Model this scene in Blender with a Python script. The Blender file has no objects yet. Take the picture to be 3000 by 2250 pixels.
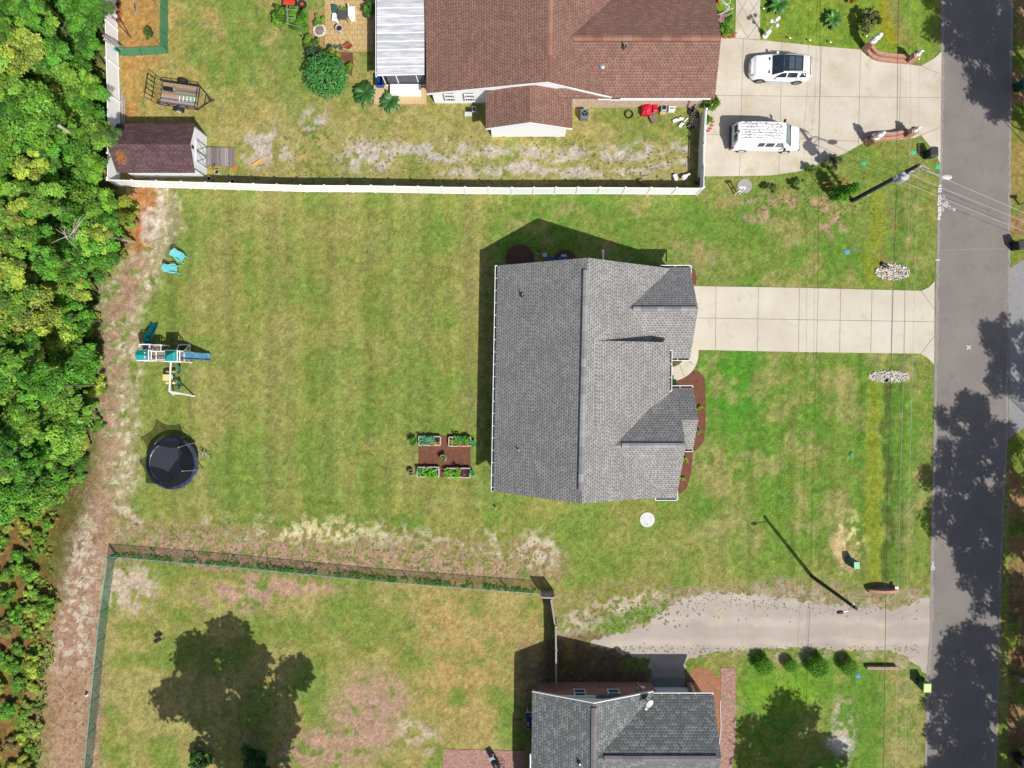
import bpy, bmesh, math, random
import numpy as np
from mathutils import Vector, Matrix

# ------------------------------------------------------------------ camera, light, exposure
SC = bpy.context.scene
COL = SC.collection
S = 36.5            # photo pixels (3000 wide) per metre on the ground
H = 57.0            # height of the drone
cam_d = bpy.data.cameras.new('camera')
cam_d.sensor_width = 36.0
cam_d.lens = 36.0 * (S * H) / 3000.0
cam_d.clip_start = 0.5
cam_d.clip_end = 3000
cam = bpy.data.objects.new('camera', cam_d)
COL.objects.link(cam)
cam.location = (0, 0, H)
cam.rotation_euler = (0, 0, 0)
SC.camera = cam

SUN_EL = 52.6
sx, sy = 0.59, -0.81                      # where the sun stands, on the plan
n_ = math.hypot(sx, sy); sx /= n_; sy /= n_
world = bpy.data.worlds.new('World')
SC.world = world
world.use_nodes = True
wn = world.node_tree
bg = wn.nodes.get('Background') or wn.nodes.new('ShaderNodeBackground')
sky = wn.nodes.new('ShaderNodeTexSky')
sky.sky_type = 'NISHITA'
sky.sun_disc = False
sky.dust_density = 2.0
sky.air_density = 0.8
sky.ozone_density = 0.6
sky.sun_elevation = math.radians(SUN_EL)
sky.sun_rotation = math.atan2(sx, sy)
wn.links.new(sky.outputs[0], bg.inputs[0])
bg.inputs[1].default_value = 0.098
sd = bpy.data.lights.new('sun', 'SUN')
sd.energy = 4.5
sd.angle = math.radians(0.5)
sd.color = (1.0, 0.962, 0.90)
sun = bpy.data.objects.new('sun', sd)
COL.objects.link(sun)
sv = Vector((sx * math.cos(math.radians(SUN_EL)), sy * math.cos(math.radians(SUN_EL)), math.sin(math.radians(SUN_EL))))
sun.rotation_euler = sv.to_track_quat('Z', 'Y').to_euler()
sun.location = (60, -80, 90)
SC.view_settings.view_transform = 'Standard'
SC.view_settings.look = 'None'
SC.view_settings.exposure = 0.33
SC.view_settings.gamma = 1.0

# ------------------------------------------------------------------ helpers
def P(px, py, z=0.0):
    """world point that stands at height z and was measured at photo pixel px, py"""
    f = (1 - z / H) / S
    return Vector(((px - 1500) * f, (1125 - py) * f, z))

GAIN = 1.62
def lin(c):
    c = c / 255.0
    return c / 12.92 if c <= 0.04045 else ((c + 0.055) / 1.055) ** 2.4
def C(r, g, b, k=1.0):
    return tuple(min(0.86, lin(v) / GAIN * k) for v in (r, g, b))

def tag(o, label, cat=None, group=None, kind=None):
    o['label'] = label
    if cat: o['category'] = cat
    if group: o['group'] = group
    if kind: o['kind'] = kind
    return o
def thing(name, label, cat, loc=(0, 0, 0), rz=0.0, group=None, kind=None):
    o = bpy.data.objects.new(name, None)
    o.empty_display_size = 0.2
    COL.objects.link(o)
    o.location = loc
    o.rotation_euler = (0, 0, rz)
    return tag(o, label, cat, group, kind)
def dup(root, loc=None, rz=None, label=None, group=None, scale=None, color=None):
    r = root.copy(); COL.objects.link(r)
    if loc is not None: r.location = loc
    if rz is not None: r.rotation_euler = (0, 0, rz)
    if scale is not None: r.scale = scale
    if label: r['label'] = label
    if group: r['group'] = group
    def rec(src, dst):
        for ch in list(src.children):
            c = ch.copy(); COL.objects.link(c); c.parent = dst
            if color is not None: c.color = color
            rec(ch, c)
    rec(root, r)
    if color is not None: r.color = color
    return r
def origin_of(o):
    v = Vector((0, 0, 0))
    while o is not None:
        v += Vector(o.location); o = o.parent
    return v

class MB:
    def __init__(s): s.v = []; s.f = []; s.c = []; s.uv = {}
    def add(s, vs, fs, col=None):
        k = len(s.v)
        s.v += [tuple(p) for p in vs]
        for f in fs:
            s.f.append(tuple(i + k for i in f)); s.c.append(col)
        return s
    def quad(s, *p, col=None): return s.add(p, [tuple(range(len(p)))], col)
    def box(s, c, d, rz=0.0, rx=0.0, ry=0.0, col=None):
        R = Matrix.Rotation(rz, 3, 'Z') @ Matrix.Rotation(ry, 3, 'Y') @ Matrix.Rotation(rx, 3, 'X')
        c = Vector(c); vs = []
        for z in (-.5, .5):
            for x, y in ((-.5, -.5), (.5, -.5), (.5, .5), (-.5, .5)):
                vs.append(c + R @ Vector((x * d[0], y * d[1], z * d[2])))
        return s.add(vs, [(3, 2, 1, 0), (4, 5, 6, 7), (0, 1, 5, 4), (1, 2, 6, 5), (2, 3, 7, 6), (3, 0, 4, 7)], col)
    def prism(s, pts, z0, z1, col=None):
        n = len(pts)
        a = sum(pts[i][0] * pts[(i + 1) % n][1] - pts[(i + 1) % n][0] * pts[i][1] for i in range(n))
        if a < 0: pts = pts[::-1]
        vs = [(p[0], p[1], z0) for p in pts] + [(p[0], p[1], z1) for p in pts]
        fs = [tuple(range(n - 1, -1, -1)), tuple(range(n, 2 * n))]
        fs += [(i, (i + 1) % n, n + (i + 1) % n, n + i) for i in range(n)]
        return s.add(vs, fs, col)
    def slab(s, top, t, col=None):
        """polygon in space with thickness t straight down"""
        n = len(top)
        a = sum(top[i][0] * top[(i + 1) % n][1] - top[(i + 1) % n][0] * top[i][1] for i in range(n))
        if a < 0: top = top[::-1]
        vs = [tuple(p) for p in top] + [(p[0], p[1], p[2] - t) for p in top]
        fs = [tuple(range(n)), tuple(range(2 * n - 1, n - 1, -1))]
        fs += [(i, n + i, n + (i + 1) % n, (i + 1) % n) for i in range(n)]
        return s.add(vs, fs, col)
    def tube(s, pts, r, seg=8, r2=None, col=None, cap=True):
        pts = [Vector(p) for p in pts]; n = len(pts); rings = []
        up = Vector((0, 0, 1)); vs = []
        for i, p in enumerate(pts):
            d = (pts[min(i + 1, n - 1)] - pts[max(i - 1, 0)])
            if d.length < 1e-9: d = Vector((0, 0, 1))
            d.normalize()
            a = d.cross(up)
            if a.length < 0.05: a = d.cross(Vector((1, 0, 0)))
            a.normalize(); b = d.cross(a)
            rr = r if r2 is None else r + (r2 - r) * i / (n - 1)
            for k in range(seg):
                t = 2 * math.pi * k / seg
                vs.append(p + (a * math.cos(t) + b * math.sin(t)) * rr)
        fs = []
        for i in range(n - 1):
            for k in range(seg):
                k2 = (k + 1) % seg
                fs.append((i * seg + k, i * seg + k2, (i + 1) * seg + k2, (i + 1) * seg + k))
        if cap:
            fs.append(tuple(range(seg - 1, -1, -1))); fs.append(tuple((n - 1) * seg + k for k in range(seg)))
        return s.add(vs, fs, col)
    def lathe(s, c, prof, seg=20, col=None, sx=1.0, sy=1.0, rz=0.0):
        """prof: list of (r, z) from bottom to top"""
        vs = []; n = len(prof)
        for r, z in prof:
            for k in range(seg):
                t = 2 * math.pi * k / seg
                x, y = math.cos(t) * r * sx, math.sin(t) * r * sy
                vs.append((c[0] + x * math.cos(rz) - y * math.sin(rz), c[1] + x * math.sin(rz) + y * math.cos(rz), c[2] + z))
        fs = []
        for i in range(n - 1):
            for k in range(seg):
                k2 = (k + 1) % seg
                fs.append((i * seg + k, i * seg + k2, (i + 1) * seg + k2, (i + 1) * seg + k))
        fs.append(tuple(range(seg - 1, -1, -1))); fs.append(tuple((n - 1) * seg + k for k in range(seg)))
        return s.add(vs, fs, col)
    def blob(s, c, rad, seed=0, j=0.15, seg=10, rings=6, col=None):
        rnd = random.Random(seed); vs = []
        c = Vector(c)
        vs.append(c + Vector((0, 0, -rad[2])))
        for i in range(1, rings):
            ph = math.pi * i / rings - math.pi / 2
            for k in range(seg):
                t = 2 * math.pi * k / seg
                q = 1 + rnd.uniform(-j, j)
                vs.append(c + Vector((math.cos(t) * math.cos(ph) * rad[0] * q, math.sin(t) * math.cos(ph) * rad[1] * q, math.sin(ph) * rad[2] * q)))
        vs.append(c + Vector((0, 0, rad[2])))
        fs = []
        for k in range(seg): fs.append((0, 1 + (k + 1) % seg, 1 + k))
        for i in range(rings - 2):
            for k in range(seg):
                a = 1 + i * seg + k; b = 1 + i * seg + (k + 1) % seg
                fs.append((a, b, b + seg, a + seg))
        l = len(vs) - 1
        for k in range(seg): fs.append((l, 1 + (rings - 2) * seg + k, 1 + (rings - 2) * seg + (k + 1) % seg))
        return s.add(vs, fs, col)
    def build(s, name, mat, parent=None, local=False, smooth=False, uv=False, bevel=0.0):
        me = bpy.data.meshes.new(name)
        off = Vector((0, 0, 0)) if (local or parent is None) else origin_of(parent)
        vs = [(p[0] - off.x, p[1] - off.y, p[2] - off.z) for p in s.v]
        me.from_pydata(vs, [], s.f)
        if any(c is not None for c in s.c):
            ca = me.color_attributes.new('Col', 'FLOAT_COLOR', 'CORNER')
            buf = np.ones((len(me.loops), 4), dtype=np.float32)
            for p, c in zip(me.polygons, s.c):
                if c is not None:
                    for li in p.loop_indices: buf[li, :3] = c[:3]
            ca.data.foreach_set('color', buf.ravel())
        if uv: plane_uv(me, s.v)
        me.materials.append(mat)
        if smooth:
            for p in me.polygons: p.use_smooth = True
        me.update()
        o = bpy.data.objects.new(name, me)
        COL.objects.link(o)
        if parent is not None: o.parent = parent
        if bevel > 0:
            m = o.modifiers.new('bevel', 'BEVEL'); m.width = bevel; m.segments = 2; m.limit_method = 'ANGLE'
        return o

def plane_uv(me, vsw):
    lay = me.uv_layers.new(name='UVMap')
    for p in me.polygons:
        n = p.normal.copy()
        if abs(n.z) > 0.999: u = Vector((1, 0, 0)); w = Vector((0, 1, 0))
        else:
            u = Vector((0, 0, 1)).cross(n); u.normalize(); w = n.cross(u)
        for li in p.loop_indices:
            q = Vector(vsw[me.loops[li].vertex_index])
            lay.data[li].uv = (q.dot(u), q.dot(w))

# ------------------------------------------------------------------ materials
MATS = {}
def nt(name):
    m = bpy.data.materials.new(name); m.use_nodes = True
    t = m.node_tree; b = t.nodes.get('Principled BSDF')
    return m, t, b
def ramp(t, fac, stops):
    r = t.nodes.new('ShaderNodeValToRGB')
    e = r.color_ramp.elements
    while len(e) < len(stops): e.new(0.5)
    for i, (p, c) in enumerate(stops):
        e[i].position = p; e[i].color = (c[0], c[1], c[2], 1)
    t.links.new(fac, r.inputs[0])
    return r.outputs[0]
def noise(t, scale, detail=3, coord=None, rough=0.55, vec=None):
    n = t.nodes.new('ShaderNodeTexNoise')
    n.inputs['Scale'].default_value = scale; n.inputs['Detail'].default_value = detail
    n.inputs['Roughness'].default_value = rough
    if vec is not None: t.links.new(vec, n.inputs['Vector'])
    return n.outputs['Fac']
def mixc(t, mode, fac, a, b):
    n = t.nodes.new('ShaderNodeMix'); n.data_type = 'RGBA'; n.blend_type = mode
    if isinstance(fac, (int, float)): n.inputs[0].default_value = fac
    else: t.links.new(fac, n.inputs[0])
    for i, x in ((6, a), (7, b)):
        if isinstance(x, tuple): n.inputs[i].default_value = (x[0], x[1], x[2], 1)
        else: t.links.new(x, n.inputs[i])
    return n.outputs[2]
def geo_pos(t):
    g = t.nodes.new('ShaderNodeNewGeometry'); return g.outputs['Position']
def bump(t, b, h, strength=0.4, dist=0.02):
    n = t.nodes.new('ShaderNodeBump'); n.inputs['Strength'].default_value = strength; n.inputs['Distance'].default_value = dist
    t.links.new(h, n.inputs['Height']); t.links.new(n.outputs[0], b.inputs['Normal'])
def M(name, col, rough=0.6, var=0.12, scale=3.0, metal=0.0, spec=0.35, coat=0.0, bmp=0.0):
    """plain surface with slight procedural unevenness"""
    if name in MATS: return MATS[name]
    m, t, b = nt(name)
    v = geo_pos(t)
    f = noise(t, scale, 4, vec=v)
    c1 = tuple(x * (1 - var) for x in col); c2 = tuple(min(.95, x * (1 + var)) for x in col)
    t.links.new(ramp(t, f, [(0.3, c1), (0.7, c2)]), b.inputs['Base Color'])
    b.inputs['Roughness'].default_value = rough; b.inputs['Metallic'].default_value = metal
    b.inputs['Specular IOR Level'].default_value = spec
    b.inputs['Coat Weight'].default_value = coat
    if bmp: bump(t, b, noise(t, scale * 12, 3, vec=v), bmp, 0.02)
    MATS[name] = m
    return m
def M_attr(name, rough=0.7, var=0.2, scale=20, spec=0.2, metal=0.0):
    """surface whose own colour comes from its mesh colour attribute"""
    if name in MATS: return MATS[name]
    m, t, b = nt(name)
    a = t.nodes.new('ShaderNodeAttribute'); a.attribute_name = 'Col'
    f = noise(t, scale, 4, vec=geo_pos(t))
    k = ramp(t, f, [(0.25, (1 - var,) * 3), (0.75, (1 + var,) * 3)])
    t.links.new(mixc(t, 'MULTIPLY', 1.0, a.outputs['Color'], k), b.inputs['Base Color'])
    b.inputs['Roughness'].default_value = rough; b.inputs['Specular IOR Level'].default_value = spec
    b.inputs['Metallic'].default_value = metal
    MATS[name] = m
    return m
def M_shingle(name, base, dark, light, roww=0.19, tab=0.26, blotch=0.08, dash=.75):
    """laminated shingles: courses with a shadow line and staggered darker tabs"""
    if name in MATS: return MATS[name]
    m, t, b = nt(name)
    def math_(op, a, c=None):
        n = t.nodes.new('ShaderNodeMath'); n.operation = op
        for i, x in enumerate((a, c)):
            if x is None: continue
            if isinstance(x, (int, float)): n.inputs[i].default_value = x
            else: t.links.new(x, n.inputs[i])
        return n.outputs[0]
    uvn = t.nodes.new('ShaderNodeUVMap'); uvn.uv_map = 'UVMap'
    sx_ = t.nodes.new('ShaderNodeSeparateXYZ'); t.links.new(uvn.outputs[0], sx_.inputs[0])
    v_ = math_('DIVIDE', sx_.outputs[1], roww); row = math_('FLOOR', v_); fv = math_('FRACT', v_)
    rj = t.nodes.new('ShaderNodeTexWhiteNoise'); rj.noise_dimensions = '1D'; t.links.new(row, rj.inputs['W'])
    u_ = math_('ADD', math_('DIVIDE', sx_.outputs[0], tab), math_('ADD', math_('MULTIPLY', row, .5), math_('MULTIPLY', rj.outputs['Value'], .35)))
    cell = math_('FLOOR', u_); fu = math_('FRACT', u_)
    cb = t.nodes.new('ShaderNodeCombineXYZ'); t.links.new(cell, cb.inputs[0]); t.links.new(row, cb.inputs[1])
    wn_ = t.nodes.new('ShaderNodeTexWhiteNoise'); wn_.noise_dimensions = '2D'; t.links.new(cb.outputs[0], wn_.inputs['Vector'])
    tone = ramp(t, wn_.outputs['Value'], [(0.0, tuple(x * .86 for x in base)), (0.5, base), (0.86, light), (1.0, tuple(x * .8 for x in base))])
    # the dark tab in part of each cell
    du = math_('LESS_THAN', math_('ABSOLUTE', math_('SUBTRACT', fu, .5)), .26)
    dv = math_('LESS_THAN', fv, .62)
    k = math_('MULTIPLY', math_('MULTIPLY', du, dv), dash)
    c = mixc(t, 'MIX', k, tone, dark)
    edge = ramp(t, fv, [(0.0, (0.66,) * 3), (0.14, (0.8,) * 3), (0.26, (1.0,) * 3), (1.0, (1.05,) * 3)])
    c = mixc(t, 'MULTIPLY', 0.8, c, edge)
    v = geo_pos(t)
    c = mixc(t, 'MULTIPLY', 1.0, c, ramp(t, noise(t, 0.55, 4, vec=v), [(0.3, (1 - blotch,) * 3), (0.7, (1 + blotch,) * 3)]))
    c = mixc(t, 'MULTIPLY', 1.0, c, ramp(t, noise(t, 26, 3, vec=v), [(0.3, (0.84,) * 3), (0.7, (1.16,) * 3)]))
    t.links.new(c, b.inputs['Base Color'])
    b.inputs['Roughness'].default_value = 0.9; b.inputs['Specular IOR Level'].default_value = 0.15
    bump(t, b, fv, 0.3, 0.012)
    MATS[name] = m
    return m
def M_brick(name, c1, c2, mortar, bw=0.22, bh=0.075, rough=0.85, flat=False, msz=0.012):
    if name in MATS: return MATS[name]
    m, t, b = nt(name)
    uvn = t.nodes.new('ShaderNodeUVMap'); uvn.uv_map = 'UVMap'
    br = t.nodes.new('ShaderNodeTexBrick')
    t.links.new(uvn.outputs[0], br.inputs['Vector'])
    br.inputs['Color1'].default_value = (*c1, 1); br.inputs['Color2'].default_value = (*c2, 1)
    br.inputs['Mortar'].default_value = (*mortar, 1)
    br.inputs['Scale'].default_value = 1.0; br.inputs['Mortar Size'].default_value = msz
    br.inputs['Brick Width'].default_value = bw; br.inputs['Row Height'].default_value = bh
    v = geo_pos(t)
    n1 = noise(t, 7, 4, vec=v)
    c = mixc(t, 'MULTIPLY', 1.0, br.outputs['Color'], ramp(t, n1, [(0.3, (0.75,) * 3), (0.7, (1.25,) * 3)]))
    t.links.new(c, b.inputs['Base Color'])
    b.inputs['Roughness'].default_value = rough
    bump(t, b, br.outputs['Fac'], -0.3, 0.01)
    MATS[name] = m
    return m
def M_net(name, col, alpha, scale=60):
    """woven mesh: mostly holes, thin threads"""
    if name in MATS: return MATS[name]
    m, t, b = nt(name)
    b.inputs['Base Color'].default_value = (*col, 1); b.inputs['Roughness'].default_value = 0.7
    b.inputs['Specular IOR Level'].default_value = 0.1
    f = noise(t, scale, 2, vec=geo_pos(t))
    mr = t.nodes.new('ShaderNodeMapRange'); t.links.new(f, mr.inputs[0])
    mr.inputs[1].default_value = 0.35; mr.inputs[2].default_value = 0.65
    mr.inputs[3].default_value = alpha * 0.75; mr.inputs[4].default_value = min(1, alpha * 1.25)
    t.links.new(mr.outputs[0], b.inputs['Alpha'])
    MATS[name] = m
    return m
def M_leaf(name='leaf_foliage'):
    if name in MATS: return MATS[name]
    m, t, b = nt(name)
    oi = t.nodes.new('ShaderNodeObjectInfo')
    a = t.nodes.new('ShaderNodeAttribute'); a.attribute_name = 'Col'
    c = mixc(t, 'MULTIPLY', 1.0, oi.outputs['Color'], a.outputs['Color'])
    f = noise(t, 1.4, 3, vec=geo_pos(t))
    c = mixc(t, 'MULTIPLY', 1.0, c, ramp(t, f, [(0.3, (0.82, 0.86, 0.8)), (0.7, (1.2, 1.12, 1.1))]))
    t.links.new(c, b.inputs['Base Color'])
    b.inputs['Roughness'].default_value = 0.5; b.inputs['Specular IOR Level'].default_value = 0.35
    tr = t.nodes.new('ShaderNodeBsdfTranslucent')
    hs = t.nodes.new('ShaderNodeHueSaturation'); hs.inputs['Saturation'].default_value = 1.1; hs.inputs['Value'].default_value = 1.3
    t.links.new(c, hs.inputs['Color']); t.links.new(hs.outputs[0], tr.inputs['Color'])
    mx = t.nodes.new('ShaderNodeMixShader'); mx.inputs[0].default_value = 0.3
    t.links.new(b.outputs[0], mx.inputs[1]); t.links.new(tr.outputs[0], mx.inputs[2])
    out = [n for n in t.nodes if n.type == 'OUTPUT_MATERIAL'][0]
    t.links.new(mx.outputs[0], out.inputs['Surface'])
    MATS[name] = m
    return m

# ------------------------------------------------------------------ numpy noise in photo-pixel units
def vnoise(X, Y, s, seed):
    rng = np.random.RandomState(seed)
    G = rng.rand(97, 131)
    x = X / s + seed * 7.31; y = Y / s + seed * 3.77
    xi = np.floor(x).astype(int); yi = np.floor(y).astype(int)
    fx = x - xi; fy = y - yi
    fx = fx * fx * (3 - 2 * fx); fy = fy * fy * (3 - 2 * fy)
    a = G[yi % 97, xi % 131]; b = G[yi % 97, (xi + 1) % 131]
    c = G[(yi + 1) % 97, xi % 131]; d = G[(yi + 1) % 97, (xi + 1) % 131]
    return (a * (1 - fx) + b * fx) * (1 - fy) + (c * (1 - fx) + d * fx) * fy
def fbm(X, Y, s, seed, o=4, g=0.55):
    r = 0; w = 1; t = 0
    for i in range(o):
        r = r + vnoise(X, Y, s / 2 ** i, seed + i * 11) * w; t += w; w *= g
    return r / t
def sstep(a, b, x):
    t = np.clip((x - a) / (b - a + 1e-9), 0, 1)
    return t * t * (3 - 2 * t)
# ------------------------------------------------------------------ ground sheet with its own patches of turf, sand and earth
def make_ground():
    def axis(lo, hi, step):
        a = np.arange(lo, hi + step / 2, step)
        far = np.array([1.5, 4, 9, 18, 35, 70, 140, 280, 520])
        return np.concatenate([lo - far[::-1], a, hi + far])
    xs = axis(-43, 43, 0.105); ys = axis(-33, 33, 0.105)
    XX, YY = np.meshgrid(xs, ys)
    nx, ny = len(xs), len(ys)
    X = 1500 + XX * S; Y = 1125 - YY * S          # photo-pixel coordinates of the plan
    rng = np.random.RandomState(5)
    n_l = fbm(X, Y, 260, 1); n_m = fbm(X, Y, 90, 2); n_s = fbm(X, Y, 26, 3, 3); n_f = fbm(X, Y, 9, 4, 2)
    n_b = fbm(X, Y, 55, 9); n_t = fbm(X, Y, 14, 17, 3)
    wx = X + (n_m - .5) * 60 + (n_s - .5) * 22; wy = Y + (fbm(X, Y, 90, 6) - .5) * 60 + (fbm(X, Y, 24, 8, 3) - .5) * 22
    col = np.zeros(X.shape + (3,))
    def cc(*c): return np.array(C(*c))
    def lay(mask, c):
        m = np.clip(mask, 0, 1)[..., None]
        col[:] = col * (1 - m) + (c if c.ndim == 3 else c[None, None, :]) * m
    def box(x0, x1, y0, y1, s=25, w=1):
        a, b = (wx, wy) if w else (X, Y)
        return sstep(x0 - s, x0 + s, a) * (1 - sstep(x1 - s, x1 + s, a)) * sstep(y0 - s, y0 + s, b) * (1 - sstep(y1 - s, y1 + s, b))
    def ell(cx, cy, rx, ry, s=.3, w=1):
        a, b = (wx, wy) if w else (X, Y)
        d = np.sqrt(((a - cx) / rx) ** 2 + ((b - cy) / ry) ** 2)
        return 1 - sstep(1 - s, 1 + s, d)
    def line(pts, r, s=.4, w=1):
        a, b = (wx, wy) if w else (X, Y)
        best = np.full(X.shape, 1e9)
        for (x0, y0), (x1, y1) in zip(pts[:-1], pts[1:]):
            dx, dy = x1 - x0, y1 - y0
            t = np.clip(((a - x0) * dx + (b - y0) * dy) / (dx * dx + dy * dy), 0, 1)
            best = np.minimum(best, np.hypot(a - x0 - t * dx, b - y0 - t * dy))
        return 1 - sstep(r * (1 - s), r * (1 + s), best)
    def th(n, a, b): return sstep(a, b, n)
    GR = cc(120, 145, 66); LUSH = cc(100, 144, 54); OL = cc(144, 148, 78); TAN = cc(166, 158, 104)
    DRY = cc(178, 165, 108); SAND = cc(200, 184, 162); WHT = cc(212, 200, 186); RB = cc(166, 136, 112)
    PINK = cc(186, 154, 132); OR = cc(184, 142, 84); YG = cc(142, 154, 54); FLOOR = cc(104, 104, 52); GV = cc(196, 188, 176)
    # base turf: olive with green and dry drifts
    g = n_m * .5 + n_l * .5
    lay(np.ones_like(X), OL)
    lay(th(g, .46, .64) * .85, GR)
    lay(th(1 - g, .50, .68) * .5, TAN)
    lay(th(n_b, .62, .78) * .5, LUSH)
    # mown lanes up and down the back lawn
    lane = (np.sin(X / 31.0 + 1.2 * n_l) * .5 + .5)
    lay(box(400, 1440, 560, 1480) * lane * .22, TAN)
    lay(box(500, 1440, 560, 1480) * (1 - lane) * .25 * th(n_b, .35, .6), GR)
    lay(line([(1175, 640), (1160, 1300)], 120, .8) * .35 * th(n_s, .3, .6), GR)
    lay(line([(420, 1180), (470, 1450)], 110, .8) * .35, GR)
    lay(line([(1250, 1250), (1420, 1180)], 90, .8) * .3, GR)
    # strip north of the main house, greener
    m = box(1440, 2730, 565, 850, 40)
    lay(m * .75 * th(n_b, .25, .5), GR); lay(m * th(n_m, .52, .68) * .6, LUSH)
    lay(m * th(1 - n_b, .55, .7) * .55, TAN)
    lay(ell(2290, 600, 130, 40, .6) * th(n_s, .45, .62) * .8, PINK)
    lay(ell(2440, 640, 70, 50, .6) * th(n_s, .45, .62) * .9, PINK)
    lay(ell(1960, 760, 160, 50, .7) * th(n_s, .5, .65) * .5, PINK)
    # front yard
    m = box(2040, 2735, 1025, 1620, 35)
    lay(m * .75, GR); lay(m * th(n_m, .46, .66) * .7, LUSH)
    lay(m * (np.sin(X / 26.0 + 1.5 * n_l) * .5 + .5) * .3, OL); lay(m * (np.sin(X / 19.0 + 1.5 * n_l) * .5 + .5) * th(n_b, .3, .6) * .6, LUSH)
    lay(ell(2150, 1130, 85, 150, .5) * .8, cc(84, 148, 46))
    lay(m * th(1 - n_m, .50, .66) * .6, TAN)
    lay(m * th(1 - n_b, .56, .7) * .5, TAN)
    lay(ell(2090, 1380, 80, 90, .6) * th(n_s, .4, .6) * .6, TAN)
    m = box(1600, 2730, 1520, 1700, 40); lay(m * .5 * th(n_b, .35, .6), GR)
    lay(box(1450, 2050, 1490, 1680, 40) * th(n_m, .4, .6) * .5, GR)
    # swale: yellow-green bands beside the road
    lay(line([(2566, 560), (2560, 830)], 20, .6, 1) * .75, YG)
    lay(line([(2562, 1110), (2566, 1700)], 20, .5, 1) * .8, YG)
    lay(line([(2604, 1110), (2600, 1700)], 11, .5, 1) * .9 * th(n_s, .25, .45), cc(86, 106, 46))
    lay(line([(2604, 560), (2600, 780)], 17, .5, 1) * .6 * th(n_s, .4, .55), cc(150, 128, 84))
    lay(line([(2562, 1960), (2550, 2250)], 22, .6, 1) * .6, cc(110, 172, 30))
    lay(line([(2588, 0), (2596, 130)], 30, .6, 1) * .7, YG)
    lay(line([(2635, 560), (2622, 1700)], 16, .6, 1) * .45, cc(70, 120, 40))
    lay(box(2700, 2735, 560, 1750, 12) * .5 * th(n_s, .35, .6), OL)
    # north neighbour's side yard: dry
    m = box(345, 2065, -400, 548, 14, 0)
    lay(m, OL * .3 + DRY * .7); lay(m * th(n_b, .48, .68) * .6, OL); lay(m * th(n_m, .54, .66) * .5, GR); lay(m * (1 - sstep(500, 1000, X)) * th(n_s, .35, .6) * .45, cc(190, 160, 96))
    lay(box(340, 470, -400, 200, 30) * .85, OR); lay(box(340, 420, 200, 420, 24) * .6, OR)
    lay(box(345, 420, 380, 520, 15) * .9, OR)
    lay(ell(700, 60, 150, 220, .7) * .6 * th(n_b, .35, .55), LUSH)
    lay(ell(880, 120, 60, 220, .6) * .6, LUSH)
    lay(ell(1010, 420, 300, 55, .7) * .6 * th(n_s, .4, .6), DRY)
    lay(ell(780, 430, 70, 60, .5) * th(n_s, .40, .6) * .95, GV)
    lay(line([(1180, 446), (1500, 450), (2010, 436)], 11, .6) * th(n_s, .25, .5) * .8, GV); lay(line([(1350, 492), (1700, 494), (2000, 486)], 9, .6) * th(n_s, .3, .5) * .7, GV); lay(ell(1090, 450, 80, 40, .6) * th(n_s, .36, .56) * .95, GV); lay(ell(1240, 440, 90, 22, .6) * th(n_s, .4, .56) * .8, GV)
    lay(ell(920, 350, 40, 35, .5) * th(n_s, .4, .55) * .8, GV)
    lay(line([(1150, 440), (1500, 447), (2010, 430)], 20, .7) * th(n_s, .42, .6) * .75, GV)
    lay(line([(1300, 505), (1700, 498), (2010, 490)], 14, .8) * th(n_s, .42, .6) * .85, GV)
    lay(line([(900, 375), (960, 395)], 22, .5) * th(n_t, .46, .6) * .8, cc(96, 120, 40))
    lay(line([(650, 530), (2030, 540)], 18, .6) * .4, TAN)
    lay(box(1420, 2060, 320, 420, 20) * th(n_b, .4, .6) * .6, GR)
    # west edge: needles and sand between lawn and woods
    e = line([(420, 580), (470, 640), (430, 760), (350, 900), (345, 1100), (330, 1300), (330, 1480)], 62, .45)
    lay(e * .9 * th(n_s, .25, .45), TAN * .5 + SAND * .5)
    lay(e * th(n_t, .55, .66) * .7, WHT)
    lay(ell(405, 640, 48, 110, .4) * .95, cc(178, 122, 74))
    lay(line([(445, 600), (455, 660), (430, 740)], 26, .5) * th(n_s, .35, .55) * .9, WHT)
    lay(line([(390, 800), (330, 960), (310, 1200), (290, 1480)], 40, .6) * th(n_s, .3, .5) * .8, RB)
    lay(ell(375, 620, 30, 60, .4) * .9, OR)
    # earth band along the south boundary
    b = line([(240, 1560), (600, 1590), (1000, 1625), (1400, 1650), (1590, 1660)], 62, .3)
    lay(b * .95, RB * .6 + TAN * .4)
    lay(line([(400, 1590), (800, 1622), (1480, 1662)], 38, .5) * .95, PINK)
    lay(line([(330, 1590), (1600, 1662)], 60, .3) * th(n_t, .52, .62) * .75, GR * .75)
    lay(line([(240, 1535), (800, 1540), (1150, 1575), (1600, 1610)], 36, .6) * th(n_t, .50, .60) * th(n_b,.4,.6) * .7, SAND)
    lay(line([(240, 1545), (800, 1560), (1150, 1590), (1600, 1625)], 48, .5) * th(n_s, .5, .6) * .6, OL)
    lay(ell(1580, 1625, 60, 60, .5) * th(n_t, .42, .55) * .9, SAND)
    lay(ell(930, 1555, 150, 30, .5) * th(n_t, .4, .55) * .8, cc(214, 206, 160))
    # dirt strip down the south-west
    d = line([(215, 1480), (230, 1600), (215, 1900), (185, 2300), (150, 2700)], 105, .25)
    lay(d * 1.0, cc(178, 146, 124)); lay(d * th(n_m, .5, .62) * .7, cc(160, 130, 104))
    lay(line([(230, 1500), (240, 1650), (225, 1800), (215, 1900), (170, 1925)], 44, .6) * th(n_t, .44, .62) * .8, WHT)
    lay(d * th(n_t, .66, .74) * .5, OL)
    # woods floor
    lay(1 - sstep(235, 330, wx + np.clip((Y - 1400) * .32, 0, 240)) , FLOOR)
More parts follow.
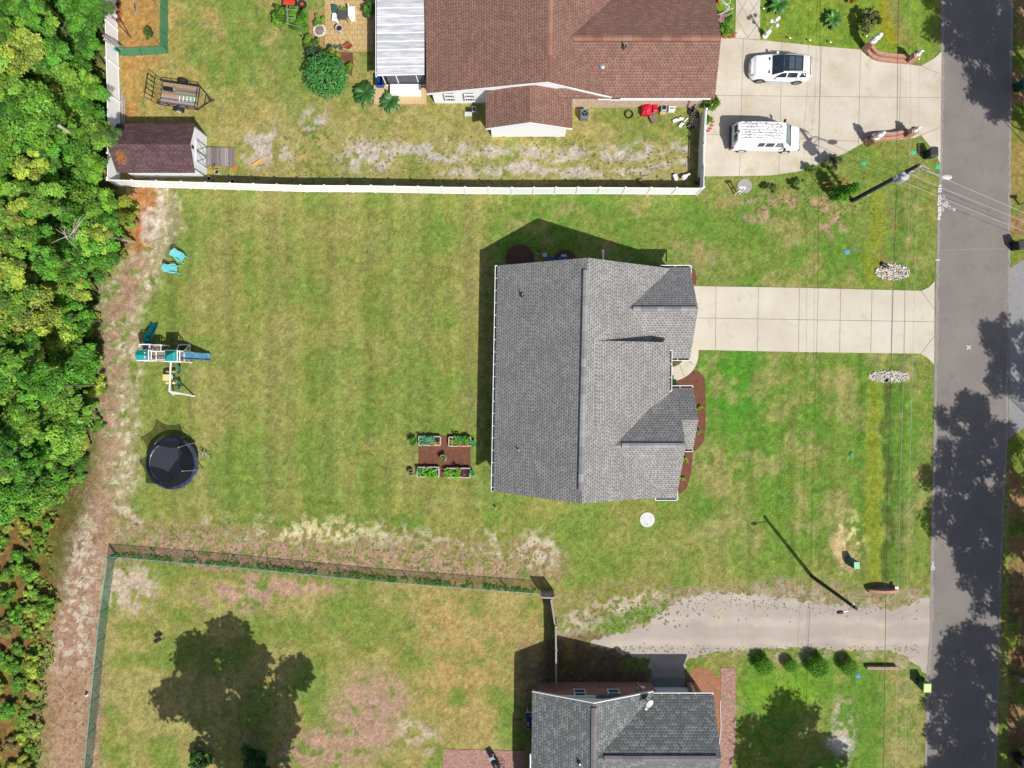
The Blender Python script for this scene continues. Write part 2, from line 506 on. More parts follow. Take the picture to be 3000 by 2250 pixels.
    lay((1 - sstep(200, 300, wx + np.clip((Y - 1400) * .32, 0, 240))) * th(n_s, .5, .62) * .5, cc(120, 84, 56))
    lay((1 - sstep(60, 200, wx)) * sstep(1480, 1560, wy) * th(n_s, .35, .5) * .8, cc(146, 110, 70))
    lay((1 - sstep(60, 200, wx)) * sstep(1480, 1560, wy) * th(n_b, .5, .6) * .6, cc(120, 140, 50))
    # fenced south-west garden
    m = box(300, 1625, 1700, 2700, 14, 0)
    lay(m * .75, OL); lay(m * th(n_m, .46, .66) * .7, GR); lay(m * th(1 - n_m, .48, .66) * .6, DRY)
    lay(m * sstep(1050, 1250, wx) * .5 * th(n_b, .3, .6), cc(184, 158, 106))
    lay(ell(380, 1720, 75, 80, .4) * th(n_s, .3, .5) * .95, SAND)
    lay(ell(700, 1735, 130, 50, .5) * th(n_s, .35, .5) * .95, PINK)
    lay(ell(820, 1720, 200, 34, .5) * th(n_s, .4, .55) * .8, PINK)
    lay(ell(1080, 2080, 115, 110, .4) * th(n_s, .2, .4) * .95, PINK); lay(ell(1090, 2060, 90, 90, .5) * th(n_t, .45, .6) * .5, cc(170, 140, 124))
    lay(ell(960, 2200, 160, 60, .5) * th(n_s, .3, .5) * .9, PINK)
    lay(ell(1230, 2160, 50, 50, .5) * th(n_s, .4, .55) * .9, SAND)
    lay(ell(1340, 1900, 120, 180, .6) * .5 * th(n_s, .35, .6), cc(188, 156, 106))
    lay(ell(1500, 2150, 50, 90, .4) * .6, LUSH)
    lay(ell(1340, 2040, 30, 22, .4) * .9, GR); lay(ell(1100, 2195, 26, 30, .4) * .4, GR)
    lay(ell(900, 2000, 60, 80, .5) * .6, LUSH)
    # south-east garden
    m = box(2150, 2715, 1895, 2700, 22, 0)
    lay(m, GR * .5 + OL * .5); lay(m * th(n_m, .45, .6) * .8, LUSH); lay(m * th(1 - n_m, .55, .66) * .6, TAN)
    lay(ell(2300, 2030, 120, 70, .6) * .7, cc(122, 166, 50))
    lay(ell(2480, 2130, 36, 90, .5) * th(n_s, .35, .5) * .9, SAND)
    lay(ell(2460, 2190, 40, 30, .5) * .8, cc(214, 208, 204))
    lay(box(2590, 2715, 1930, 2700, 20) * .5 * th(n_s, .3, .6), TAN)
    lay(ell(2450, 1580, 22, 70, .4) * th(n_s, .3, .5) * .95, cc(206, 184, 138))
    lay(ell(2480, 1650, 36, 34, .4) * th(n_s, .35, .5) * .8, cc(190, 168, 126))
    lay(ell(2500, 1560, 40, 50, .5) * th(n_t, .5, .62) * .8, cc(214, 206, 150))
    gm = line([(1700, 1860), (1900, 1850), (2000, 1790), (2300, 1765), (2640, 1785), (2720, 1800)], 62, .45); lay(gm * th(n_s, .3, .6) * .7, cc(190, 176, 158))
    lay(line([(2030, 1905), (2600, 1905), (2700, 1960)], 26, .6) * th(n_s, .35, .6) * .7, cc(180, 168, 140))
    # bare edge where the gravel meets turf, and the dark bed beside the brick house
    lay(line([(1650, 1790), (1800, 1740), (2050, 1755), (2300, 1740), (2650, 1760)], 42, .4) * th(n_t, .46, .6) * .85, cc(150, 132, 104))
    lay(ell(1860, 1800, 80, 34, .4) * th(n_t, .3, .5) * .9, LUSH * .8 + OL * .2)
    lay(ell(1850, 1760, 110, 26, .5) * th(n_t, .42, .55) * .8, SAND)
    lay(ell(1680, 1815, 40, 60, .5) * th(n_t, .42, .55) * .7, SAND)
    lay(box(1585, 1900, 1865, 2020, 18) * .9, cc(132, 106, 84)); lay(box(1640, 1900, 1870, 1960, 18) * th(n_s, .46, .6) * .6, OL)
    lay(box(1520, 1640, 1880, 2200, 14) * .6 * th(n_s, .4, .6), cc(150, 126, 100))
    lay(ell(1890, 1945, 70, 26, .4) * .8, GR)
    # east verge
    m = sstep(2950, 2962, X)
    lay(m, cc(150, 138, 84)); lay(m * th(n_b, .42, .6) * .8, cc(108, 138, 44)); lay(m * th(1 - n_b, .5, .62) * .8, cc(160, 126, 92))
    lay(m * sstep(1500, 1560, Y) * th(n_s, .4, .6) * .7, cc(120, 92, 74))
    lay(m * box(2900, 3300, 380, 560, 60) * .6, cc(176, 140, 92))
    # north-east neighbour's lawn
    m = box(2060, 2735, -400, 180, 10, 0)
    lay(m * .9, cc(128, 158, 56)); lay(m * th(n_b, .42, .6) * .6, cc(146, 158, 66)); lay(m * th(n_s, .52, .64) * .5, LUSH)
    lay(line([(2588, -50), (2602, 130)], 26, .6, 1) * .8, cc(160, 152, 40))
    lay(line([(2618, -50), (2636, 130)], 20, .6, 1) * .6, cc(150, 140, 90))
    st = box(400, 1450, 565, 1500, 30) * (np.sin(X / 9.2 + .6 * n_m) * .07 + np.sin(X / 23. + n_l * 2) * .06) + box(2060, 2720, 1040, 1700, 30) * (np.sin(X / 6.4 + .5 * n_m) * .07 + np.sin(X / 17. + n_l) * .06) + box(420, 1450, 1380, 1520, 30) * np.sin((Y - X * .05) / 6.) * .05
    col *= (1 + st)[..., None]
    out_ = np.maximum(sstep(43.2, 44.2, np.abs(XX)), sstep(33.2, 34.2, np.abs(YY)))
    lay(out_, OL * .5 + GR * .5)
    # blade-sized flecks: pale straw and dark gaps
    fl = rng.rand(*X.shape)
    k = 1 + (n_f - .5) * .5 + (fl - .5) * .42
    k2 = 1 + (n_t - .5) * .5
    col *= (k * k2)[..., None]
    col[..., 0] *= 1 + (n_s - .5) * .16; col[..., 2] *= 1 + (fl - .5) * .3
    col = np.clip(col, .005, .8)
    me = bpy.data.meshes.new('ground')
    co = np.stack([XX, YY, np.zeros_like(XX)], -1).reshape(-1, 3).astype(np.float32)
    idx = np.arange(nx * ny).reshape(ny, nx)
    q = np.stack([idx[:-1, :-1], idx[:-1, 1:], idx[1:, 1:], idx[1:, :-1]], -1).reshape(-1, 4).astype(np.int32)
    me.vertices.add(len(co)); me.vertices.foreach_set('co', co.ravel())
    me.loops.add(q.size); me.loops.foreach_set('vertex_index', q.ravel())
    me.polygons.add(len(q)); me.polygons.foreach_set('loop_start', np.arange(0, q.size, 4, dtype=np.int32))
    me.polygons.foreach_set('loop_total', np.full(len(q), 4, dtype=np.int32))
    me.update(calc_edges=True)
    ca = me.color_attributes.new('Col', 'FLOAT_COLOR', 'POINT')
    buf = np.ones((len(co), 4), dtype=np.float32); buf[:, :3] = col.reshape(-1, 3)
    ca.data.foreach_set('color', buf.ravel())
    m, t, b = nt('turf_and_earth')
    a = t.nodes.new('ShaderNodeAttribute'); a.attribute_name = 'Col'
    v = geo_pos(t)
    c = mixc(t, 'MULTIPLY', 1.0, a.outputs['Color'], ramp(t, noise(t, 16, 5, vec=v, rough=.7), [(0.33, (.47, .51, .50)), (0.67, (1.58, 1.52, 1.47))]))
    c = mixc(t, 'MULTIPLY', 1.0, c, ramp(t, noise(t, 5, 3, vec=v), [(0.3, (.9, .92, .92)), (0.7, (1.1, 1.08, 1.06))]))
    t.links.new(c, b.inputs['Base Color'])
    b.inputs['Roughness'].default_value = .95; b.inputs['Specular IOR Level'].default_value = .05
    bump(t, b, noise(t, 14, 5, vec=v, rough=.7), .55, .06)
    me.materials.append(m)
    o = bpy.data.objects.new('ground', me); COL.objects.link(o)
    tag(o, 'patchy green and straw coloured turf with sandy bare earth', 'ground', kind='structure')
make_ground()

# ------------------------------------------------------------------ paved surfaces
def sheet(name, pxpts, z, mat, label, cat, uv=False, t=0.0):
    mb = MB(); pts = [P(x, y) for x, y in pxpts]
    if t: mb.prism([(p.x, p.y) for p in pts], -0.02, z)
    else: mb.slab([(p.x, p.y, z) for p in pts], 0.003)
    o = mb.build(name, mat, uv=uv)
    return tag(o, label, cat, kind='structure')
def M_ground2(name, c1, c2, c3, s1, s2, rough=.9, grain=(.8, 1.2), gs=30, bmp=.2):
    m, t, b = nt(name); v = geo_pos(t)
    c = ramp(t, noise(t, s1, 4, vec=v), [(.32, c1), (.68, c2)])
    f2 = noise(t, s2, 5, vec=v, rough=.65)
    mr = t.nodes.new('ShaderNodeMapRange'); t.links.new(f2, mr.inputs[0]); mr.inputs[1].default_value = .55; mr.inputs[2].default_value = .75
    c = mixc(t, 'MIX', mr.outputs[0], c, c3)
    c = mixc(t, 'MULTIPLY', 1, c, ramp(t, noise(t, gs, 4, vec=v, rough=.7), [(.3, (grain[0],) * 3), (.7, (grain[1],) * 3)]))
    t.links.new(c, b.inputs['Base Color']); b.inputs['Roughness'].default_value = rough
    b.inputs['Specular IOR Level'].default_value = .2
    bump(t, b, noise(t, gs, 4, vec=v), bmp, .01)
    return m
m_asph = M_ground2('asphalt', C(138, 132, 127), C(150, 143, 137), C(130, 124, 119), .35, .9, grain=(.84, 1.16), gs=22)
m_conc = M_ground2('concrete_new', C(215, 206, 186), C(228, 220, 203), C(208, 197, 172), .35, .9, grain=(.94, 1.06), gs=14, bmp=.05)
m_conc2 = M_ground2('concrete_stained', C(210, 199, 178), C(228, 219, 204), C(202, 189, 156), .4, .6, grain=(.95, 1.05), gs=5, bmp=.05)
m_conc3 = M_ground2('concrete_grey', C(150, 150, 146), C(164, 164, 158), C(140, 140, 134), .5, 1.2, grain=(.95, 1.05), gs=9, bmp=.05)
m_joint = M('concrete_joint', C(138, 128, 112), .9)
m_grav = M_ground2('gravel', C(188, 176, 166), C(206, 194, 182), C(216, 202, 168), .3, .5, grain=(.86, 1.14), gs=26, bmp=.3)
_t = m_grav.node_tree; _b = _t.nodes['Principled BSDF']; _src = _b.inputs['Base Color'].links[0].from_socket
_sp = _t.nodes.new('ShaderNodeSeparateXYZ'); _t.links.new(geo_pos(_t), _sp.inputs[0])
_ds = _t.nodes.new('ShaderNodeMath'); _ds.operation = 'MULTIPLY_ADD'; _t.links.new(noise(_t, .25, 2, vec=geo_pos(_t)), _ds.inputs[0]); _ds.inputs[1].default_value = 1.6; _t.links.new(_sp.outputs[1], _ds.inputs[2])
_mm = _t.nodes.new('ShaderNodeMath'); _mm.operation = 'MULTIPLY'; _t.links.new(_ds.outputs[0], _mm.inputs[0]); _mm.inputs[1].default_value = 3.7
_sn = _t.nodes.new('ShaderNodeMath'); _sn.operation = 'SINE'; _t.links.new(_mm.outputs[0], _sn.inputs[0])
_t.links.new(mixc(_t, 'MULTIPLY', 1, _src, ramp(_t, _sn.outputs[0], [(.0, (.93, .92, .91)), (1, (1.04, 1.04, 1.03))])), _b.inputs['Base Color'])
m_mulch = M_ground2('mulch', C(116, 76, 60), C(136, 90, 70), C(88, 56, 46), 3, 9, grain=(.5, 1.5), gs=18, bmp=.8)
m_mulchd = M_ground2('mulch_dark', C(96, 72, 62), C(112, 84, 70), C(70, 52, 46), 3, 9, grain=(.6, 1.4), gs=18, bmp=.8)
m_needle = M_ground2('needle_litter', C(160, 112, 84), C(176, 126, 96), C(190, 150, 120), 2, 7, grain=(.6, 1.4), gs=16, bmp=.8)

m_edge = M_ground2('road_edge_grit', C(158, 150, 144), C(170, 160, 150), C(140, 132, 126), .8, 1.6, grain=(.7, 1.3), gs=12)
# road with slightly ragged edges
rl = [(2770, -900), (2759, -400), (2757, 0), (2756, 300), (2752, 480), (2747, 600), (2741, 830), (2738, 1060), (2735, 1300), (2728, 1500), (2726, 1700), (2724, 1850), (2716, 1960), (2712, 2100), (2708, 2250), (2700, 2700), (2680, 3300)]
rr = [(2970, -900), (2968, 0), (2964, 200), (2962, 400), (2960, 640), (2958, 900), (2955, 1100), (2952, 1300), (2940, 1500), (2934, 1700), (2929, 1900), (2924, 2100), (2919, 2250), (2910, 2700), (2895, 3300)]
def ragged(pts, amp, step=14, seed=1):
    r = random.Random(seed); out = []
    for (x0, y0), (x1, y1) in zip(pts[:-1], pts[1:]):
        n = max(1, int(math.hypot(x1 - x0, y1 - y0) / step))
        L = math.hypot(x1 - x0, y1 - y0)
        for i in range(n):
            t = i / n; j = r.uniform(-amp, amp)
            out.append((x0 + (x1 - x0) * t - (y1 - y0) / L * j, y0 + (y1 - y0) * t + (x1 - x0) / L * j))
    out.append(pts[-1]); return out
sheet('road', ragged(rl, 1.6, 12, 3) + ragged(rr, 2.2, 12, 4)[::-1], .012, m_asph, 'two lane grey asphalt street along the right side', 'road')
for nm_, pts_, w_e in (('left', rl, 9), ('right', rr, -6)):
    e_ = sheet('road_shoulder', ragged(pts_, 1.4, 12, 8) + ragged([(x + w_e, y) for x, y in pts_], 3.0, 12, 9)[::-1], .0155, m_edge, 'gritty paler %s edge of the asphalt street' % nm_, 'road edge')
sheet('gravel_driveway', ragged([(1905, 2012), (1902, 1935), (1800, 1905), (1725, 1885), (1760, 1866), (1830, 1850), (1895, 1838), (1930, 1795), (2000, 1755), (2100, 1735), (2250, 1745), (2400, 1770), (2520, 1775), (2600, 1785), (2670, 1770), (2730, 1740)], 7, 9, 5)
      + [(2726, 1800), (2718, 1975), (2700, 1968)] + ragged([(2695, 1960), (2660, 1925), (2600, 1905), (2480, 1905), (2350, 1898), (2200, 1900), (2150, 1905), (2060, 1915), (2010, 1935), (2008, 2012)], 5, 9, 6), .008, m_grav,
      'pale gravel and sand driveway from the street to the brick house', 'driveway')
sheet('concrete_apron', [(1898, 2012), (1901, 1985), (2007, 1986), (2009, 2012)], .03, m_conc3, 'small grey concrete ramp before the white garage door', 'apron', t=1)

def joints(parent, segs, z, w=.035, name='joint'):
    mb = MB()
    for (x0, y0), (x1, y1) in segs:
        a = P(x0, y0); b = P(x1, y1); d = (b - a); d.normalize(); n = Vector((-d.y, d.x, 0)) * w / 2
        mb.quad((a.x + n.x, a.y + n.y, z), (a.x - n.x, a.y - n.y, z), (b.x - n.x, b.y - n.y, z), (b.x + n.x, b.y + n.y, z))
    return mb.build(name, m_joint, parent)
# main driveway
dv = sheet('driveway', [(2005, 838), (2330, 843), (2698, 852), (2720, 842), (2737, 824), (2736, 1069), (2716, 1048), (2696, 1036), (2330, 1031), (2005, 1024)], .05, m_conc,
           'smooth pale concrete driveway with scored joints to the grey house', 'driveway', t=1)
joints(dv, [((2097, 839), (2096, 1027)), ((2221, 841), (2219, 1029)), ((2341, 843), (2339, 1031)), ((2462, 846), (2459, 1033)), ((2554, 848), (2550, 1034)), ((2613, 850), (2610, 1035)), ((2650, 851), (2647, 1036)),
            ((2005, 931), (2737, 943)), ((2697, 852), (2736, 905)), ((2697, 1036), (2736, 985))], .054)
# curved walk
def arc(cx, cy, r, a0, a1, n):
    return [(cx + r * math.cos(math.radians(a0 + (a1 - a0) * i / n)), cy + r * math.sin(math.radians(a0 + (a1 - a0) * i / n))) for i in range(n + 1)]
wk = [(2046, 1024)] + arc(1966, 1036, 80, 0, 90, 12) + [(1940, 1118), (1940, 1078)] + arc(1966, 1036, 39, 90, 0, 8) + [(2002, 1024)]
w_ = sheet('walkway', wk, .046, m_conc, 'curved pale concrete walk between the driveway and the front door', 'path', t=1)
joints(w_, [((1990, 1066), (2006, 1105)), ((2000, 1050), (2037, 1070))], .050)
# neighbour's forecourt
nd = sheet('forecourt', [(2060, 100), (2113, 112), (2153, 112), (2225, 118), (2400, 136), (2520, 146), (2540, 165), (2600, 182), (2697, 194), (2738, 170), (2757, 152), (2754, 482), (2740, 450), (2697, 396), (2680, 404), (2600, 412), (2530, 418), (2480, 446), (2420, 474), (2340, 502), (2260, 514), (2160, 516), (2064, 517), (2062, 300)], .05, m_conc2,
           'wide stained concrete forecourt where the two white vehicles stand', 'driveway', t=1)
joints(nd, [((2064, 280), (2755, 287)), ((2177, 115), (2166, 516)), ((2291, 125), (2281, 511)), ((2407, 137), (2394, 484)), ((2520, 146), (2514, 428)), ((2335, 404), (2068, 394)), ((2335, 406), (2515, 415)), ((2637, 190), (2634, 400)),
            ((2696, 194), (2755, 218)), ((2696, 396), (2755, 374)), ((2225, 118), (2064, 105))], .054, .03)
nw = sheet('garden_walk', [(2157, -60), (2228, -60), (2225, 118), (2153, 112)], .054, m_conc2, 'pale concrete garden walk scored with a diamond pattern', 'path', t=1)
dj = []
for k in range(-1, 3):
    y = -8 + k * 62
    for (a, b) in (((2156, y), (2190, y + 58)), ((2190, y + 58), (2226, y + 6)), ((2156, y + 62 - 0), (2190, y + 4)), ((2190, y + 4), (2226, y + 62))):
        if max(a[1], b[1]) < 114: dj.append((a, b))
joints(nw, dj, .058, .028)
# east side apron beyond the road
sheet('side_street_apron', [(2958, 785), (3000, 760), (3200, 740), (3200, 1180), (3030, 1230), (2955, 1287)], .010, M_ground2('asphalt_pale', C(150, 150, 152), C(162, 161, 160), C(140, 140, 142), .5, 1, gs=12), 'paler worn driveway mouth across the street', 'driveway')
# mulch beds
sheet('mulch_bed_front', [(1962, 1120), (1985, 1113), (2010, 1104), (2035, 1084), (2050, 1090), (2064, 1108), (2067, 1140), (2067, 1250), (2063, 1290), (2045, 1315), (2030, 1325), (2024, 1390), (2012, 1430), (1998, 1444), (1984, 1446), (1960, 1440), (1940, 1300), (1940, 1120)], .02, m_mulch, 'reddish brown mulch bed curving along the front of the grey house', 'flower bed')
sheet('mulch_bed_walk', [(1950, 1040), (2002, 1040)] + arc(1966, 1036, 36, 0, 90, 6) + [(1950, 1072)], .018, m_mulch, 'small mulch pocket inside the curve of the walk', 'flower bed')
sheet('mulch_bed_corner', [(1990, 785), (2030, 785), (2038, 795), (2041, 815), (2038, 834), (1990, 836)], .018, m_mulch, 'mulch strip at the north corner of the garage', 'flower bed')
sheet('mulch_bed_garden', [(1226, 1278), (1290, 1276), (1378, 1280), (1378, 1395), (1305, 1399), (1226, 1396)], .02, m_mulch, 'square of brown mulch between the four raised planters', 'flower bed')
sheet('mulch_circle', arc(1523, 757, 42, 0, 360, 26)[:-1], .016, m_mulchd, 'round dark mulch patch in the shade north of the grey house', 'flower bed')
sheet('mulch_circle', arc(1655, 765, 34, 0, 360, 22)[:-1], .016, m_mulchd, 'second mulch patch under the north eave near the bins', 'flower bed')
sheet('needle_bed', ragged([(2010, 2030), (2012, 1975), (2040, 1955), (2085, 1965), (2112, 1990), (2112, 2230), (2105, 2300), (2085, 2300), (2080, 2040)], 4, 10, 8), .014, m_needle, 'brown needle litter between the brick house and the brick path', 'flower bed')
m_pav = M_brick('brick_paving', C(170, 106, 90), C(186, 150, 134), C(160, 140, 124), .21, .105, msz=.012)
sheet('brick_path', [(2111, 1956), (2154, 1957), (2156, 2100), (2155, 2170), (2148, 2230), (2142, 2290), (2098, 2290), (2106, 2200), (2112, 2130)], .03, m_pav, 'old red brick path beside the south house', 'path', uv=True, t=1)
sheet('brick_patio', [(1299, 2194), (1540, 2200), (1540, 2330), (1294, 2330)], .03, m_pav, 'pinkish red brick patio at the bottom edge', 'patio', uv=True, t=1)
m_tan = M_brick('tan_pavers', C(206, 170, 118), C(216, 182, 132), C(150, 150, 80), .4, .4, msz=.02)
sheet('paver_patio', [(950, -60), (1105, -60), (1092, 152), (1036, 150), (953, 140)], .03, m_tan, 'tan square paver patio with weeds in the joints', 'patio', uv=True, t=1)
sheet('brick_chip_bed', [(975, 152), (1034, 154), (1036, 190), (1030, 225), (1012, 210), (1000, 185), (985, 172)], .016, m_mulch, 'triangle of red chip mulch below the paver patio', 'flower bed')
m_olddirt = M_ground2('dug_earth', C(178, 138, 90), C(190, 152, 104), C(150, 110, 70), 2, 6, grain=(.7, 1.3), gs=14, bmp=.5)
sheet('dug_bed', [(905, 30), (948, 30), (948, 140), (930, 140), (905, 105)], .012, m_olddirt, 'strip of dug orange earth left of the paver patio', 'flower bed')
# ------------------------------------------------------------------ houses
m_sh_grey = M_shingle('shingle_grey', C(166, 164, 162), C(110, 109, 108), C(184, 182, 180), .2, .27, blotch=.08)
m_sh_brown = M_shingle('shingle_brown', C(152, 117, 103), C(120, 88, 81), C(168, 132, 114), .2, .27)
m_sh_old = M_shingle('shingle_weathered', C(126, 130, 130), C(96, 99, 101), C(160, 164, 158), .2, .27)
m_sh_shed = M_shingle('shingle_shed', C(104, 80, 84), C(86, 66, 70), C(122, 98, 100), .16, .4)
m_cap_g = M_attr('ridge_cap_tone', .9)
m_white = M('white_vinyl', (.78, .79, .80), .45, .03)
m_trim = M('white_trim', (.70, .71, .72), .45, .04)
m_black = M('black_plastic', (.012, .012, .014), .5, .2)
m_dark = M('dark_metal', (.03, .03, .033), .45, .2, metal=.3)
m_gutter_in = M('gutter_black', (.018, .018, .022), .7, .2)  # near-black lining of the gutter channel
m_steel = M('galvanised', (.42, .44, .46), .4, .15, metal=.6)
m_glass = M('window_glass', (.03, .04, .05), .08, .3, spec=.7)
m_wallw = M('siding_white', (.74, .75, .76), .55, .03)
m_brickw = M_brick('brick_pinkish', C(214, 168, 142), C(228, 196, 172), C(226, 214, 198))
m_brickr = M_brick('brick_red', C(190, 104, 92), C(166, 92, 84), C(196, 170, 156), msz=.014)

def capstrip(p0, p1, w, h, name, parent, tones, seed=0, seg=.45):
    """ridge vent: a raised strip made of individual cap shingles"""
    p0, p1 = Vector(p0), Vector(p1); d = p1 - p0; L = d.length; d.normalize()
    n = Vector((-d.y, d.x, 0)); n.normalize(); r = random.Random(seed)
    mb = MB(); k = int(L / seg)
    for i in range(k):
        a = p0 + d * (L * i / k); b = p0 + d * (L * (i + 1) / k - .012); c = tones[r.randrange(len(tones))]
        lift = .006 if i % 2 else 0
        z = Vector((0, 0, h + lift)); s = Vector((0, 0, -.09))
        mb.quad(a - n * w / 2 + s * .4 + z, b - n * w / 2 + s * .4 + z, b + z + Vector((0, 0, .03)), a + z + Vector((0, 0, .03)), col=c)
        mb.quad(a + z + Vector((0, 0, .03)), b + z + Vector((0, 0, .03)), b + n * w / 2 + s * .4 + z, a + n * w / 2 + s * .4 + z, col=c)
        mb.quad(a - n * w / 2 - Vector((0, 0, .12)), b - n * w / 2 - Vector((0, 0, .12)), b - n * w / 2 + s * .4 + z, a - n * w / 2 + s * .4 + z, col=(.01, .01, .01))  # one flank painted near black, standing in for the cap's shadow line
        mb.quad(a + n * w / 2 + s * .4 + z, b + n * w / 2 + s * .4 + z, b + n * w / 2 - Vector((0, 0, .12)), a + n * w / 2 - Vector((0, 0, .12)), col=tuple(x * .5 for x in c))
    return mb.build(name, m_cap_g, parent)

def gutter(parent, a, b, out, hang=.95, w=.13, name='gutter'):
    """open gutter with a white lip, dark inside and white hangers; out = unit vector away from the roof"""
    a, b = Vector(a), Vector(b); out = Vector(out); d = b - a; L = d.length; d.normalize()
    mb = MB()
    def strip(o0, o1, z0, z1):
        q = [a + out * o0, b + out * o0, b + out * o1, a + out * o1]
        vs = [(p.x, p.y, p.z + z0) for p in q] + [(p.x, p.y, p.z + z1) for p in q]
        mb.add(vs, [(3, 2, 1, 0), (4, 5, 6, 7), (0, 1, 5, 4), (1, 2, 6, 5), (2, 3, 7, 6), (3, 0, 4, 7)])
    strip(w, w + .045, -.13, .0)
    strip(.0, w, -.14, -.125)
    k = int(L / hang)
    for i in range(k + 1):
        p = a + d * (L * (i + .02) / max(k, 1) * .98)
        q = p + out * w / 2
        ang = math.atan2(d.y, d.x)
        mb.box((q.x, q.y, q.z - .02), (.04, w, .02), rz=ang)
    for p in (a, b):
        q = p + out * (w + .045) / 2; mb.box((q.x, q.y, q.z - .065), (.035, w + .045, .13), rz=math.atan2(d.y, d.x))
    g = mb.build(name, m_trim, parent)
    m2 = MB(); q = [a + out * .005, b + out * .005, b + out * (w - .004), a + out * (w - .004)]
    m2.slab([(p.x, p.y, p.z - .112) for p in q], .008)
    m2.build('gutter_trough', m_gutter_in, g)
    return g

def gable_roof(mb, e1a, e1b, ra, rb, e2a, e2b, t=.13):
    mb.slab([Vector(e1a), Vector(e1b), Vector(rb), Vector(ra)], t)
    mb.slab([Vector(ra), Vector(rb), Vector(e2b), Vector(e2a)], t)

def pipe_vent(parent, p, h=.38, r=.055, name='roof_vent'):
    mb = MB(); p = Vector(p)
    mb.tube([p + Vector((0, 0, -.1)), p + Vector((0, 0, h))], r, 10)
    o = mb.build(name, m_steel, parent)
    m2 = MB(); m2.lathe((p.x, p.y, p.z), [(.19, -.12), (.19, .03), (.08, .12)], 12)
    m2.build('vent_boot', m_dark, o)
    return o

EZ, RZ = 2.9, 7.25
house = thing('grey_house', 'single storey house with light grey shingle roof and two street facing gables', 'house', (5.5, .3, 0))
mb = MB()
gable_roof(mb, P(1457, 778, EZ), P(1445, 1440, EZ), P(1722, 755, RZ), P(1705, 1475, RZ), P(1968, 787, EZ), P(1955, 1455, EZ))
# garage gable
GZ = 5.2
A = P(2022, 783, EZ); B_ = P(2035, 905, GZ); C_ = P(2013, 1050, EZ)
gx = [P(1938, 783, EZ), A, B_, P(1850, 905, GZ), C_, P(1965, 1053, EZ)]
def back(p, x): return Vector((x, p.y, p.z - .02))
XB = 6.2
mb.slab([Vector((XB + 1.6, A.y, EZ)), A, Vector((A.x, B_.y, GZ)), Vector((XB + 1.6, B_.y, GZ))], .13)
mb.slab([Vector((XB + 1.6, B_.y, GZ)), Vector((A.x, B_.y, GZ)), Vector((A.x, C_.y, EZ)), Vector((XB + 1.6, C_.y, EZ))], .13)
# south gable
SZ = 5.75
sxf = P(1982, 1460, EZ).x; yS = P(1982, 1460, EZ).y; yR = P(2003, 1305, SZ).y; yN = P(2028, 1136, EZ).y
mb.slab([Vector((XB + 1.2, yN, EZ)), Vector((sxf, yN, EZ)), Vector((sxf, yR, SZ)), Vector((XB + 1.2, yR, SZ))], .13)
mb.slab([Vector((XB + 1.2, yR, SZ)), Vector((sxf, yR, SZ)), Vector((sxf, yS, EZ)), Vector((XB + 1.2, yS, EZ))], .13)
# little gable standing before it
x2 = P(2030, 1135, EZ).x; y2 = P(2028, 1317, EZ).y; yr2 = (yN + y2) / 2; z2 = EZ + (SZ - EZ) * (yN - yr2) / (yN - yR)
mb.slab([Vector((sxf - .002, yN, EZ + .0)), Vector((x2, yN, EZ)), Vector((x2, yr2, z2)), Vector((sxf - .002, yr2, z2))], .13)
mb.slab([Vector((sxf - .28, yr2, z2 - .03)), Vector((x2, yr2, z2)), Vector((x2, y2, EZ)), Vector((sxf - .28, y2, EZ - .03))], .13)
# raised porch slope
pz = 4.5
def mainz(x): return RZ - (RZ - EZ) * (x - 5.2) / (12.0 - 5.2)
xw = P(1745, 1003, 6.7).x; xe = P(1963, 1003, pz).x; yp1 = P(1963, 1003, pz).y; yp2 = -2.2
def pzat(x): return mainz(xw) - .03 + (pz - mainz(xw) + .03) * (x - xw) / (xe - xw)
pp_ = [(xw, yp1), (xe, yp1), (xe, -.75), (9.5, -2.1), (xw, -3.2)]
mb.slab([Vector((x, y, pzat(x))) for x, y in pp_], .13)
roof = mb.build('roof', m_sh_grey, house, uv=True)
tg = [C(160, 160, 160), C(168, 168, 168), C(152, 152, 152), C(172, 172, 172), C(144, 144, 145), C(164, 164, 164)]
capstrip(P(1717, 790, RZ + .03), P(1702, 1440, RZ + .03), .36, .0, 'ridge_vent', roof, tg, 2, .62)
capstrip(Vector((P(1855, 908, GZ).x, B_.y, GZ + .05)), Vector((A.x - .1, B_.y, GZ + .03)), .34, .0, 'ridge_vent', roof, tg, 3, .55)
capstrip(Vector((P(1822, 1300, SZ).x, yR, SZ + .05)), Vector((sxf - .08, yR, SZ + .03)), .34, .0, 'ridge_vent', roof, tg, 4, .55)
mb = MB()       # walls closing the raised slope
mb.slab([Vector((x, y, pzat(x) - .14)) for x, y in ((xw + .3, yp1 - .1), (xe - .35, yp1 - .1), (xe - .35, -.6), (9.5, -1.95), (xw + .3, -3.0))], 1.5)
mb.build('porch_wall', m_wallw, house)
mb = MB()
wx0 = P(1457, 778, EZ).x + .3; wxE = 11.4; yn = P(1457, 778, EZ).y - .4; ys = P(1445, 1440, EZ).y + .35
mb.prism([(wx0, ys), (wxE, ys), (wxE, yn), (wx0, yn)], 0, 2.74)
mb.add([(wx0, yn - .003, 2.74), (wxE, yn - .003, 2.74), (5.2, yn - .003, RZ - .3), (wx0, yn - .1, 2.74), (wxE, yn - .1, 2.74), (5.2, yn - .1, RZ - .3)], [(2, 1, 0), (3, 4, 5), (0, 1, 4, 3), (1, 2, 5, 4), (2, 0, 3, 5)])
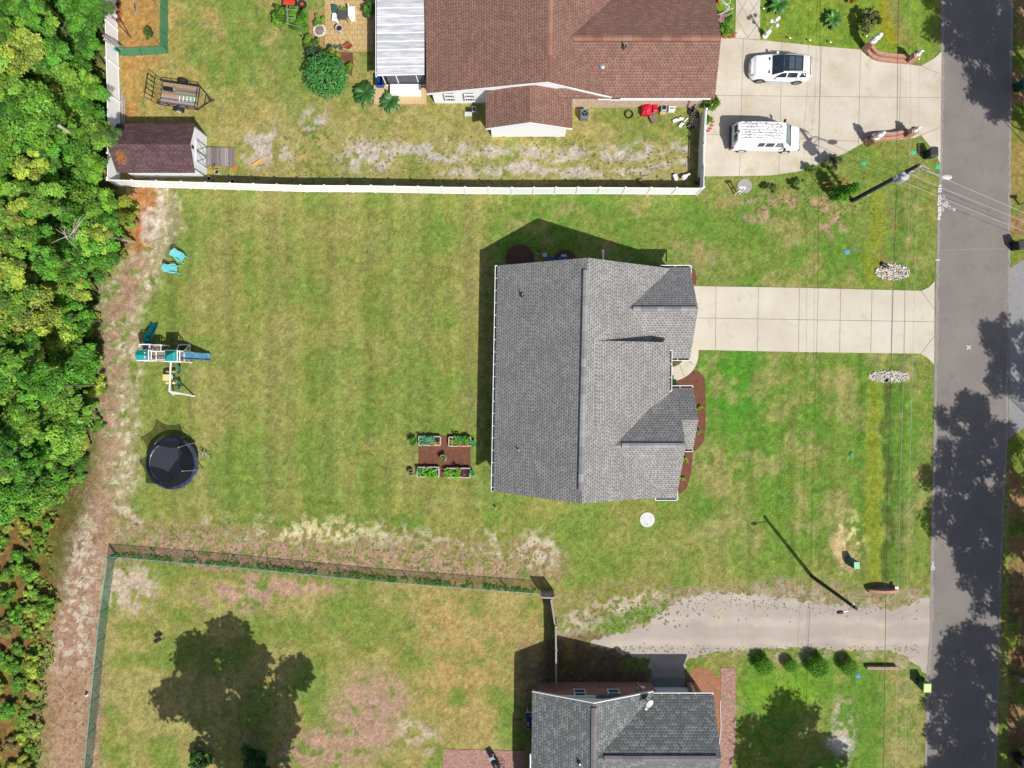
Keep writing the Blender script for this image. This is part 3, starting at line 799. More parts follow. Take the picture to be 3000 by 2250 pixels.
mb.add([(wx0, ys + .003, 2.74), (wxE, ys + .003, 2.74), (4.95, ys + .003, RZ - .3), (wx0, ys + .1, 2.74), (wxE, ys + .1, 2.74), (4.95, ys + .1, RZ - .3)], [(0, 1, 2), (5, 4, 3), (3, 4, 1, 0), (4, 5, 2, 1), (5, 3, 0, 2)])
mb.prism([(wxE + .01, C_.y + .4), (A.x - .45, C_.y + .4), (A.x - .45, A.y - .4), (wxE + .01, A.y - .4)], 0, 2.70)
mb.prism([(wxE + .01, yS + .4), (sxf - .45, yS + .4), (sxf - .45, yN - .45), (wxE + .01, yN - .45)], 0, 2.70)
mb.prism([(sxf - .44, y2 + .4), (x2 - .45, y2 + .4), (x2 - .45, yN - .43), (sxf - .44, yN - .43)], 0, 2.68)
mb.build('wall', m_wallw, house)
mb = MB(); mb.box((A.x - .43, (A.y + C_.y) / 2, 1.15), (.05, 4.9, 2.2)); mb.build('garage_door', m_trim, house)
mb = MB(); mb.box((wxE + .03, .6, 1.05), (.06, .95, 2.05)); mb.build('front_door', M('front_door_paint', C(60, 60, 66), .4), house)
for yy, xx in ((yr2, x2 - .44), (-7.2, sxf - .44)):
    mb = MB(); mb.box((xx, yy, 1.5), (.08, 1.5, 1.4)); f_ = mb.build('window', m_trim, house)
    mb = MB(); mb.box((xx + .045, yy, 1.5), (.02, 1.3, 1.2)); mb.build('pane', m_glass, f_)
for yy in (-5.5, -1.5, 3.0, 6.8):
    mb = MB(); mb.box((wx0 - .02, yy, 1.5), (.08, 1.1, 1.3)); f_ = mb.build('window', m_trim, house)
    mb = MB(); mb.box((wx0 - .07, yy, 1.5), (.02, .95, 1.15)); mb.build('pane', m_glass, f_)
g0 = -.02
gutter(house, P(1457, 778, EZ + g0), P(1445, 1440, EZ + g0), (-1, 0, 0), .95)
gutter(house, Vector((P(1934, 783, EZ).x, A.y, EZ + g0)), Vector((A.x, A.y, EZ + g0)), (0, 1, 0), .95)
gutter(house, Vector((A.x, A.y + .12, EZ + g0)), Vector((A.x, A.y - .75, EZ + g0)), (1, 0, 0), .5, .07)
gutter(house, Vector((xe, C_.y, EZ + g0)), Vector((A.x, C_.y, EZ + g0)), (0, -1, 0), .75)
gutter(house, Vector((A.x - .12, C_.y - .1, EZ + g0)), Vector((A.x - .12, C_.y + .35, EZ + g0)), (1, 0, 0), .4, .07)
gutter(house, Vector((xe + .0, C_.y + .55, pz + g0)), Vector((xe - .02, yN - .25, pz + g0)), (1, 0, 0), .85)
gutter(house, Vector((xe + .15, yN, EZ + g0)), Vector((x2, yN, EZ + g0)), (0, 1, 0), .95)
gutter(house, Vector((sxf + .05, y2, EZ + g0)), Vector((x2, y2, EZ + g0)), (0, -1, 0), .6)
gutter(house, Vector((P(1920, 1458, EZ).x, yS, EZ + g0)), Vector((sxf, yS, EZ + g0)), (0, -1, 0), 1.1)
gutter(house, Vector((sxf, yS - .12, EZ + g0)), Vector((sxf, yS + .75, EZ + g0)), (1, 0, 0), .5, .07)
pipe_vent(house, P(1530, 864, 4.2), .42)
pipe_vent(house, P(1519, 1318, 4.0), .5)
mb = MB()
d0 = P(1767, 758, 2.4)
mb.box((d0.x, d0.y + .2, 2.45), (.13, .75, .1)); mb.box((d0.x - .02, d0.y + .62, 2.45), (.2, .12, .12))
mb.build('downspout', m_trim, house)

# ------------------------------------------------------------------ brown roofed house, north
nh = thing('brown_roof_house', 'large house with brown shingle roof at the top of the picture', 'house', (9, 24, 0))
mb = MB()
WZ, RZN, JZ = 3.0, 5.4, 3.0
yT = 40.0
wW = P(1250, 273, WZ); rS = P(1602, 239, RZN); eS = P(1795, 284, JZ)
wN = Vector((P(1243, 0, WZ).x - .2, yT, WZ))
ySg = wW.y
mb.slab([Vector((wN.x, yT, WZ)), wW, Vector((rS.x, rS.y, RZN)), Vector((rS.x + .35, yT, RZN))], .16)
mb.slab([Vector((rS.x + .35, yT, RZN)), Vector((rS.x, rS.y, RZN)), Vector((eS.x, eS.y, JZ)), Vector((eS.x + .2, yT, JZ))], .16)
# street wing
WR = 4.62
yr = P(2000, 109, WR).y; ye = P(1900, 287, 3.0).y; xa = P(2113, 112, WR).x; yn2 = yr + (yr - ye)
xs0 = P(1640, 105, WR).x
mb.slab([Vector((3.5, yr, WR)), Vector((xa, yr, WR)), Vector((xa, ye, 3.0)), Vector((3.5, ye, 3.0))], .15)
mb.slab([Vector((3.5, yr, WR)), Vector((xa, yr, WR)), Vector((xa, yn2, 3.0)), Vector((3.5, yn2, 3.0))], .15)
mb.slab([Vector((eS.x - .5, yT, 3.2)), Vector((xa - .4, yT, 3.2)), Vector((xa - .4, yn2 - .3, 3.0)), Vector((eS.x - .5, yn2 - .3, 3.0))], .15)
# cross wing addition
az, ar = 2.7, 4.0
aW = P(1423, 376, az); aR = P(1550, 358, ar); aE = P(1677, 377, az); yA = ySg + .3
xr = (aW.x + aE.x) / 2
mb.slab([Vector((aW.x, yA, az)), Vector((aW.x, aW.y, az)), Vector((xr, aW.y, ar)), Vector((xr, yA, ar))], .14)
mb.slab([Vector((xr, yA, ar)), Vector((xr, aW.y, ar)), Vector((aE.x, aW.y, az)), Vector((aE.x, yA, az))], .14)
rf = mb.build('roof', m_sh_brown, nh, uv=True)
tb = [C(166, 126, 108), C(174, 134, 114), C(150, 106, 92), C(166, 120, 100)]
capstrip(Vector((rS.x + .18, rS.y + .3, RZN)), Vector((rS.x + .48, yT, RZN)), .38, .0, 'ridge_vent', rf, tb, 5, .8)
capstrip(Vector((P(1680, 109, WR).x, yr - .05, WR)), Vector((xa - .05, yr - .05, WR)), .42, .0, 'ridge_vent', rf, tb, 6, .7)
# walls
mb = MB(); wy = ySg + .42
mb.prism([(wW.x + .3, wy), (aW.x + 6.5, wy), (aW.x + 6.5, yT), (wW.x + .3, yT)], 0, 2.9)
gx0, gx1 = wW.x + .3, eS.x - .1
def rz_at(x):
    return WZ + (RZN - WZ) * (x - wW.x) / (rS.x - wW.x) if x < rS.x else RZN - (RZN - JZ) * (x - rS.x) / (eS.x - rS.x)
pts = [(gx0, 2.9), (gx1, 2.9), (gx1, rz_at(gx1) - .2), (rS.x, RZN - .2), (gx0, rz_at(gx0) - .2)]
n = len(pts)
mb.add([(x, wy - .15, z) for x, z in pts] + [(x, wy - .05, z) for x, z in pts], [tuple(range(n)), tuple(range(2 * n - 1, n - 1, -1))] + [(i, i + n, (i + 1) % n + n, (i + 1) % n) for i in range(n)])
mb.prism([(aW.x + .38, aW.y + .3), (aE.x - .38, aW.y + .3), (aE.x - .38, wy - .2), (aW.x + .38, wy - .2)], 0, 2.55)
pts = [(aW.x + .38, 2.55), (aE.x - .38, 2.55), (xr, ar - .22)]; n = 3
mb.add([(x, aW.y + .28, z) for x, z in pts] + [(x, aW.y + .4, z) for x, z in pts], [tuple(range(n)), tuple(range(2 * n - 1, n - 1, -1))] + [(i, i + n, (i + 1) % n + n, (i + 1) % n) for i in range(n)])
mb.build('wall', m_wallw, nh)
mb = MB(); mb.prism([(aE.x - .3, ye + .45), (xa - .5, ye + .45), (xa - .5, yn2 - .5), (aE.x - .3, yn2 - .5)], 0, 2.88)
mb.build('brick_wall', m_brickw, nh, uv=True)
mb = MB(); mb.box(((xs0 + xa) / 2 + 2.2, ye - .02, 2.86), (xa - xs0 - 5, .06, .2)); mb.build('fascia', m_trim, nh)
def rake(parent, a, b, w=.12, t=.24):
    mb = MB(); a = Vector(a); b = Vector(b)
    mb.add([a + Vector((0, -.02, .01)), b + Vector((0, -.02, .01)), b + Vector((0, -.02, -t)), a + Vector((0, -.02, -t)), a + Vector((0, -.02 - w / 3, .01)), b + Vector((0, -.02 - w / 3, .01)), b + Vector((0, -.02 - w / 3, -t)), a + Vector((0, -.02 - w / 3, -t))],
           [(3, 2, 1, 0), (4, 5, 6, 7), (0, 1, 5, 4), (2, 3, 7, 6), (0, 4, 7, 3), (1, 2, 6, 5)])
    return mb.build('rake_board', m_trim, parent)
rake(nh, wW, Vector((rS.x, rS.y, RZN))); rake(nh, Vector((rS.x, rS.y, RZN)), eS)
rake(nh, Vector((aW.x, aW.y, az)), Vector((xr, aW.y, ar))); rake(nh, Vector((xr, aW.y, ar)), Vector((aE.x, aW.y, az)))
gutter(nh, Vector((eS.x - .2, ye, 2.98)), Vector((xa - 1.1, ye, 2.98)), (0, -1, 0), 1.1, .1)
def win_s(parent, x0, x1, z0, z1, y, bars=True, out=-1, mat=None):
    mb = MB(); cx, cz = (x0 + x1) / 2, (z0 + z1) / 2; w, h = x1 - x0, z1 - z0
    f = .07
    for (a, b, c, d) in ((x0, x1, z1 - f, z1), (x0, x1, z0, z0 + f), (x0, x0 + f, z0 + f, z1 - f), (x1 - f, x1, z0 + f, z1 - f), (x0 + f, x1 - f, cz - .03, cz + .03)):
        mb.box(((a + b) / 2, y + out * .05, (c + d) / 2), (b - a, .09, d - c))
    if bars:
        for k in (1, 2, 3): mb.box((x0 + w * k / 4, y + out * .042, cz), (.025, .03, h - .1))
    o = mb.build('window', mat or m_trim, parent)
    mb = MB(); mb.box((cx, y + out * .012, cz), (w - .05, .02, h - .05)); mb.build('pane', m_glass, o)
    return o
wf = wy - .15
for px0, px1 in ((1303, 1333), (1361, 1391)):
    win_s(nh, P(px0, 0, 1.6).x, P(px1, 0, 1.6).x, .85, 2.2, wf + .02 if False else wf)
mb = MB(); q = P(1783, 300, 2); 
win_s(nh, P(1750, 0, 1.6).x, P(1790, 0, 1.6).x, 1.7, 2.5, ye + .45)
# downspout at the shaded corner
mb = MB(); mb.tube([P(2050, 293, 2.8), P(2048, 300, 2.6), P(2034, 326, .6), P(2033, 332, .1)], .06, 6); mb.build('downspout', m_steel, nh)
pipe_vent(nh, P(1828, 136, 4.4), .5, .06)
mb = MB(); c = P(1764, 196, 3.75); mb.lathe((c.x, c.y, c.z - .05), [(.14, -.1), (.14, .14), (.2, .16), (.2, .22), (.08, .28)], 16); mb.build('roof_vent', m_steel, nh)
# metal porch roof, screened porch and deck
pr = thing('metal_roof_porch', 'weathered white ribbed metal porch roof west of the brown roof', 'porch', (P(1175, 110, 0).x, 26, 0))
mb = MB(); zt = 2.75
pw = P(1104, 218, zt - .15).x; pe = P(1243, 218, zt + .1).x; yb = P(1104, 218, zt).y
mt, tt, bt = nt('weathered_metal_roof')
v = geo_pos(tt); mp = tt.nodes.new('ShaderNodeMapping'); mp.inputs['Scale'].default_value = (.35, 2.4, 1); tt.links.new(v, mp.inputs['Vector'])
f = noise(tt, 1.6, 6, vec=mp.outputs[0], rough=.65)
tt.links.new(ramp(tt, f, [(.3, C(176, 178, 184)), (.48, C(212, 213, 217)), (.62, C(240, 240, 243))]), bt.inputs['Base Color'])
bt.inputs['Roughness'].default_value = .55
k = 0; y = yb
while y < yT:
    mb.slab([(pw, y + .005, zt - .12), (pe, y + .005, zt + .05), (pe, y + .635, zt + .05), (pw, y + .635, zt - .12)], .04)
    y += .64
proof = mb.build('roof', mt, pr)
mb = MB(); y = yb
while y < yT:
    mb.slab([(pw, y - .02, zt - .08), (pe, y - .02, zt + .09), (pe, y + .02, zt + .09), (pw, y + .02, zt - .08)], .05); y += .64
mb.build('seam', m_white, proof)
gutter(pr, Vector((pw, yb - .1, zt - .12)), Vector((pw, yT, zt - .12)), (-1, 0, 0), 9, .06)
mb = MB()
for i, px in enumerate((1118, 1158, 1218)):
    q = P(px, 220, 2.5); mb.tube([(q.x, yb + .12, 2.55), (q.x, yb + .12, .35)], .04, 6)
mb.box(((pw + pe) / 2, yb - .015, zt - .06), (pe - pw, .03, .12), ry=-.06); mb.box(((pw + pe) / 2 + .1, yb + .12, .5), (pe - pw - .5, .04, .08))
mb.build('frame', m_white, pr)
mb = MB(); mb.box(((pw + pe) / 2 + .25, yb + .16, 1.45), (pe - pw - .7, .01, 2.1)); mb.box((pw + .35, yb + 6, 1.45), (.01, 11.6, 2.1))
mb.build('screen', M_net('insect_screen', C(120, 124, 132), .8, 40), pr)
m_deck = M_brick('deck_boards', C(222, 190, 140), C(232, 204, 158), C(150, 120, 80), 5.0, .14, rough=.8, msz=.012)
m_deckv = M('deck_edge', C(214, 182, 134), .8)
dk = thing('timber_deck', 'new pale timber deck wrapping the screened porch', 'deck', P(1170, 290, 0))
mb = MB(); x0 = P(1095, 0, .35).x; x1 = P(1250, 0, .35).x; y0 = P(0, 304, .35).y; 
x = x0; 
while x < x1 - .1:
    mb.box((x + .068, (y0 + yb + .2) / 2, .33), (.13, yb + .2 - y0, .05), col=None); x += .145
mb.build('board', M('deck_board_wood', C(226, 196, 148), .75, .12, 6), dk)
mb = MB(); mb.box(((x0 + x1) / 2, y0 + .02, .15), (x1 - x0, .04, .29)); mb.box((x0 + .02, (y0 + yb) / 2 + .1, .15), (.04, yb - y0, .29)); mb.build('skirt', m_deckv, dk)
t = thing('deck_box', 'long white storage box with closed lid on the timber deck', 'storage box', P(1188, 262, .36))
q0 = P(1143, 246, 1.0); q1 = P(1233, 275, 1.0)
mb = MB(); mb.box(((q0.x + q1.x) / 2, (q0.y + q1.y) / 2, .66), (q1.x - q0.x - .06, .7, .6)); mb.build('body', m_white, t, bevel=.02)
mb = MB(); mb.box(((q0.x + q1.x) / 2, (q0.y + q1.y) / 2, 1.0), (q1.x - q0.x, .76, .06)); mb.build('lid', m_white, t, bevel=.02)
t = thing('blue_bin', 'open blue recycling bin at the porch corner', 'bin', P(1112, 238, 0))
q = P(1111, 234, .9)
mb = MB()
for (dx, dy, w, d) in ((-.26, 0, .03, .8), (.26, 0, .03, .8), (0, .4, .55, .03), (0, -.4, .55, .03)): mb.box((q.x + dx, q.y + dy, .45), (w, d, .9))
mb.box((q.x, q.y, .05), (.5, .78, .04)); mb.build('body', M('blue_plastic', C(30, 90, 170), .4), t)
# wooden steps / boards, roof edge orange pipe
# ------------------------------------------------------------------ brick house, south
bh = thing('brick_house', 'red brick house with weathered grey roof at the bottom edge', 'house', (8.6, -27, 0))
mb = MB(); z1, z2_ = 3.0, 5.1
nw_ = P(1559, 2029, z1); rN = P(1740, 2063, z2_); yG = nw_.y; yB = -44.0
exE = P(1915, 2036, z1).x
mb.slab([nw_, Vector((nw_.x - .2, yB, z1)), Vector((rN.x - .2, yB, z2_)), Vector((rN.x, rN.y, z2_))], .14)
mb.slab([Vector((rN.x - .2, yB, z2_)), Vector((rN.x, rN.y, z2_)), Vector((exE, yG, z1)), Vector((exE, yB, z1))], .14)
yE = P(1900, 2035, z1).y; yRr = P(1900, 2222, 5.0).y; xE = P(2090, 2036, z1).x; xE2 = xE
mb.slab([Vector((rN.x + .4, yE, z1 - .0)), Vector((xE, yE, z1)), Vector((xE2, yRr, 5.0)), Vector((rN.x + .4, yRr, 5.0))], .14)
mb.slab([Vector((rN.x + .4, yRr, 5.0)), Vector((xE2, yRr, 5.0)), Vector((xE2, 2 * yRr - yE, z1)), Vector((rN.x + .4, 2 * yRr - yE, z1))], .14)
rf = mb.build('roof', m_sh_old, bh, uv=True)
to = [C(128, 122, 128), C(136, 130, 134), C(120, 116, 122)]
capstrip(Vector((rN.x, rN.y - .25, z2_)), Vector((rN.x - .2, yB, z2_)), .38, .06, 'ridge_vent', rf, to, 8, 1.2)
capstrip(Vector((P(1770, 0, 5).x, yRr, 5.0)), Vector((xE2 - .3, yRr, 5.0)), .40, .06, 'ridge_vent', rf, to, 9, 1.2)
bw_y = -23.93
mb = MB(); bx0 = P(1575, 0, 0).x; bx1 = P(2037, 0, 0).x; gx0_, gx1_ = 11.2, 14.0
mb.prism([(bx0, yB), (9.8, yB), (9.8, bw_y), (bx0, bw_y)], 0, 2.86)
yW = -30.5
mb.prism([(9.803, yW), (gx0_, yW), (gx0_, bw_y), (9.803, bw_y)], 0, 2.86)
mb.prism([(gx0_ + .003, yW), (gx1_ - .003, yW), (gx1_ - .003, bw_y - .45), (gx0_ + .003, bw_y - .45)], 0, 2.85)
mb.prism([(gx1_, yW), (bx1, yW), (bx1, bw_y), (gx1_, bw_y)], 0, 2.86)
mb.box(((gx0_ + gx1_) / 2, bw_y - .1, 2.56), (gx1_ - gx0_ - .004, .19, .58))
mb.build('brick_wall', m_brickr, bh, uv=True)
mb = MB(); mb.box(((gx0_ + gx1_) / 2, bw_y - .42, 1.1), (gx1_ - gx0_ - .02, .05, 2.2)); gd = mb.build('garage_door', m_trim, bh)
mb = MB(); pts = [(P(1640, 0, 2.9).x - .8, 2.86), (P(1870, 0, 2.9).x + .6, 2.86), (rN.x, z2_ - .2)]; n = 3
mb.add([(x, bw_y + .06, z) for x, z in pts] + [(x, bw_y - .08, z) for x, z in pts], [tuple(range(n - 1, -1, -1)), tuple(range(n, 2 * n))] + [(i, (i + 1) % n, (i + 1) % n + n, i + n) for i in range(n)])
mb.box((rN.x, bw_y + .09, 2.93), (8.0, .2, .16))
mb.build('gable_siding', m_trim, bh)
for s_ in ((4.78, 5.7), (7.42, 8.36)): win_s(bh, s_[0], s_[1], 1.45, 2.72, bw_y, bars=False, out=1)
mb = MB(); a = Vector(nw_); b = Vector((rN.x, rN.y, z2_)); c = Vector((exE, yG, z1))
for p, q in ((a, b), (b, c)):
    o = Vector((0, .03, 0)); mb.add([p + o, q + o, q + o * 3, p + o * 3, p + o - Vector((0, 0, .22)), q + o - Vector((0, 0, .22)), q + o * 3 - Vector((0, 0, .22)), p + o * 3 - Vector((0, 0, .22))],
        [(0, 1, 2, 3), (7, 6, 5, 4), (3, 2, 6, 7), (0, 4, 5, 1), (0, 3, 7, 4), (1, 5, 6, 2)])
mb.build('rake_board', m_trim, bh)
gutter(bh, Vector((P(1890, 0, 3).x, yE, 2.98)), Vector((xE, yE, 2.98)), (0, 1, 0), 1.05, .08)
mb = MB(); mb.tube([P(2040, 2035, 2.7), P(2036, 2030, 2.4), P(2025, 2006, .4), P(2023, 2000, .1)], .055, 6); mb.build('downspout', m_trim, bh)
mb = MB(); mb.tube([(nw_.x - .12, yG - 4.7, 2.9), (nw_.x - .14, -32, 2.9)], .07, 6); mb.build('downspout', m_trim, bh)
q = P(1868, 2018, 1.4)
mb = MB(); mb.box((q.x, bw_y + .08, 1.5), (.25, .16, .5)); mb.tube([(q.x, bw_y + .07, 1.7), (q.x, bw_y + .07, 2.8)], .03, 6); mb.build('meter_box', m_steel, bh)
q = P(1884, 2022, 1.4)
mb = MB(); mb.box((q.x, bw_y + .08, 1.3), (.3, .18, .4)); mb.tube([(q.x - .1, bw_y + .07, 1.3), (q.x - .25, bw_y + .07, .1)], .03, 6); mb.build('meter_box', m_trim, bh)
pipe_vent(bh, P(1698, 2232, 4.6), .4)
# satellite dish
t = thing('satellite_dish', 'pale grey satellite dish on a black mast over the garage roof corner', 'satellite dish', P(1893, 2052, 3.2))
mb = MB(); c = P(1902, 2061, 3.95)
mb.lathe((0, 0, 0), [(.0, -.06), (.12, -.05), (.22, -.02), (.29, .03), (.31, .07), (.27, .05), (.15, -.01), (.0, -.03)], 20, sx=1.15)
R = Matrix.Rotation(math.radians(35), 3, Vector((.4, 1, 0)))
mb.v = [tuple(R @ Vector(p) + c) for p in mb.v]; mb.build('dish', m_steel if False else M('dish_grey', C(226, 228, 230), .4), t, smooth=True)
mb = MB(); e = P(1893, 2077, 4.15); mb.tube([c + Vector((-.1, -.15, -.02)), e], .025, 6); mb.box(e, (.16, .12, .1)); mb.build('feed_arm', m_white, t)
mb = MB(); mb.tube([P(1878, 2050, 3.15), P(1888, 2046, 3.7), c], .035, 6); mb.tube([P(1892, 2038, 3.1), P(1888, 2046, 3.7)], .03, 6); mb.tube([P(1876, 2043, 3.1), P(1888, 2046, 3.7)], .03, 6); mb.build('mast', m_black, t)
t = thing('navy_banner', 'navy banner with pale star and blocks by the west wall of the brick house', 'banner', P(1550, 2110, 0))
a = P(1542, 2088, 1.1); b = P(1540, 2140, 1.1)
mb = MB(); mb.box(((a.x + .55), (a.y + b.y) / 2, 1.08), (1.1, a.y - b.y, .04)); bn = mb.build('panel', M('navy', C(34, 44, 92), .6), t)
mb = MB(); pw_ = M('pale_print', C(176, 180, 214), .6)
for yy in (.27, .52, .83): mb = MB(); mb.box((a.x + .14, a.y - (a.y - b.y) * (.42 + yy * .6) , 1.104), (.16, .13, .006)); mb.build('print', pw_, bn)
mb = MB()
c = Vector((a.x + .3, a.y - .2, 1.104)); pts = []
for i in range(8):
    rr = .13 if i % 2 == 0 else .045; pts.append((c.x + rr * math.cos(i * math.pi / 4), c.y + rr * math.sin(i * math.pi / 4)))
mb.prism(pts, 1.101, 1.107); mb.build('print', pw_, bn)
mb = MB(); mb.box((a.x + .55, a.y + .03, 1.09), (1.14, .04, .04)); mb.build('frame', m_trim, t)
for yy in (a.y - .1, b.y + .1):
    for xx in (a.x + .1, a.x + 1.0): mb = MB(); mb.box((xx, yy, .53), (.04, .04, 1.05)); mb.build('leg', m_trim, t)
# ------------------------------------------------------------------ shed
sh = thing('garden_shed', 'white shed with dark brown shingle roof in the fence corner', 'shed', (-27.5, 18.2, 0))
x0, x1 = -30.35, -24.5; y0, y1 = P(0, 503, 2.3).y - .02, P(0, 364, 2.3).y; yr = (y0 + y1) / 2; ez, rz = 2.3, 3.25
mb = MB()
def bow(k): return 0
mb.slab([(x0 - .1, y0 - .05, ez), (x1 + .05, y0 - .05, ez), (x1 + .12, yr, rz), (x0 - .35, yr, rz)], .1)
mb.slab([(x0 - .35, yr, rz), (x1 + .12, yr, rz), (x1 + .05, y1 + .05, ez), (x0 - .1, y1 + .05, ez)], .1)
rf = mb.build('roof', m_sh_shed, sh, uv=True)
mb = MB()
q = P(354, 462, 2.85); rr = random.Random(4)
for i in range(160):
    a = rr.uniform(0, 6.28); d_ = rr.random() ** .6
    x = q.x + math.cos(a) * .42 * d_; y = q.y + math.sin(a) * .5 * d_; z = ez + (rz - ez) * (y - y0) / (yr - y0) + .02
    w = rr.uniform(.04, .12); g = rr.uniform(0, 3.14); mb.quad((x - w * math.cos(g), y - w * math.sin(g), z), (x + .03, y - .03, z + .02), (x + w * math.cos(g), y + w * math.sin(g), z + .01), (x - .03, y + .03, z + .02))
mb.build('pine_needles', M('dry_needles', C(190, 126, 62), .9, .4, 30), rf)
mb = MB(); mb.prism([(x0 + .12, y0 + .25), (x1, y0 + .25), (x1, y1 - .1), (x0 + .12, y1 - .1)], 0, 2.2)
pts = [(y0 + .25, 2.2), (y1 - .1, 2.2), (yr, rz - .12)]
for X0, X1 in ((x1 - .1, x1 - .003), (x0 + .123, x0 + .2)):
    mb.add([(X0, y, z) for y, z in pts] + [(X1, y, z) for y, z in pts], [(2, 1, 0), (3, 4, 5), (0, 1, 4, 3), (1, 2, 5, 4), (2, 0, 3, 5)])
mb.build('wall', m_wallw, sh)
m_grey_tr = M('grey_trim', C(150, 158, 164), .5)
dy0, dy1 = 17.25, 19.0
for (a, b) in ((dy0, (dy0 + dy1) / 2 - .01), ((dy0 + dy1) / 2 + .01, dy1)):
    mb = MB(); mb.box((x1 + .03, (a + b) / 2, 1.05), (.05, b - a, 1.9)); dr = mb.build('door', m_wallw, sh)
    mb = MB(); w = .07
    for (yy, zz, dw, dh) in ((a + w / 2, 1.05, w, 1.9), (b - w / 2, 1.05, w, 1.9), ((a + b) / 2, 2.0 - w / 2, b - a, w), ((a + b) / 2, .1 + w / 2, b - a, w)): mb.box((x1 + .065, yy, zz), (.02, dw, dh))
    L = math.hypot(b - a, 1.9); an = math.atan2(1.9, b - a)
    for s in (1, -1): mb.box((x1 + .068, (a + b) / 2, 1.05), (.02, L - .1, .05), rx=s * an)
    mb.build('door_trim', m_grey_tr, dr)
mb = MB(); mb.box((x1 + .02, yr, 2.55), (.04, .25, .35)); mb.build('vent', m_dark, sh)
for yy in (y0 + .28, y1 - .14): mb = MB(); mb.box((x1 + .01, yy, 1.1), (.04, .1, 2.2)); mb.build('corner_trim', m_grey_tr, sh)
t = thing('wooden_ramp', 'weathered grey plank ramp before the shed doors', 'ramp', (x1 + 1, 18, 0))
rr = random.Random(7); k = 0; xx = P(606, 0, 0).x; mb = MB(); ya, yb_ = P(0, 488, 0).y, P(0, 434, 0).y
while xx < P(684, 0, 0).x:
    g = rr.uniform(.8, 1.15); zz = .26 - .2 * k / 14
    mb.box((xx + .07, (ya + yb_) / 2, zz), (.135, yb_ - ya + rr.uniform(-.04, .04), .04), col=C(158 * g, 148 * g, 146 * g)); xx += .148; k += 1
mb.build('plank', M_attr('old_planks', .85, .3, 14), t)
for yy in (ya + .05, yb_ - .05): mb = MB(); mb.slab([(x1 + .03, yy - .03, .23), (x1 + 2.1, yy - .03, .05), (x1 + 2.1, yy + .03, .05), (x1 + .03, yy + .03, .23)], .08); mb.build('stringer', M('old_wood', C(120, 112, 106), .9), t)
# ------------------------------------------------------------------ fences
def lerp(a, b, t): return a + (b - a) * t
def resample(pts, step):
    out = []; 
    for a, b in zip(pts[:-1], pts[1:]):
        L = (b - a).length; n = max(1, round(L / step))
        out += [lerp(a, b, i / n) for i in range(n)]
    return out + [pts[-1]]
m_vinyl_groove = None
def vinyl_fence(name, label, pxs, step=1.86, h=1.83, lattice=(), first=0):
    pts = resample([P(x, y) for x, y in pxs], step)
    t = thing(name, label, 'fence', pts[0])
    mt_ = MATS.get('vinyl_fence_panel')
    if not mt_:
        mt_, tt_, b_ = nt('vinyl_fence_panel')
        uvn = tt_.nodes.new('ShaderNodeUVMap'); uvn.uv_map = 'UVMap'
        sp = tt_.nodes.new('ShaderNodeSeparateXYZ'); tt_.links.new(uvn.outputs[0], sp.inputs[0])
        mm = tt_.nodes.new('ShaderNodeMath'); mm.operation = 'MULTIPLY'; mm.inputs[1].default_value = 5.5; tt_.links.new(sp.outputs[0], mm.inputs[0])
        fr = tt_.nodes.new('ShaderNodeMath'); fr.operation = 'FRACT'; tt_.links.new(mm.outputs[0], fr.inputs[0])
        tt_.links.new(ramp(tt_, fr.outputs[0], [(0, (.70, .71, .73)), (.1, (.84, .85, .86)), (.9, (.84, .85, .86)), (1, (.70, .71, .73))]), b_.inputs['Base Color'])
        b_.inputs['Roughness'].default_value = .4
        MATS['vinyl_fence_panel'] = mt_
    for i, p in enumerate(pts):
        mb = MB(); mb.box((p.x, p.y, (h + .03) / 2), (.125, .125, h + .03)); mb.box((p.x, p.y, h + .05), (.15, .15, .03)); mb.lathe((p.x, p.y, h + .065), [(.09, 0), (.0, .06)], 4, rz=math.pi / 4)
        mb.build('post', m_white, t)
    for i in range(len(pts) - 1):
        a, b = pts[i], pts[i + 1]; c = (a + b) / 2; d = b - a; an = math.atan2(d.y, d.x); L = d.length - .13
        hh = h - .02; lat = i in lattice
        top = hh - (.36 if lat else 0)
        mb = MB(); mb.box((c.x, c.y, .06 + (top - .06) / 2), (L, .035, top - .1), rz=an); pn = mb.build('panel', mt_, t, uv=True)
        mb = MB(); mb.box((c.x, c.y, .12), (L, .06, .13), rz=an); mb.box((c.x, c.y, hh - .03), (L, .055, .09), rz=an)
        if lat:
            m3 = MB(); m3.box((c.x, c.y, top), (L, .055, .08), rz=an); m3.build('lattice_rail', m_white, pn); m3 = MB(); k = int(L / .11)
            for j in range(k):
                q = a + d * ((j + .5) / k); m3.box((q.x, q.y, (top + hh) / 2), (.035, .02, hh - top), rz=an)
            m3.build('spindles', m_white, pn)
        mb.build('rail', m_white, pn)
    return t
vinyl_fence('vinyl_fence', 'long white vinyl privacy fence dividing the two back yards', [(352, 546), (700, 556), (900, 562), (1100, 563), (1300, 567), (1500, 569), (1750, 568), (2040, 570)])
vinyl_fence('vinyl_fence', 'short white fence with spindle topped panels beside the forecourt', [(2044, 566), (2047, 440), (2052, 345)], 2.3, lattice=(1, 2))
vinyl_fence('vinyl_fence', 'tall white vinyl fence between the woods and the garden shed', [(339, -220), (341, 0), (346, 90), (349, 200), (352, 300), (353, 400), (353, 540)], 1.95)

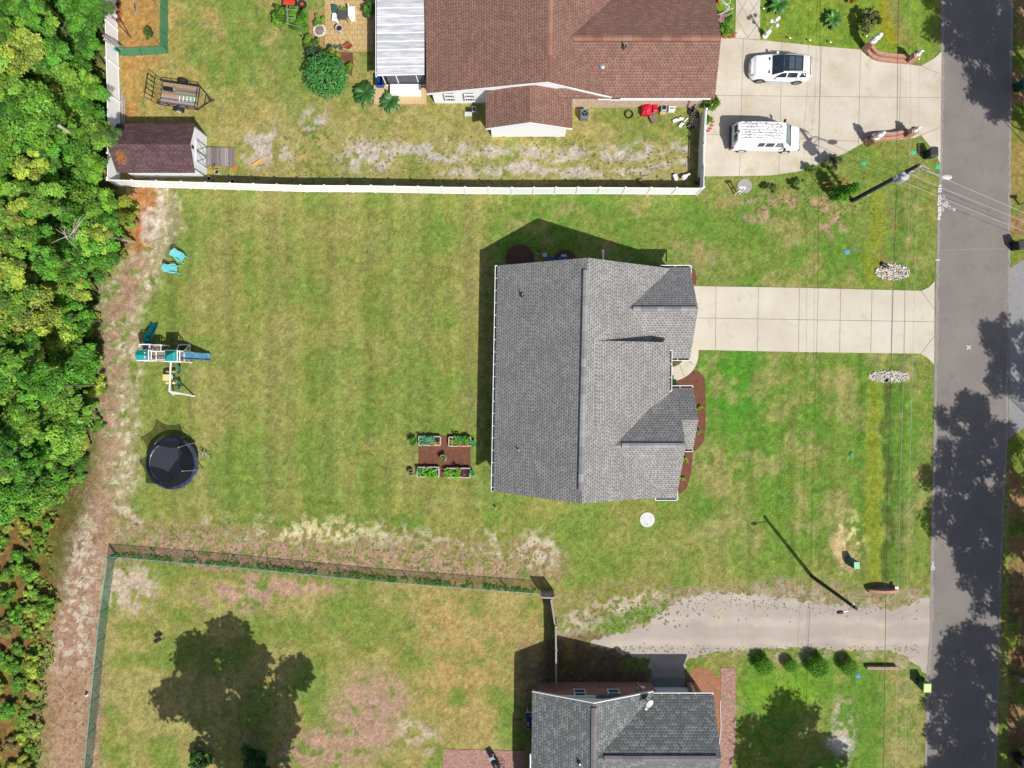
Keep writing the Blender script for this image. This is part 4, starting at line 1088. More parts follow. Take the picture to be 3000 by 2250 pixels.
m_green = M('green_coating', C(40, 132, 108), .45, .1)
m_cgreen = M('green_coating_light', C(120, 190, 180), .4, .1)
m_net_g = M_net('chain_link_green', C(70, 150, 124), .26, 90)
def chain_fence(name, label, pxs, h=1.2, step=2.9, mat=None, sag=0):
    pts = resample([P(x, y) for x, y in pxs], step)
    t = thing(name, label, 'fence', pts[0])
    for i, p in enumerate(pts):
        mb = MB(); mb.tube([(p.x, p.y, 0), (p.x, p.y, h + .03)], .032 if i else .05, 8); mb.build('post', m_green, t)
    for i, (a, b) in enumerate(zip(pts[:-1], pts[1:])):
        mb = MB(); c = (a + b) / 2; d = b - a
        mb.box((c.x, c.y, h / 2), (d.length - .04, .006, h - .04), rz=math.atan2(d.y, d.x)); mb.build('mesh', mat or m_net_g, t)
    mb = MB(); mb.tube([p + Vector((0, 0, h)) for p in pts], .024, 6); mb.build('top_rail', m_cgreen, t)
    return t
chain_fence('chain_link_fence', 'green chain link fence along the north side of the lower yard', [(341, 1620), (700, 1650), (1100, 1690), (1578, 1727)])
chain_fence('chain_link_fence', 'green chain link fence running down beside the sandy track', [(339, 1624), (318, 1780), (300, 1950), (282, 2130), (262, 2340), (240, 2560)])
m_net2 = M_net('garden_netting', C(52, 150, 110), .62, 70)
def netting(name, label, pxs, h=.9, lean=.45, ly=None):
    pts = resample([P(x, y) for x, y in pxs], .6); t = thing(name, label, 'netting fence', pts[0]); r = random.Random(2)
    mb = MB(); L = []
    for p in pts:
        L.append((p + Vector((r.uniform(-.05, .05), r.uniform(-.05, .05), .02)), p + Vector((-lean * .55 + r.uniform(-.04, .04), (lean * .2 if ly is None else ly), h * r.uniform(.85, 1)))))
    for (a, b), (c, d) in zip(L[:-1], L[1:]): mb.quad(a, c, d, b)
    mb.build('net', m_net2, t)
    mb = MB()
    for (a, b) in L[::3]: mb.tube([a, b], .015, 5)
    mb.build('stake', m_dark, t)
netting('garden_netting', 'sagging green netting up the right side of the vegetable plot', [(493, -160), (492, 150)])
netting('garden_netting', 'loose green netting across the foot of the vegetable plot', [(492, 158), (440, 162), (395, 164), (352, 163)], .55, .05, .42)
t = thing('netting_roll', 'rolled bundle of green netting against the white fence', 'netting', P(350, 152))
mb = MB(); mb.tube([P(350, 152, .05), P(346, 148, .6), P(336, 143, 1.3)], .09, 8); mb.build('roll', M('green_roll', C(30, 150, 120), .7, .3, 12), t)

m_wood = M('fence_wood', C(168, 152, 132), .85, .25, 5)
m_woodg = M('fence_wood_grey', C(176, 168, 162), .85, .2, 5)
t = thing('wooden_fence', 'weathered wooden side fence ending at the brick house', 'fence', P(1622, 1735))
def board_run(a, b, h, nm, parent, mat):
    a = P(*a); b = P(*b); d = b - a; L = d.length; an = math.atan2(d.y, d.x); mb = MB(); n = max(1, int(L / .15))
    for i in range(n):
        q = a + d * ((i + .5) / n); mb.box((q.x, q.y, h / 2), (.14, .02, h), rz=an)
    c = (a + b) / 2; o = Vector((-d.y, d.x, 0)); o.normalize()
    for z in (.3, h - .3): mb.box((c.x + o.x * .035, c.y + o.y * .035, z), (L, .045, .09), rz=an)
    mb.box((c.x, c.y, h + .015), (L, .12, .03), rz=an)
    for q in (a, b): mb.box((q.x + o.x * .08, q.y + o.y * .08, h / 2), (.09, .09, h), rz=an)
    return mb.build(nm, mat, parent)
board_run((1583, 1731), (1620, 1732), 1.8, 'panel', t, m_woodg)
board_run((1620, 1740), (1624, 1880), 1.8, 'panel', t, m_woodg) if False else None
board_run((1624, 1812), (1625, 1880), 1.8, 'panel', t, m_woodg)
board_run((1625, 1882), (1626, 1990), 1.8, 'panel', t, m_woodg)
board_run((1611, 1738), (1622, 1808), 1.75, 'gate', t, m_woodg)
mb = MB(); mb.tube([P(1606, 1775, .3), P(1622, 1800, 1.5)], .03, 6); mb.build('brace', m_wood, t)

# ------------------------------------------------------------------ utility poles and wires
m_pole = M('pole_wood', C(58, 58, 62), .85, .25, 6)
m_poleg = M('pole_wood_green', C(58, 72, 62), .85, .25, 6)
m_wire_l = M('wire_light', C(200, 200, 196), .5, .05)
m_wire_d = M('wire_dark', C(70, 70, 70), .6, .1)
t = thing('utility_pole', 'dark utility pole with transformer, lamp arm and wires by the street', 'utility pole', P(2497, 588))
mb = MB(); b0 = P(2497, 588, 0); mb.tube([b0, b0 + Vector((0, 0, 9.3))], .17, 12, .12); mb.build('pole', m_pole, t)
mb = MB(); mb.tube([b0 + Vector((.14, -.12, .2)), b0 + Vector((.12, -.1, 7.3))], .04, 6); mb.build('conduit', m_steel, t)
mb = MB(); tc = P(2641, 521, 7.4); mb.lathe((tc.x, tc.y, tc.z - .55), [(.3, 0), (.33, .05), (.33, .95), (.3, 1.02), (.1, 1.06)], 18)
tr = mb.build('transformer', M('transformer_grey', C(196, 200, 208), .4), t, smooth=False)
mb = MB(); mb.tube([tc + Vector((.15, .1, .5)), tc + Vector((.15, .1, .8))], .05, 8); mb.tube([tc + Vector((-.15, -.05, .5)), tc + Vector((-.15, -.05, .75))], .05, 8); mb.box(tc + Vector((-.3, .05, 0)), (.35, .2, .5)); mb.build('bushing', m_steel, tr)
la = b0 + Vector((.1, 0, 8.1)); le = P(2752, 514, 8.6); lh = P(2772, 519, 8.65)
mb = MB(); mb.tube([la, lerp(la, le, .5) + Vector((0, .05, .32)), le], .04, 6); mb.tube([la - Vector((0, 0, .7)), lerp(la, le, .5)], .025, 6); mb.build('lamp_arm', m_steel, t)
mb = MB(); an = math.atan2(-.12, 1); 
for i, (w, zz) in enumerate(((.12, 0),)):
    mb.blob(lh, (.42, .2, .1), 3, .0, 14, 8)
mb.build('lamp_head', M('lamp_grey', C(222, 222, 224), .4), t, smooth=True)
mb = MB(); top = b0 + Vector((0, 0, 9.2))
for dz, dx in ((0, .15), (-1.1, .2), (-1.9, .25)): mb.box(top + Vector((dx, -.05, dz)), (.32, .12, .1))
for k in range(4): mb.tube([top + Vector((.25 + .12 * k, -.05 - .07 * k, .02)), top + Vector((.25 + .12 * k, -.05 - .07 * k, .16))], .05, 8)
mb.build('insulator', M('insulator_white', C(214, 214, 214), .3), t)
def wire(name, label, pts, r, mat, sag=0.0, group=None, n=14):
    out = []
    for a, b in zip(pts[:-1], pts[1:]):
        for i in range(n): 
            q = i / n; p = lerp(Vector(a), Vector(b), q); p.z -= 4 * sag * q * (1 - q); out.append(p)
    out.append(Vector(pts[-1]))
    mb = MB(); mb.tube(out, r, 5); o = mb.build(name, mat); tag(o, label, 'wire', group)
    return o
wire('overhead_wire', 'upper pale wire from the pole top across the street', [P(2700, 495, 9.2), P(2760, 520, 9.1), P(3000, 623, 8.7), P(3300, 752, 8.4)], .014, m_wire_l)
wire('overhead_wire', 'middle pale wire from the pole across the street', [P(2665, 508, 8.2), P(2750, 547, 8.1), P(3000, 648, 7.7), P(3300, 770, 7.4)], .014, m_wire_l)
wire('overhead_wire', 'lower pale wire from the transformer with a small loop across the street', [P(2650, 534, 7.4), P(2790, 592, 7.2), P(3000, 677, 7.0), P(3300, 800, 6.8)], .013, m_wire_l)
wire('overhead_wire', 'thick dark cable running along the grass verge', [P(2636, -350, 6.4), P(2632, 0, 6.3), P(2628, 350, 6.3), P(2628, 505, 6.35), P(2618, 800, 6.1), P(2600, 1450, 6.0), P(2593, 1900, 6.1), P(2588, 2250, 6.3), P(2580, 2700, 6.5)], .016, m_wire_d)
wire('overhead_wire', 'green grey wire left of the two along the verge', [P(2670, -350, 7.6), P(2668, 0, 7.4), P(2667, 350, 7.6), P(2666, 495, 7.9), P(2657, 800, 7.4), P(2636, 1450, 7.0), P(2630, 1900, 7.1), P(2624, 2250, 7.3), P(2610, 2700, 7.5)], .009, m_wire_l)
wire('overhead_wire', 'pale wire nearest the street along the verge', [P(2694, -350, 8.8), P(2692, 0, 8.6), P(2692, 350, 8.8), P(2692, 485, 9.1), P(2681, 800, 8.6), P(2663, 1450, 8.2), P(2655, 1900, 8.3), P(2652, 2250, 8.6), P(2640, 2700, 8.9)], .009, m_wire_l)
t = thing('street_lamp_pole', 'leaning dark green lamp pole over the gravel drive', 'street lamp', P(2378, 1688))
mb = MB(); b1 = P(2378, 1688); t1 = P(2509, 1783, 7.9); mb.tube([b1, t1], .15, 12, .11); mb.build('pole', m_poleg, t)
mb = MB(); s0 = lerp(b1, t1, .93); e0 = P(2466, 1794, 7.6); mb.tube([s0, lerp(s0, e0, .5) + Vector((0, -.08, .1)), e0], .04, 6); mb.build('lamp_arm', m_steel, t)
mb = MB(); mb.blob(e0 + Vector((-.1, 0, -.02)), (.26, .14, .12), 1, 0, 12, 6); mb.build('lamp_head', m_black, t)
mb = MB(); mb.box(lerp(b1, t1, .95) + Vector((-.05, .14, 0)), (.12, .25, .12)); mb.build('insulator', m_steel, t)
t = thing('wooden_pole', 'two grey timber posts leaning over the white fence into the garden', 'post', P(352, 135))
mb = MB(); mb.tube([P(366, 142, .02), P(302, 105, 3.0)], .07, 8); mb.build('post', m_woodg, t)
mb = MB(); mb.tube([P(366, 148, .02), P(304, 116, 2.9)], .06, 8); mb.build('post', m_woodg, t)
t = thing('board_stack', 'grey boards lying on end along the white fence above the shed', 'lumber', P(362, 320))
for i, (xx, ya, yb2) in enumerate(((357, 272, 372), (361, 276, 380), (366, 285, 375))):
    mb = MB(); a = P(xx, ya, .06); b = P(xx - 1, yb2, .06); c = (a + b) / 2; mb.box((c.x, c.y, .05 + .02 * i), (.09, (a - b).length, .05)); mb.build('board', m_woodg, t)
t = thing('board_pair', 'two grey planks lying in the vegetable plot', 'lumber', P(392, 20))
for a_, b_ in (((390, -10), (400, 45)), ((395, -10), (396, 40))):
    mb = MB(); a = P(*a_, .05); b = P(*b_, .05); c = (a + b) / 2; d = b - a; mb.box((c.x, c.y, .05), (d.length, .09, .04), rz=math.atan2(d.y, d.x)); mb.build('board', m_woodg, t)

# ------------------------------------------------------------------ vehicles
m_carw = M('white_car_paint', (.74, .75, .77), .25, .02, coat=.6, spec=.5)
m_tyre = M('tyre_rubber', (.02, .02, .021), .85, .2)
m_rim = M('alloy_rim', (.35, .32, .30), .3, .1, metal=.6)
m_cglass = M('car_glass', (.02, .028, .04), .06, .2, spec=.8)
m_cglass2 = M('car_glass_green', (.10, .15, .14), .1, .3, spec=.8)
m_red = M('red_lens', C(150, 40, 40), .2)
m_lens = M('clear_lens', (.35, .37, .4), .1)
def ring(st):
    x, w, zb, zm, zbelt, wb, zt, wt = st
    # half section from sill to roof centre
    return [(x, w * .93, zb), (x, w, zb + (zm - zb) * .4), (x, w, zm), (x, wb, zbelt), (x, wt, zt - .03), (x, wt * .62, zt), (x, 0, zt + .012)]
def loft_body(st):
    mb = MB(); rings = []
    for s in st:
        h = ring(s); full = h + [(p[0], -p[1], p[2]) for p in h[-2::-1]]; rings.append(full)
    n = len(rings[0]); vs = [p for r in rings for p in r]; fs = []
    for i in range(len(rings) - 1):
        for k in range(n - 1): fs.append((i * n + k, i * n + k + 1, (i + 1) * n + k + 1, (i + 1) * n + k))
        fs.append((i * n + n - 1, i * n, (i + 1) * n, (i + 1) * n + n - 1))
    fs.append(tuple(range(n))); fs.append(tuple((len(rings) - 1) * n + k for k in range(n - 1, -1, -1)))
    mb.add(vs, fs); return mb, rings
def patch(pts, off, th=.006):
    """thin pane laid proud of the body"""
    pts = [Vector(p) for p in pts]; n = (pts[1] - pts[0]).cross(pts[-1] - pts[0]); n.normalize()
    mb = MB(); m = len(pts)
    c = sum(pts, Vector()) / m
    if n.dot(off) < 0: n = -n
    a = [p + n * .004 for p in pts]; b = [p + n * (.004 + th) for p in pts]
    mb.add(a + b, [tuple(range(m - 1, -1, -1)), tuple(range(m, 2 * m))] + [(i, (i + 1) % m, (i + 1) % m + m, i + m) for i in range(m)])
    return mb
def wheel(parent, x, y, r, w, name='wheel', rim=m_rim, spokes=5):
    mb = MB(); s = 1 if y > 0 else -1
    prof = [(r * .62, -w / 2), (r * .93, -w / 2), (r, -w * .35), (r, w * .35), (r * .93, w / 2), (r * .62, w / 2)]
    seg = 24; vs = []; fs = []
    for (rr, yy) in prof:
        for k in range(seg):
            a = 2 * math.pi * k / seg; vs.append((x + rr * math.cos(a), y + yy, r + rr * math.sin(a)))
    for i in range(len(prof) - 1):
        for k in range(seg): fs.append((i * seg + k, i * seg + (k + 1) % seg, (i + 1) * seg + (k + 1) % seg, (i + 1) * seg + k))
    fs += [tuple(range(seg)), tuple((len(prof) - 1) * seg + k for k in range(seg - 1, -1, -1))]
    mb.add(vs, fs); wh = mb.build(name, m_tyre, parent, local=True)
    mb = MB(); yo = y + s * (w / 2 + .004)
    for k in range(spokes):
        a = 2 * math.pi * k / spokes; mb.box((x + r * .33 * math.cos(a), yo, r + r * .33 * math.sin(a)), (r * .6, .02, r * .16), ry=-a)
    q = MB(); vs = []; 
    for rr in (r * .52, r * .64):
        for yy in (-.012, .012):
            for k in range(seg): a = 2 * math.pi * k / seg; vs.append((x + rr * math.cos(a), yo + yy, r + rr * math.sin(a)))
    fs = []
    for k in range(seg):
        k2 = (k + 1) % seg
        fs += [(k, k2, 2 * seg + k2, 2 * seg + k), (seg + k, 3 * seg + k, 3 * seg + k2, seg + k2), (2 * seg + k, 2 * seg + k2, 3 * seg + k2, 3 * seg + k), (k, seg + k, seg + k2, k2)]
    mb.add(vs, fs); mb.build('rim', rim, wh, local=True)
    return wh
def side_panes(parent, rings_st, spans, mat, name='side_window'):
    """panes between belt and roof rail; spans in x"""
    def at(x):
        for a, b in zip(rings_st[:-1], rings_st[1:]):
            if a[0] <= x <= b[0]:
                t_ = (x - a[0]) / (b[0] - a[0] + 1e-9); return [a[i] + (b[i] - a[i]) * t_ for i in range(8)]
        return rings_st[0] if x < rings_st[0][0] else rings_st[-1]
    for (xa, xb, sa, sb, lo, hi) in spans:
        for s in (1, -1):
            a = at(xa); b = at(xb); a2 = at(xa + sa); b2 = at(xb + sb)
            def pt(q, f): return Vector((q[0], s * (q[5] + (q[7] - q[5]) * f), q[4] + (q[6] - .03 - q[4]) * f))
            pts = [pt(a, lo), pt(b, lo), pt(b2, hi), pt(a2, hi)]
            patch(pts, Vector((0, s, .2))).build(name, mat, parent, local=True)

def arch(parent, x, s, r, w):
    """dark wheel housing drawn as a real half disc lip on the flank"""
    mb = MB(); seg = 14; vs = []
    for rr in (0, r * 1.13):
        for k in range(seg + 1):
            a = math.pi * k / seg; vs.append((x + rr * math.cos(a), s * (w + .004), r * .9 + rr * math.sin(a)))
    fs = [(k, k + 1, seg + 2 + k, seg + 1 + k) for k in range(seg)]
    vs2 = [(v[0], v[1] - s * .05, v[2]) for v in vs]
    n = len(vs); mb.add(vs + vs2, fs + [tuple(i + n for i in f) for f in fs]); mb.build('wheel_arch', m_black, parent, local=True)

# white sport utility car; its front points along -x
suv = thing('white_suv', 'white sport utility car with black glass roof parked nearer the brown roof', 'car', P(2277, 211), rz=math.radians(-2.2))
#        x     w    zb   zm   zbelt wb   zt   wt
st = [(-2.42, .45, .35, .52, .60, .42, .64, .36), (-2.34, .70, .30, .56, .70, .66, .76, .54), (-2.2, .84, .26, .60, .78, .76, .82, .62), (-2.0, .92, .25, .72, .92, .84, .97, .68), (-1.3, .97, .28, .80, 1.00, .90, 1.06, .74), (-.82, .97, .28, .84, 1.05, .93, 1.14, .76),
      (-.05, .97, .28, .86, 1.08, .93, 1.60, .70), (.35, .97, .28, .86, 1.09, .93, 1.68, .69), (1.4, .97, .28, .88, 1.12, .92, 1.68, .67), (1.95, .95, .30, .90, 1.14, .89, 1.60, .64), (2.2, .90, .34, .88, 1.10, .84, 1.24, .62), (2.34, .78, .40, .76, .86, .74, .92, .56), (2.40, .6, .42, .7, .8, .56, .84, .4)]
mb, rg = loft_body(st)
body = mb.build('body', m_carw, suv, local=True, smooth=False); bm_ = body.modifiers.new('bevel', 'BEVEL'); bm_.width = .05; bm_.segments = 2; bm_.limit_method = 'ANGLE'; bm_.angle_limit = math.radians(35)
def suvp(i, f):                                                      # windscreen etc.
    return rg[i][f]
V = lambda p: Vector(p)
def screen(rg_, i, j, name, mat, parent, k0=4, k1=8, lo=.02, hi=.0, off=.014):
    """glass that follows the body between two stations"""
    mb = MB(); vs = []
    for k in range(k0, k1 + 1):
        a = Vector(rg_[i][k]); b = Vector(rg_[j][k]); d = b - a
        for p in (a + d * lo, b - d * hi): vs.append(p + Vector((0, 0, off)))
    mb.add(vs, [(2 * k, 2 * k + 1, 2 * k + 3, 2 * k + 2) for k in range(k1 - k0)])
    o = mb.build(name, mat, parent, local=True); sm = o.modifiers.new('solid', 'SOLIDIFY'); sm.thickness = .01; return o
screen(rg, 5, 6, 'windscreen', m_cglass, suv)
mb = MB(); mb.slab([V((-.03, -.64, 1.635)), V((-.03, .64, 1.635)), V((.35, .62, 1.705)), V((.35, -.62, 1.705))], .02)
mb.slab([V((.352, -.62, 1.705)), V((.352, .62, 1.705)), V((1.42, .6, 1.705)), V((1.42, -.6, 1.705))], .02); mb.build('glass_roof', m_cglass, suv, local=True)
mb = MB(); mb.box((.52, 0, 1.712), (.42, 1.0, .008)); mb.box((1.05, 0, 1.712), (.46, 1.0, .008)); mb.build('sunroof_shade', M('sunroof_tint', (.06, .075, .09), .15), suv, local=True)
side_panes(suv, st, [(-.55, .28, .42, -.04, .08, .86), (.36, 1.16, .0, -.08, .08, .86), (1.3, 1.86, .06, -.14, .12, .84)], m_cglass)
patch([V((1.99, -.66, 1.52)), V((1.99, .66, 1.52)), V((2.19, .72, 1.2)), V((2.19, -.72, 1.2))], V((1, 0, .5)), .03).build('rear_window', m_cglass, suv, local=True)
for s in (1, -1):
    mb = MB(); mb.slab([V((.1, s * .70, 1.735)), V((1.75, s * .68, 1.72)), V((1.75, s * .65, 1.72)), V((.1, s * .67, 1.735))], .03); mb.build('roof_rail', m_steel, suv, local=True)
    mb = MB(); mb.box((-1.02, s * .52, 1.128), (.10, .24, .012)); mb.build('hood_vent', m_black, suv, local=True)
    mb = MB(); mb.blob((-2.12, s * .70, .80), (.17, .12, .08), 2, .0, 10, 6); mb.build('headlight', m_lens, suv, local=True)
    mb = MB(); mb.box((2.17, s * .78, .98), (.16, .16, .1)); mb.build('tail_light', m_red, suv, local=True)
    mb = MB(); mb.blob((-.42, s * 1.04, 1.12), (.11, .12, .08), 2, 0, 10, 6); mb.build('mirror', m_carw, suv, local=True)
    for x in (-1.52, 1.42): wheel(suv, x, s * .88, .38, .25); arch(suv, x, s, .38, .965)
    mb = MB(); mb.box((0, s * 1.0, .32), (2.0, .12, .05)); mb.build('side_step', m_steel, suv, local=True)
mb = MB(); mb.box((-2.375, 0, .58), (.05, .9, .22)); mb.build('grille', m_dark, suv, local=True)

van = thing('white_van', 'older white van with peeling roof paint parked nearer the curved kerb', 'van', P(2232, 413), rz=math.radians(-1.2))
st = [(-2.62, .90, .42, .62, 1.05, .90, 1.25, .80), (-2.55, .97, .40, .70, 1.20, .93, 1.98, .74), (-2.3, 1.0, .36, .80, 1.25, .95, 2.08, .78), (-1.0, 1.0, .34, .80, 1.27, .95, 2.10, .80), (.6, 1.0, .34, .80, 1.27, .95, 2.10, .80), (1.18, 1.0, .34, .80, 1.25, .93, 2.03, .76),
      (1.75, .99, .34, .80, 1.18, .90, 1.32, .80), (2.2, .96, .34, .78, 1.05, .88, 1.16, .76), (2.55, .90, .36, .70, .92, .84, .98, .72), (2.70, .84, .40, .6, .70, .80, .74, .68)]
mb, rg = loft_body(st)
body = mb.build('body', m_carw, van, local=True); bm_ = body.modifiers.new('bevel', 'BEVEL'); bm_.width = .05; bm_.segments = 2; bm_.limit_method = 'ANGLE'; bm_.angle_limit = math.radians(35)
screen(rg, 5, 6, 'windscreen', m_cglass2, van, lo=.04, hi=.02)
mb = MB(); mb.slab([V((1.68, -.80, 1.375)), V((1.68, .80, 1.375)), V((1.82, .82, 1.335)), V((1.82, -.82, 1.335))], .02); mb.build('wiper_cowl', m_black, van, local=True)
side_panes(van, st, [(.55, 1.3, .02, -.3, .12, .85)], m_cglass2, 'side_window')
side_panes(van, st, [(-.25, .4, .03, .0, .15, .8), (-.85, -.35, .03, .0, .15, .8)], m_cglass, 'side_window')
for y0_, y1_ in ((-.66, -.06), (.06, .66)):
    patch([V((-2.585, y0_, 1.3)), V((-2.585, y1_, 1.3)), V((-2.556, y1_ * .92, 1.86)), V((-2.556, y0_ * .92, 1.86))], V((-1, 0, 0)), .03).build('rear_window', m_cglass, van, local=True)
mb = MB(); mb.box((-2.72, 0, .52), (.14, 1.86, .2)); mb.build('rear_bumper', M('bumper_grey', C(90, 92, 98), .5), van, local=True)
mb = MB(); mb.box((-2.5, .0, 2.06), (.1, .2, .05)); mb.build('brake_light', m_red, van, local=True)
mb = MB()
for yy in (-.52, -.3, -.1, .12, .34, .56): mb.box((-.75, yy, 2.135), (3.1, .025, .02))
mb.build('roof_rib', M('roof_rib_rust', C(150, 132, 118), .8), van, local=True)
mb = MB(); r = random.Random(12)
for i in range(200):
    x = r.uniform(-2.1, .9); y = r.choice((-.42, -.2, .0, .23, .45, .66)) + r.gauss(0, .06); w = r.uniform(.015, .07)
    if abs(y) > .72: continue
    mb.prism([(x, y), (x + w * 1.6, y + r.uniform(-.02, .03)), (x + w * r.uniform(.8, 1.8), y + w * .7), (x - w * .2, y + w * r.uniform(.3, .9))], 2.1, 2.125 - abs(y) * .01)
mb.build('peeling_paint', M('bare_primer', C(140, 134, 132), .9, .3, 20), van, local=True)
for s in (1, -1):
    for x in (-1.75, 1.72): wheel(van, x, s * .9, .37, .24, rim=M('steel_rim', (.55, .56, .57), .35), spokes=8); arch(van, x, s, .37, .995)
    mb = MB(); mb.box((1.30, s * 1.14, 1.38), (.1, .22, .26)); mb.tube([(1.3, s * .9, 1.25), (1.3, s * 1.1, 1.35)], .02, 6); mb.build('mirror', m_black, van, local=True)
    mb = MB(); mb.box((-2.6, s * .93, .95), (.08, .1, .3)); mb.build('tail_light', m_red, van, local=True)
    mb = MB(); mb.box((2.66, s * .62, .62), (.06, .28, .16)); mb.build('headlight', m_lens, van, local=True)
mb = MB(); mb.box((2.76, 0, .48), (.12, 1.75, .16)); mb.build('front_bumper', M('bumper_grey', C(90, 92, 98), .5), van, local=True)

# utility trailer
tr_ = thing('utility_trailer', 'black framed utility trailer with worn plank bed and raised mesh ramp', 'trailer', P(536, 288), rz=math.radians(-8))
mf = M('trailer_black', (.02, .02, .02), .5, .3)
def bars(segs, nm, mat, parent, r=.03, local=True):
    mb = MB()
    for s in segs: mb.tube([V(p) for p in s], r, 5)
    return mb.build(nm, mat, parent, local=local)
L_, W_ = 1.5, .92; zb, zr = .52, .95
mb = MB(); rr = random.Random(5)
for i in range(12):
    y = -W_ + .08 + i * (2 * W_ - .16) / 11.0; g = rr.uniform(.75, 1.1); u = rr.random() < .35
    mb.box((-.02, y, zb), (2 * L_ - .1, .14, .04), col=C(176 * g, (150 if u else 156) * g, (120 if u else 150) * g))
mb.build('plank_bed', M_attr('old_planks', .85, .3, 14), tr_, local=True)
segs = []
for z in (zb + .02, zr):
    segs += [((-L_, -W_, z), (L_, -W_, z)), ((-L_, W_, z), (L_, W_, z)), ((L_, -W_, z), (L_, W_, z))]
segs += [((-L_, -W_, zb), (-L_, W_, zb))]
for x in (-L_, -.7, .1, .8, L_):
    for s in (1, -1): segs.append(((x, s * W_, zb - .1), (x, s * W_, zr)))
bars(segs, 'frame', mf, tr_, .035)
segs = [((L_, -W_, zb - .1), (2.5, 0, zb - .1)), ((L_, W_, zb - .1), (2.5, 0, zb - .1)), ((2.5, 0, zb - .1), (2.75, 0, zb - .06)), ((2.0, -.45, zb - .1), (2.0, .45, zb - .1)), ((2.3, 0, .05), (2.3, 0, .75))]
bars(segs, 'tongue', mf, tr_, .035)
segs = [((-L_ - .02, -W_, zb), (-L_ - .55, -W_, zb + 1.35)), ((-L_ - .02, W_, zb), (-L_ - .55, W_, zb + 1.35)), ((-L_ - .55, -W_, zb + 1.35), (-L_ - .55, W_, zb + 1.35)), ((-L_ - .3, -W_, zb + .7), (-L_ - .3, W_, zb + .7))]
for k in range(1, 5): y = -W_ + 2 * W_ * k / 5; segs.append(((-L_ - .02, y, zb), (-L_ - .55, y, zb + 1.35)))
bars(segs, 'ramp_gate', mf, tr_, .03)
for s in (1, -1):
    wheel(tr_, .0, s * (W_ + .2), .33, .2, rim=M('steel_rim', (.55, .56, .57), .35), spokes=6)
    mb = MB(); vs = []
    for k in range(8):
        a = math.pi * k / 7; vs += [(.44 * math.cos(a), s * (W_ + .06), .36 + .42 * math.sin(a)), (.44 * math.cos(a), s * (W_ + .36), .36 + .42 * math.sin(a))]
    mb.add(vs, [(2 * k, 2 * k + 1, 2 * k + 3, 2 * k + 2) for k in range(7)]); f_ = mb.build('fender', mf, tr_, local=True); sm = f_.modifiers.new('solid', 'SOLIDIFY'); sm.thickness = .01
lad = thing('step_ladder', 'turquoise step ladder lying on the trailer bed', 'ladder', P(548, 290, .62), rz=math.radians(-4))
m_turq = M('turquoise_fibreglass', C(110, 210, 180), .5)
for s in (1, -1):
    mb = MB(); mb.box((0, s * .2 + 0, 0), (1.6, .05, .06), rz=-s * .05); mb.build('side_rail', m_turq, lad, local=True)
for k in range(5): 
    mb = MB(); mb.box((-.6 + k * .3, 0, 0), (.05, .38 - k * .01, .03)); mb.build('step', m_white, lad, local=True)
t = thing('toolbox', 'long black case with straps on the trailer bed behind the ladder', 'case', P(497, 264, .56), rz=math.radians(-9))
mb = MB(); mb.box((0, 0, .14), (.85, .24, .26)); mb.build('body', m_black, t, local=True, bevel=.02)
mb = MB(); mb.box((.48, .05, .16), (.12, .3, .3)); mb.build('bracket', m_steel, t, local=True)
# ------------------------------------------------------------------ bins
def wheelie(name, label, loc, rz, mb_, ml_):
    t = thing(name, label, 'bin', loc, rz)
    mb = MB(); mb.add([(-.24, -.26, .06), (.24, -.26, .06), (.24, .26, .06), (-.24, .26, .06), (-.31, -.34, 1.02), (.31, -.34, 1.02), (.31, .36, 1.02), (-.31, .36, 1.02)],
                      [(3, 2, 1, 0), (4, 5, 6, 7), (0, 1, 5, 4), (1, 2, 6, 5), (2, 3, 7, 6), (3, 0, 4, 7)]); mb.build('body', mb_, t, local=True, bevel=.02)
    mb = MB(); mb.add([(-.33, -.38, 1.03), (.33, -.38, 1.03), (.33, .40, 1.07), (-.33, .40, 1.07), (-.28, -.3, 1.10), (.28, -.3, 1.10), (.28, .34, 1.14), (-.28, .34, 1.14)],
                      [(3, 2, 1, 0), (4, 5, 6, 7), (0, 1, 5, 4), (1, 2, 6, 5), (2, 3, 7, 6), (3, 0, 4, 7)]); l = mb.build('lid', ml_, t, local=True, bevel=.02)
    mb = MB(); mb.tube([(-.2, .44, 1.0), (.2, .44, 1.0)], .02, 6); mb.build('handle', m_black, t, local=True)
    for s in (1, -1):
        mb = MB(); mb.tube([(s * .27 - .02, .32, .13), (s * .27 + .02, .32, .13)], .13, 12); mb.build('wheel', m_tyre, t, local=True)
    return t
wheelie('wheeled_bin', 'black wheeled bin at the kerb below the forecourt', P(2714, 458), 0.05, m_black, M('bin_black', (.035, .036, .038), .4))
wheelie('wheeled_bin', 'lime green wheeled bin at the kerb by the gravel drive', P(2694, 1999), math.radians(0), M('bin_green_dark', C(40, 110, 80), .5), M('bin_lime', C(170, 236, 100), .4))
wheelie('wheeled_bin', 'black bin at the right edge opposite the grey house', P(2968, 725), .2, m_black, MATS['bin_black'])
wheelie('wheeled_bin', 'dark bin in the bottom right corner across the street', P(2975, 2215), .1, m_black, MATS['bin_black'])
wheelie('wheeled_bin', 'dark green bin at the far edge of the street near the top', P(2978, 262), .1, M('bin_dkgreen', C(30, 90, 80), .5), M('bin_dkgreen', C(30, 90, 80), .5))
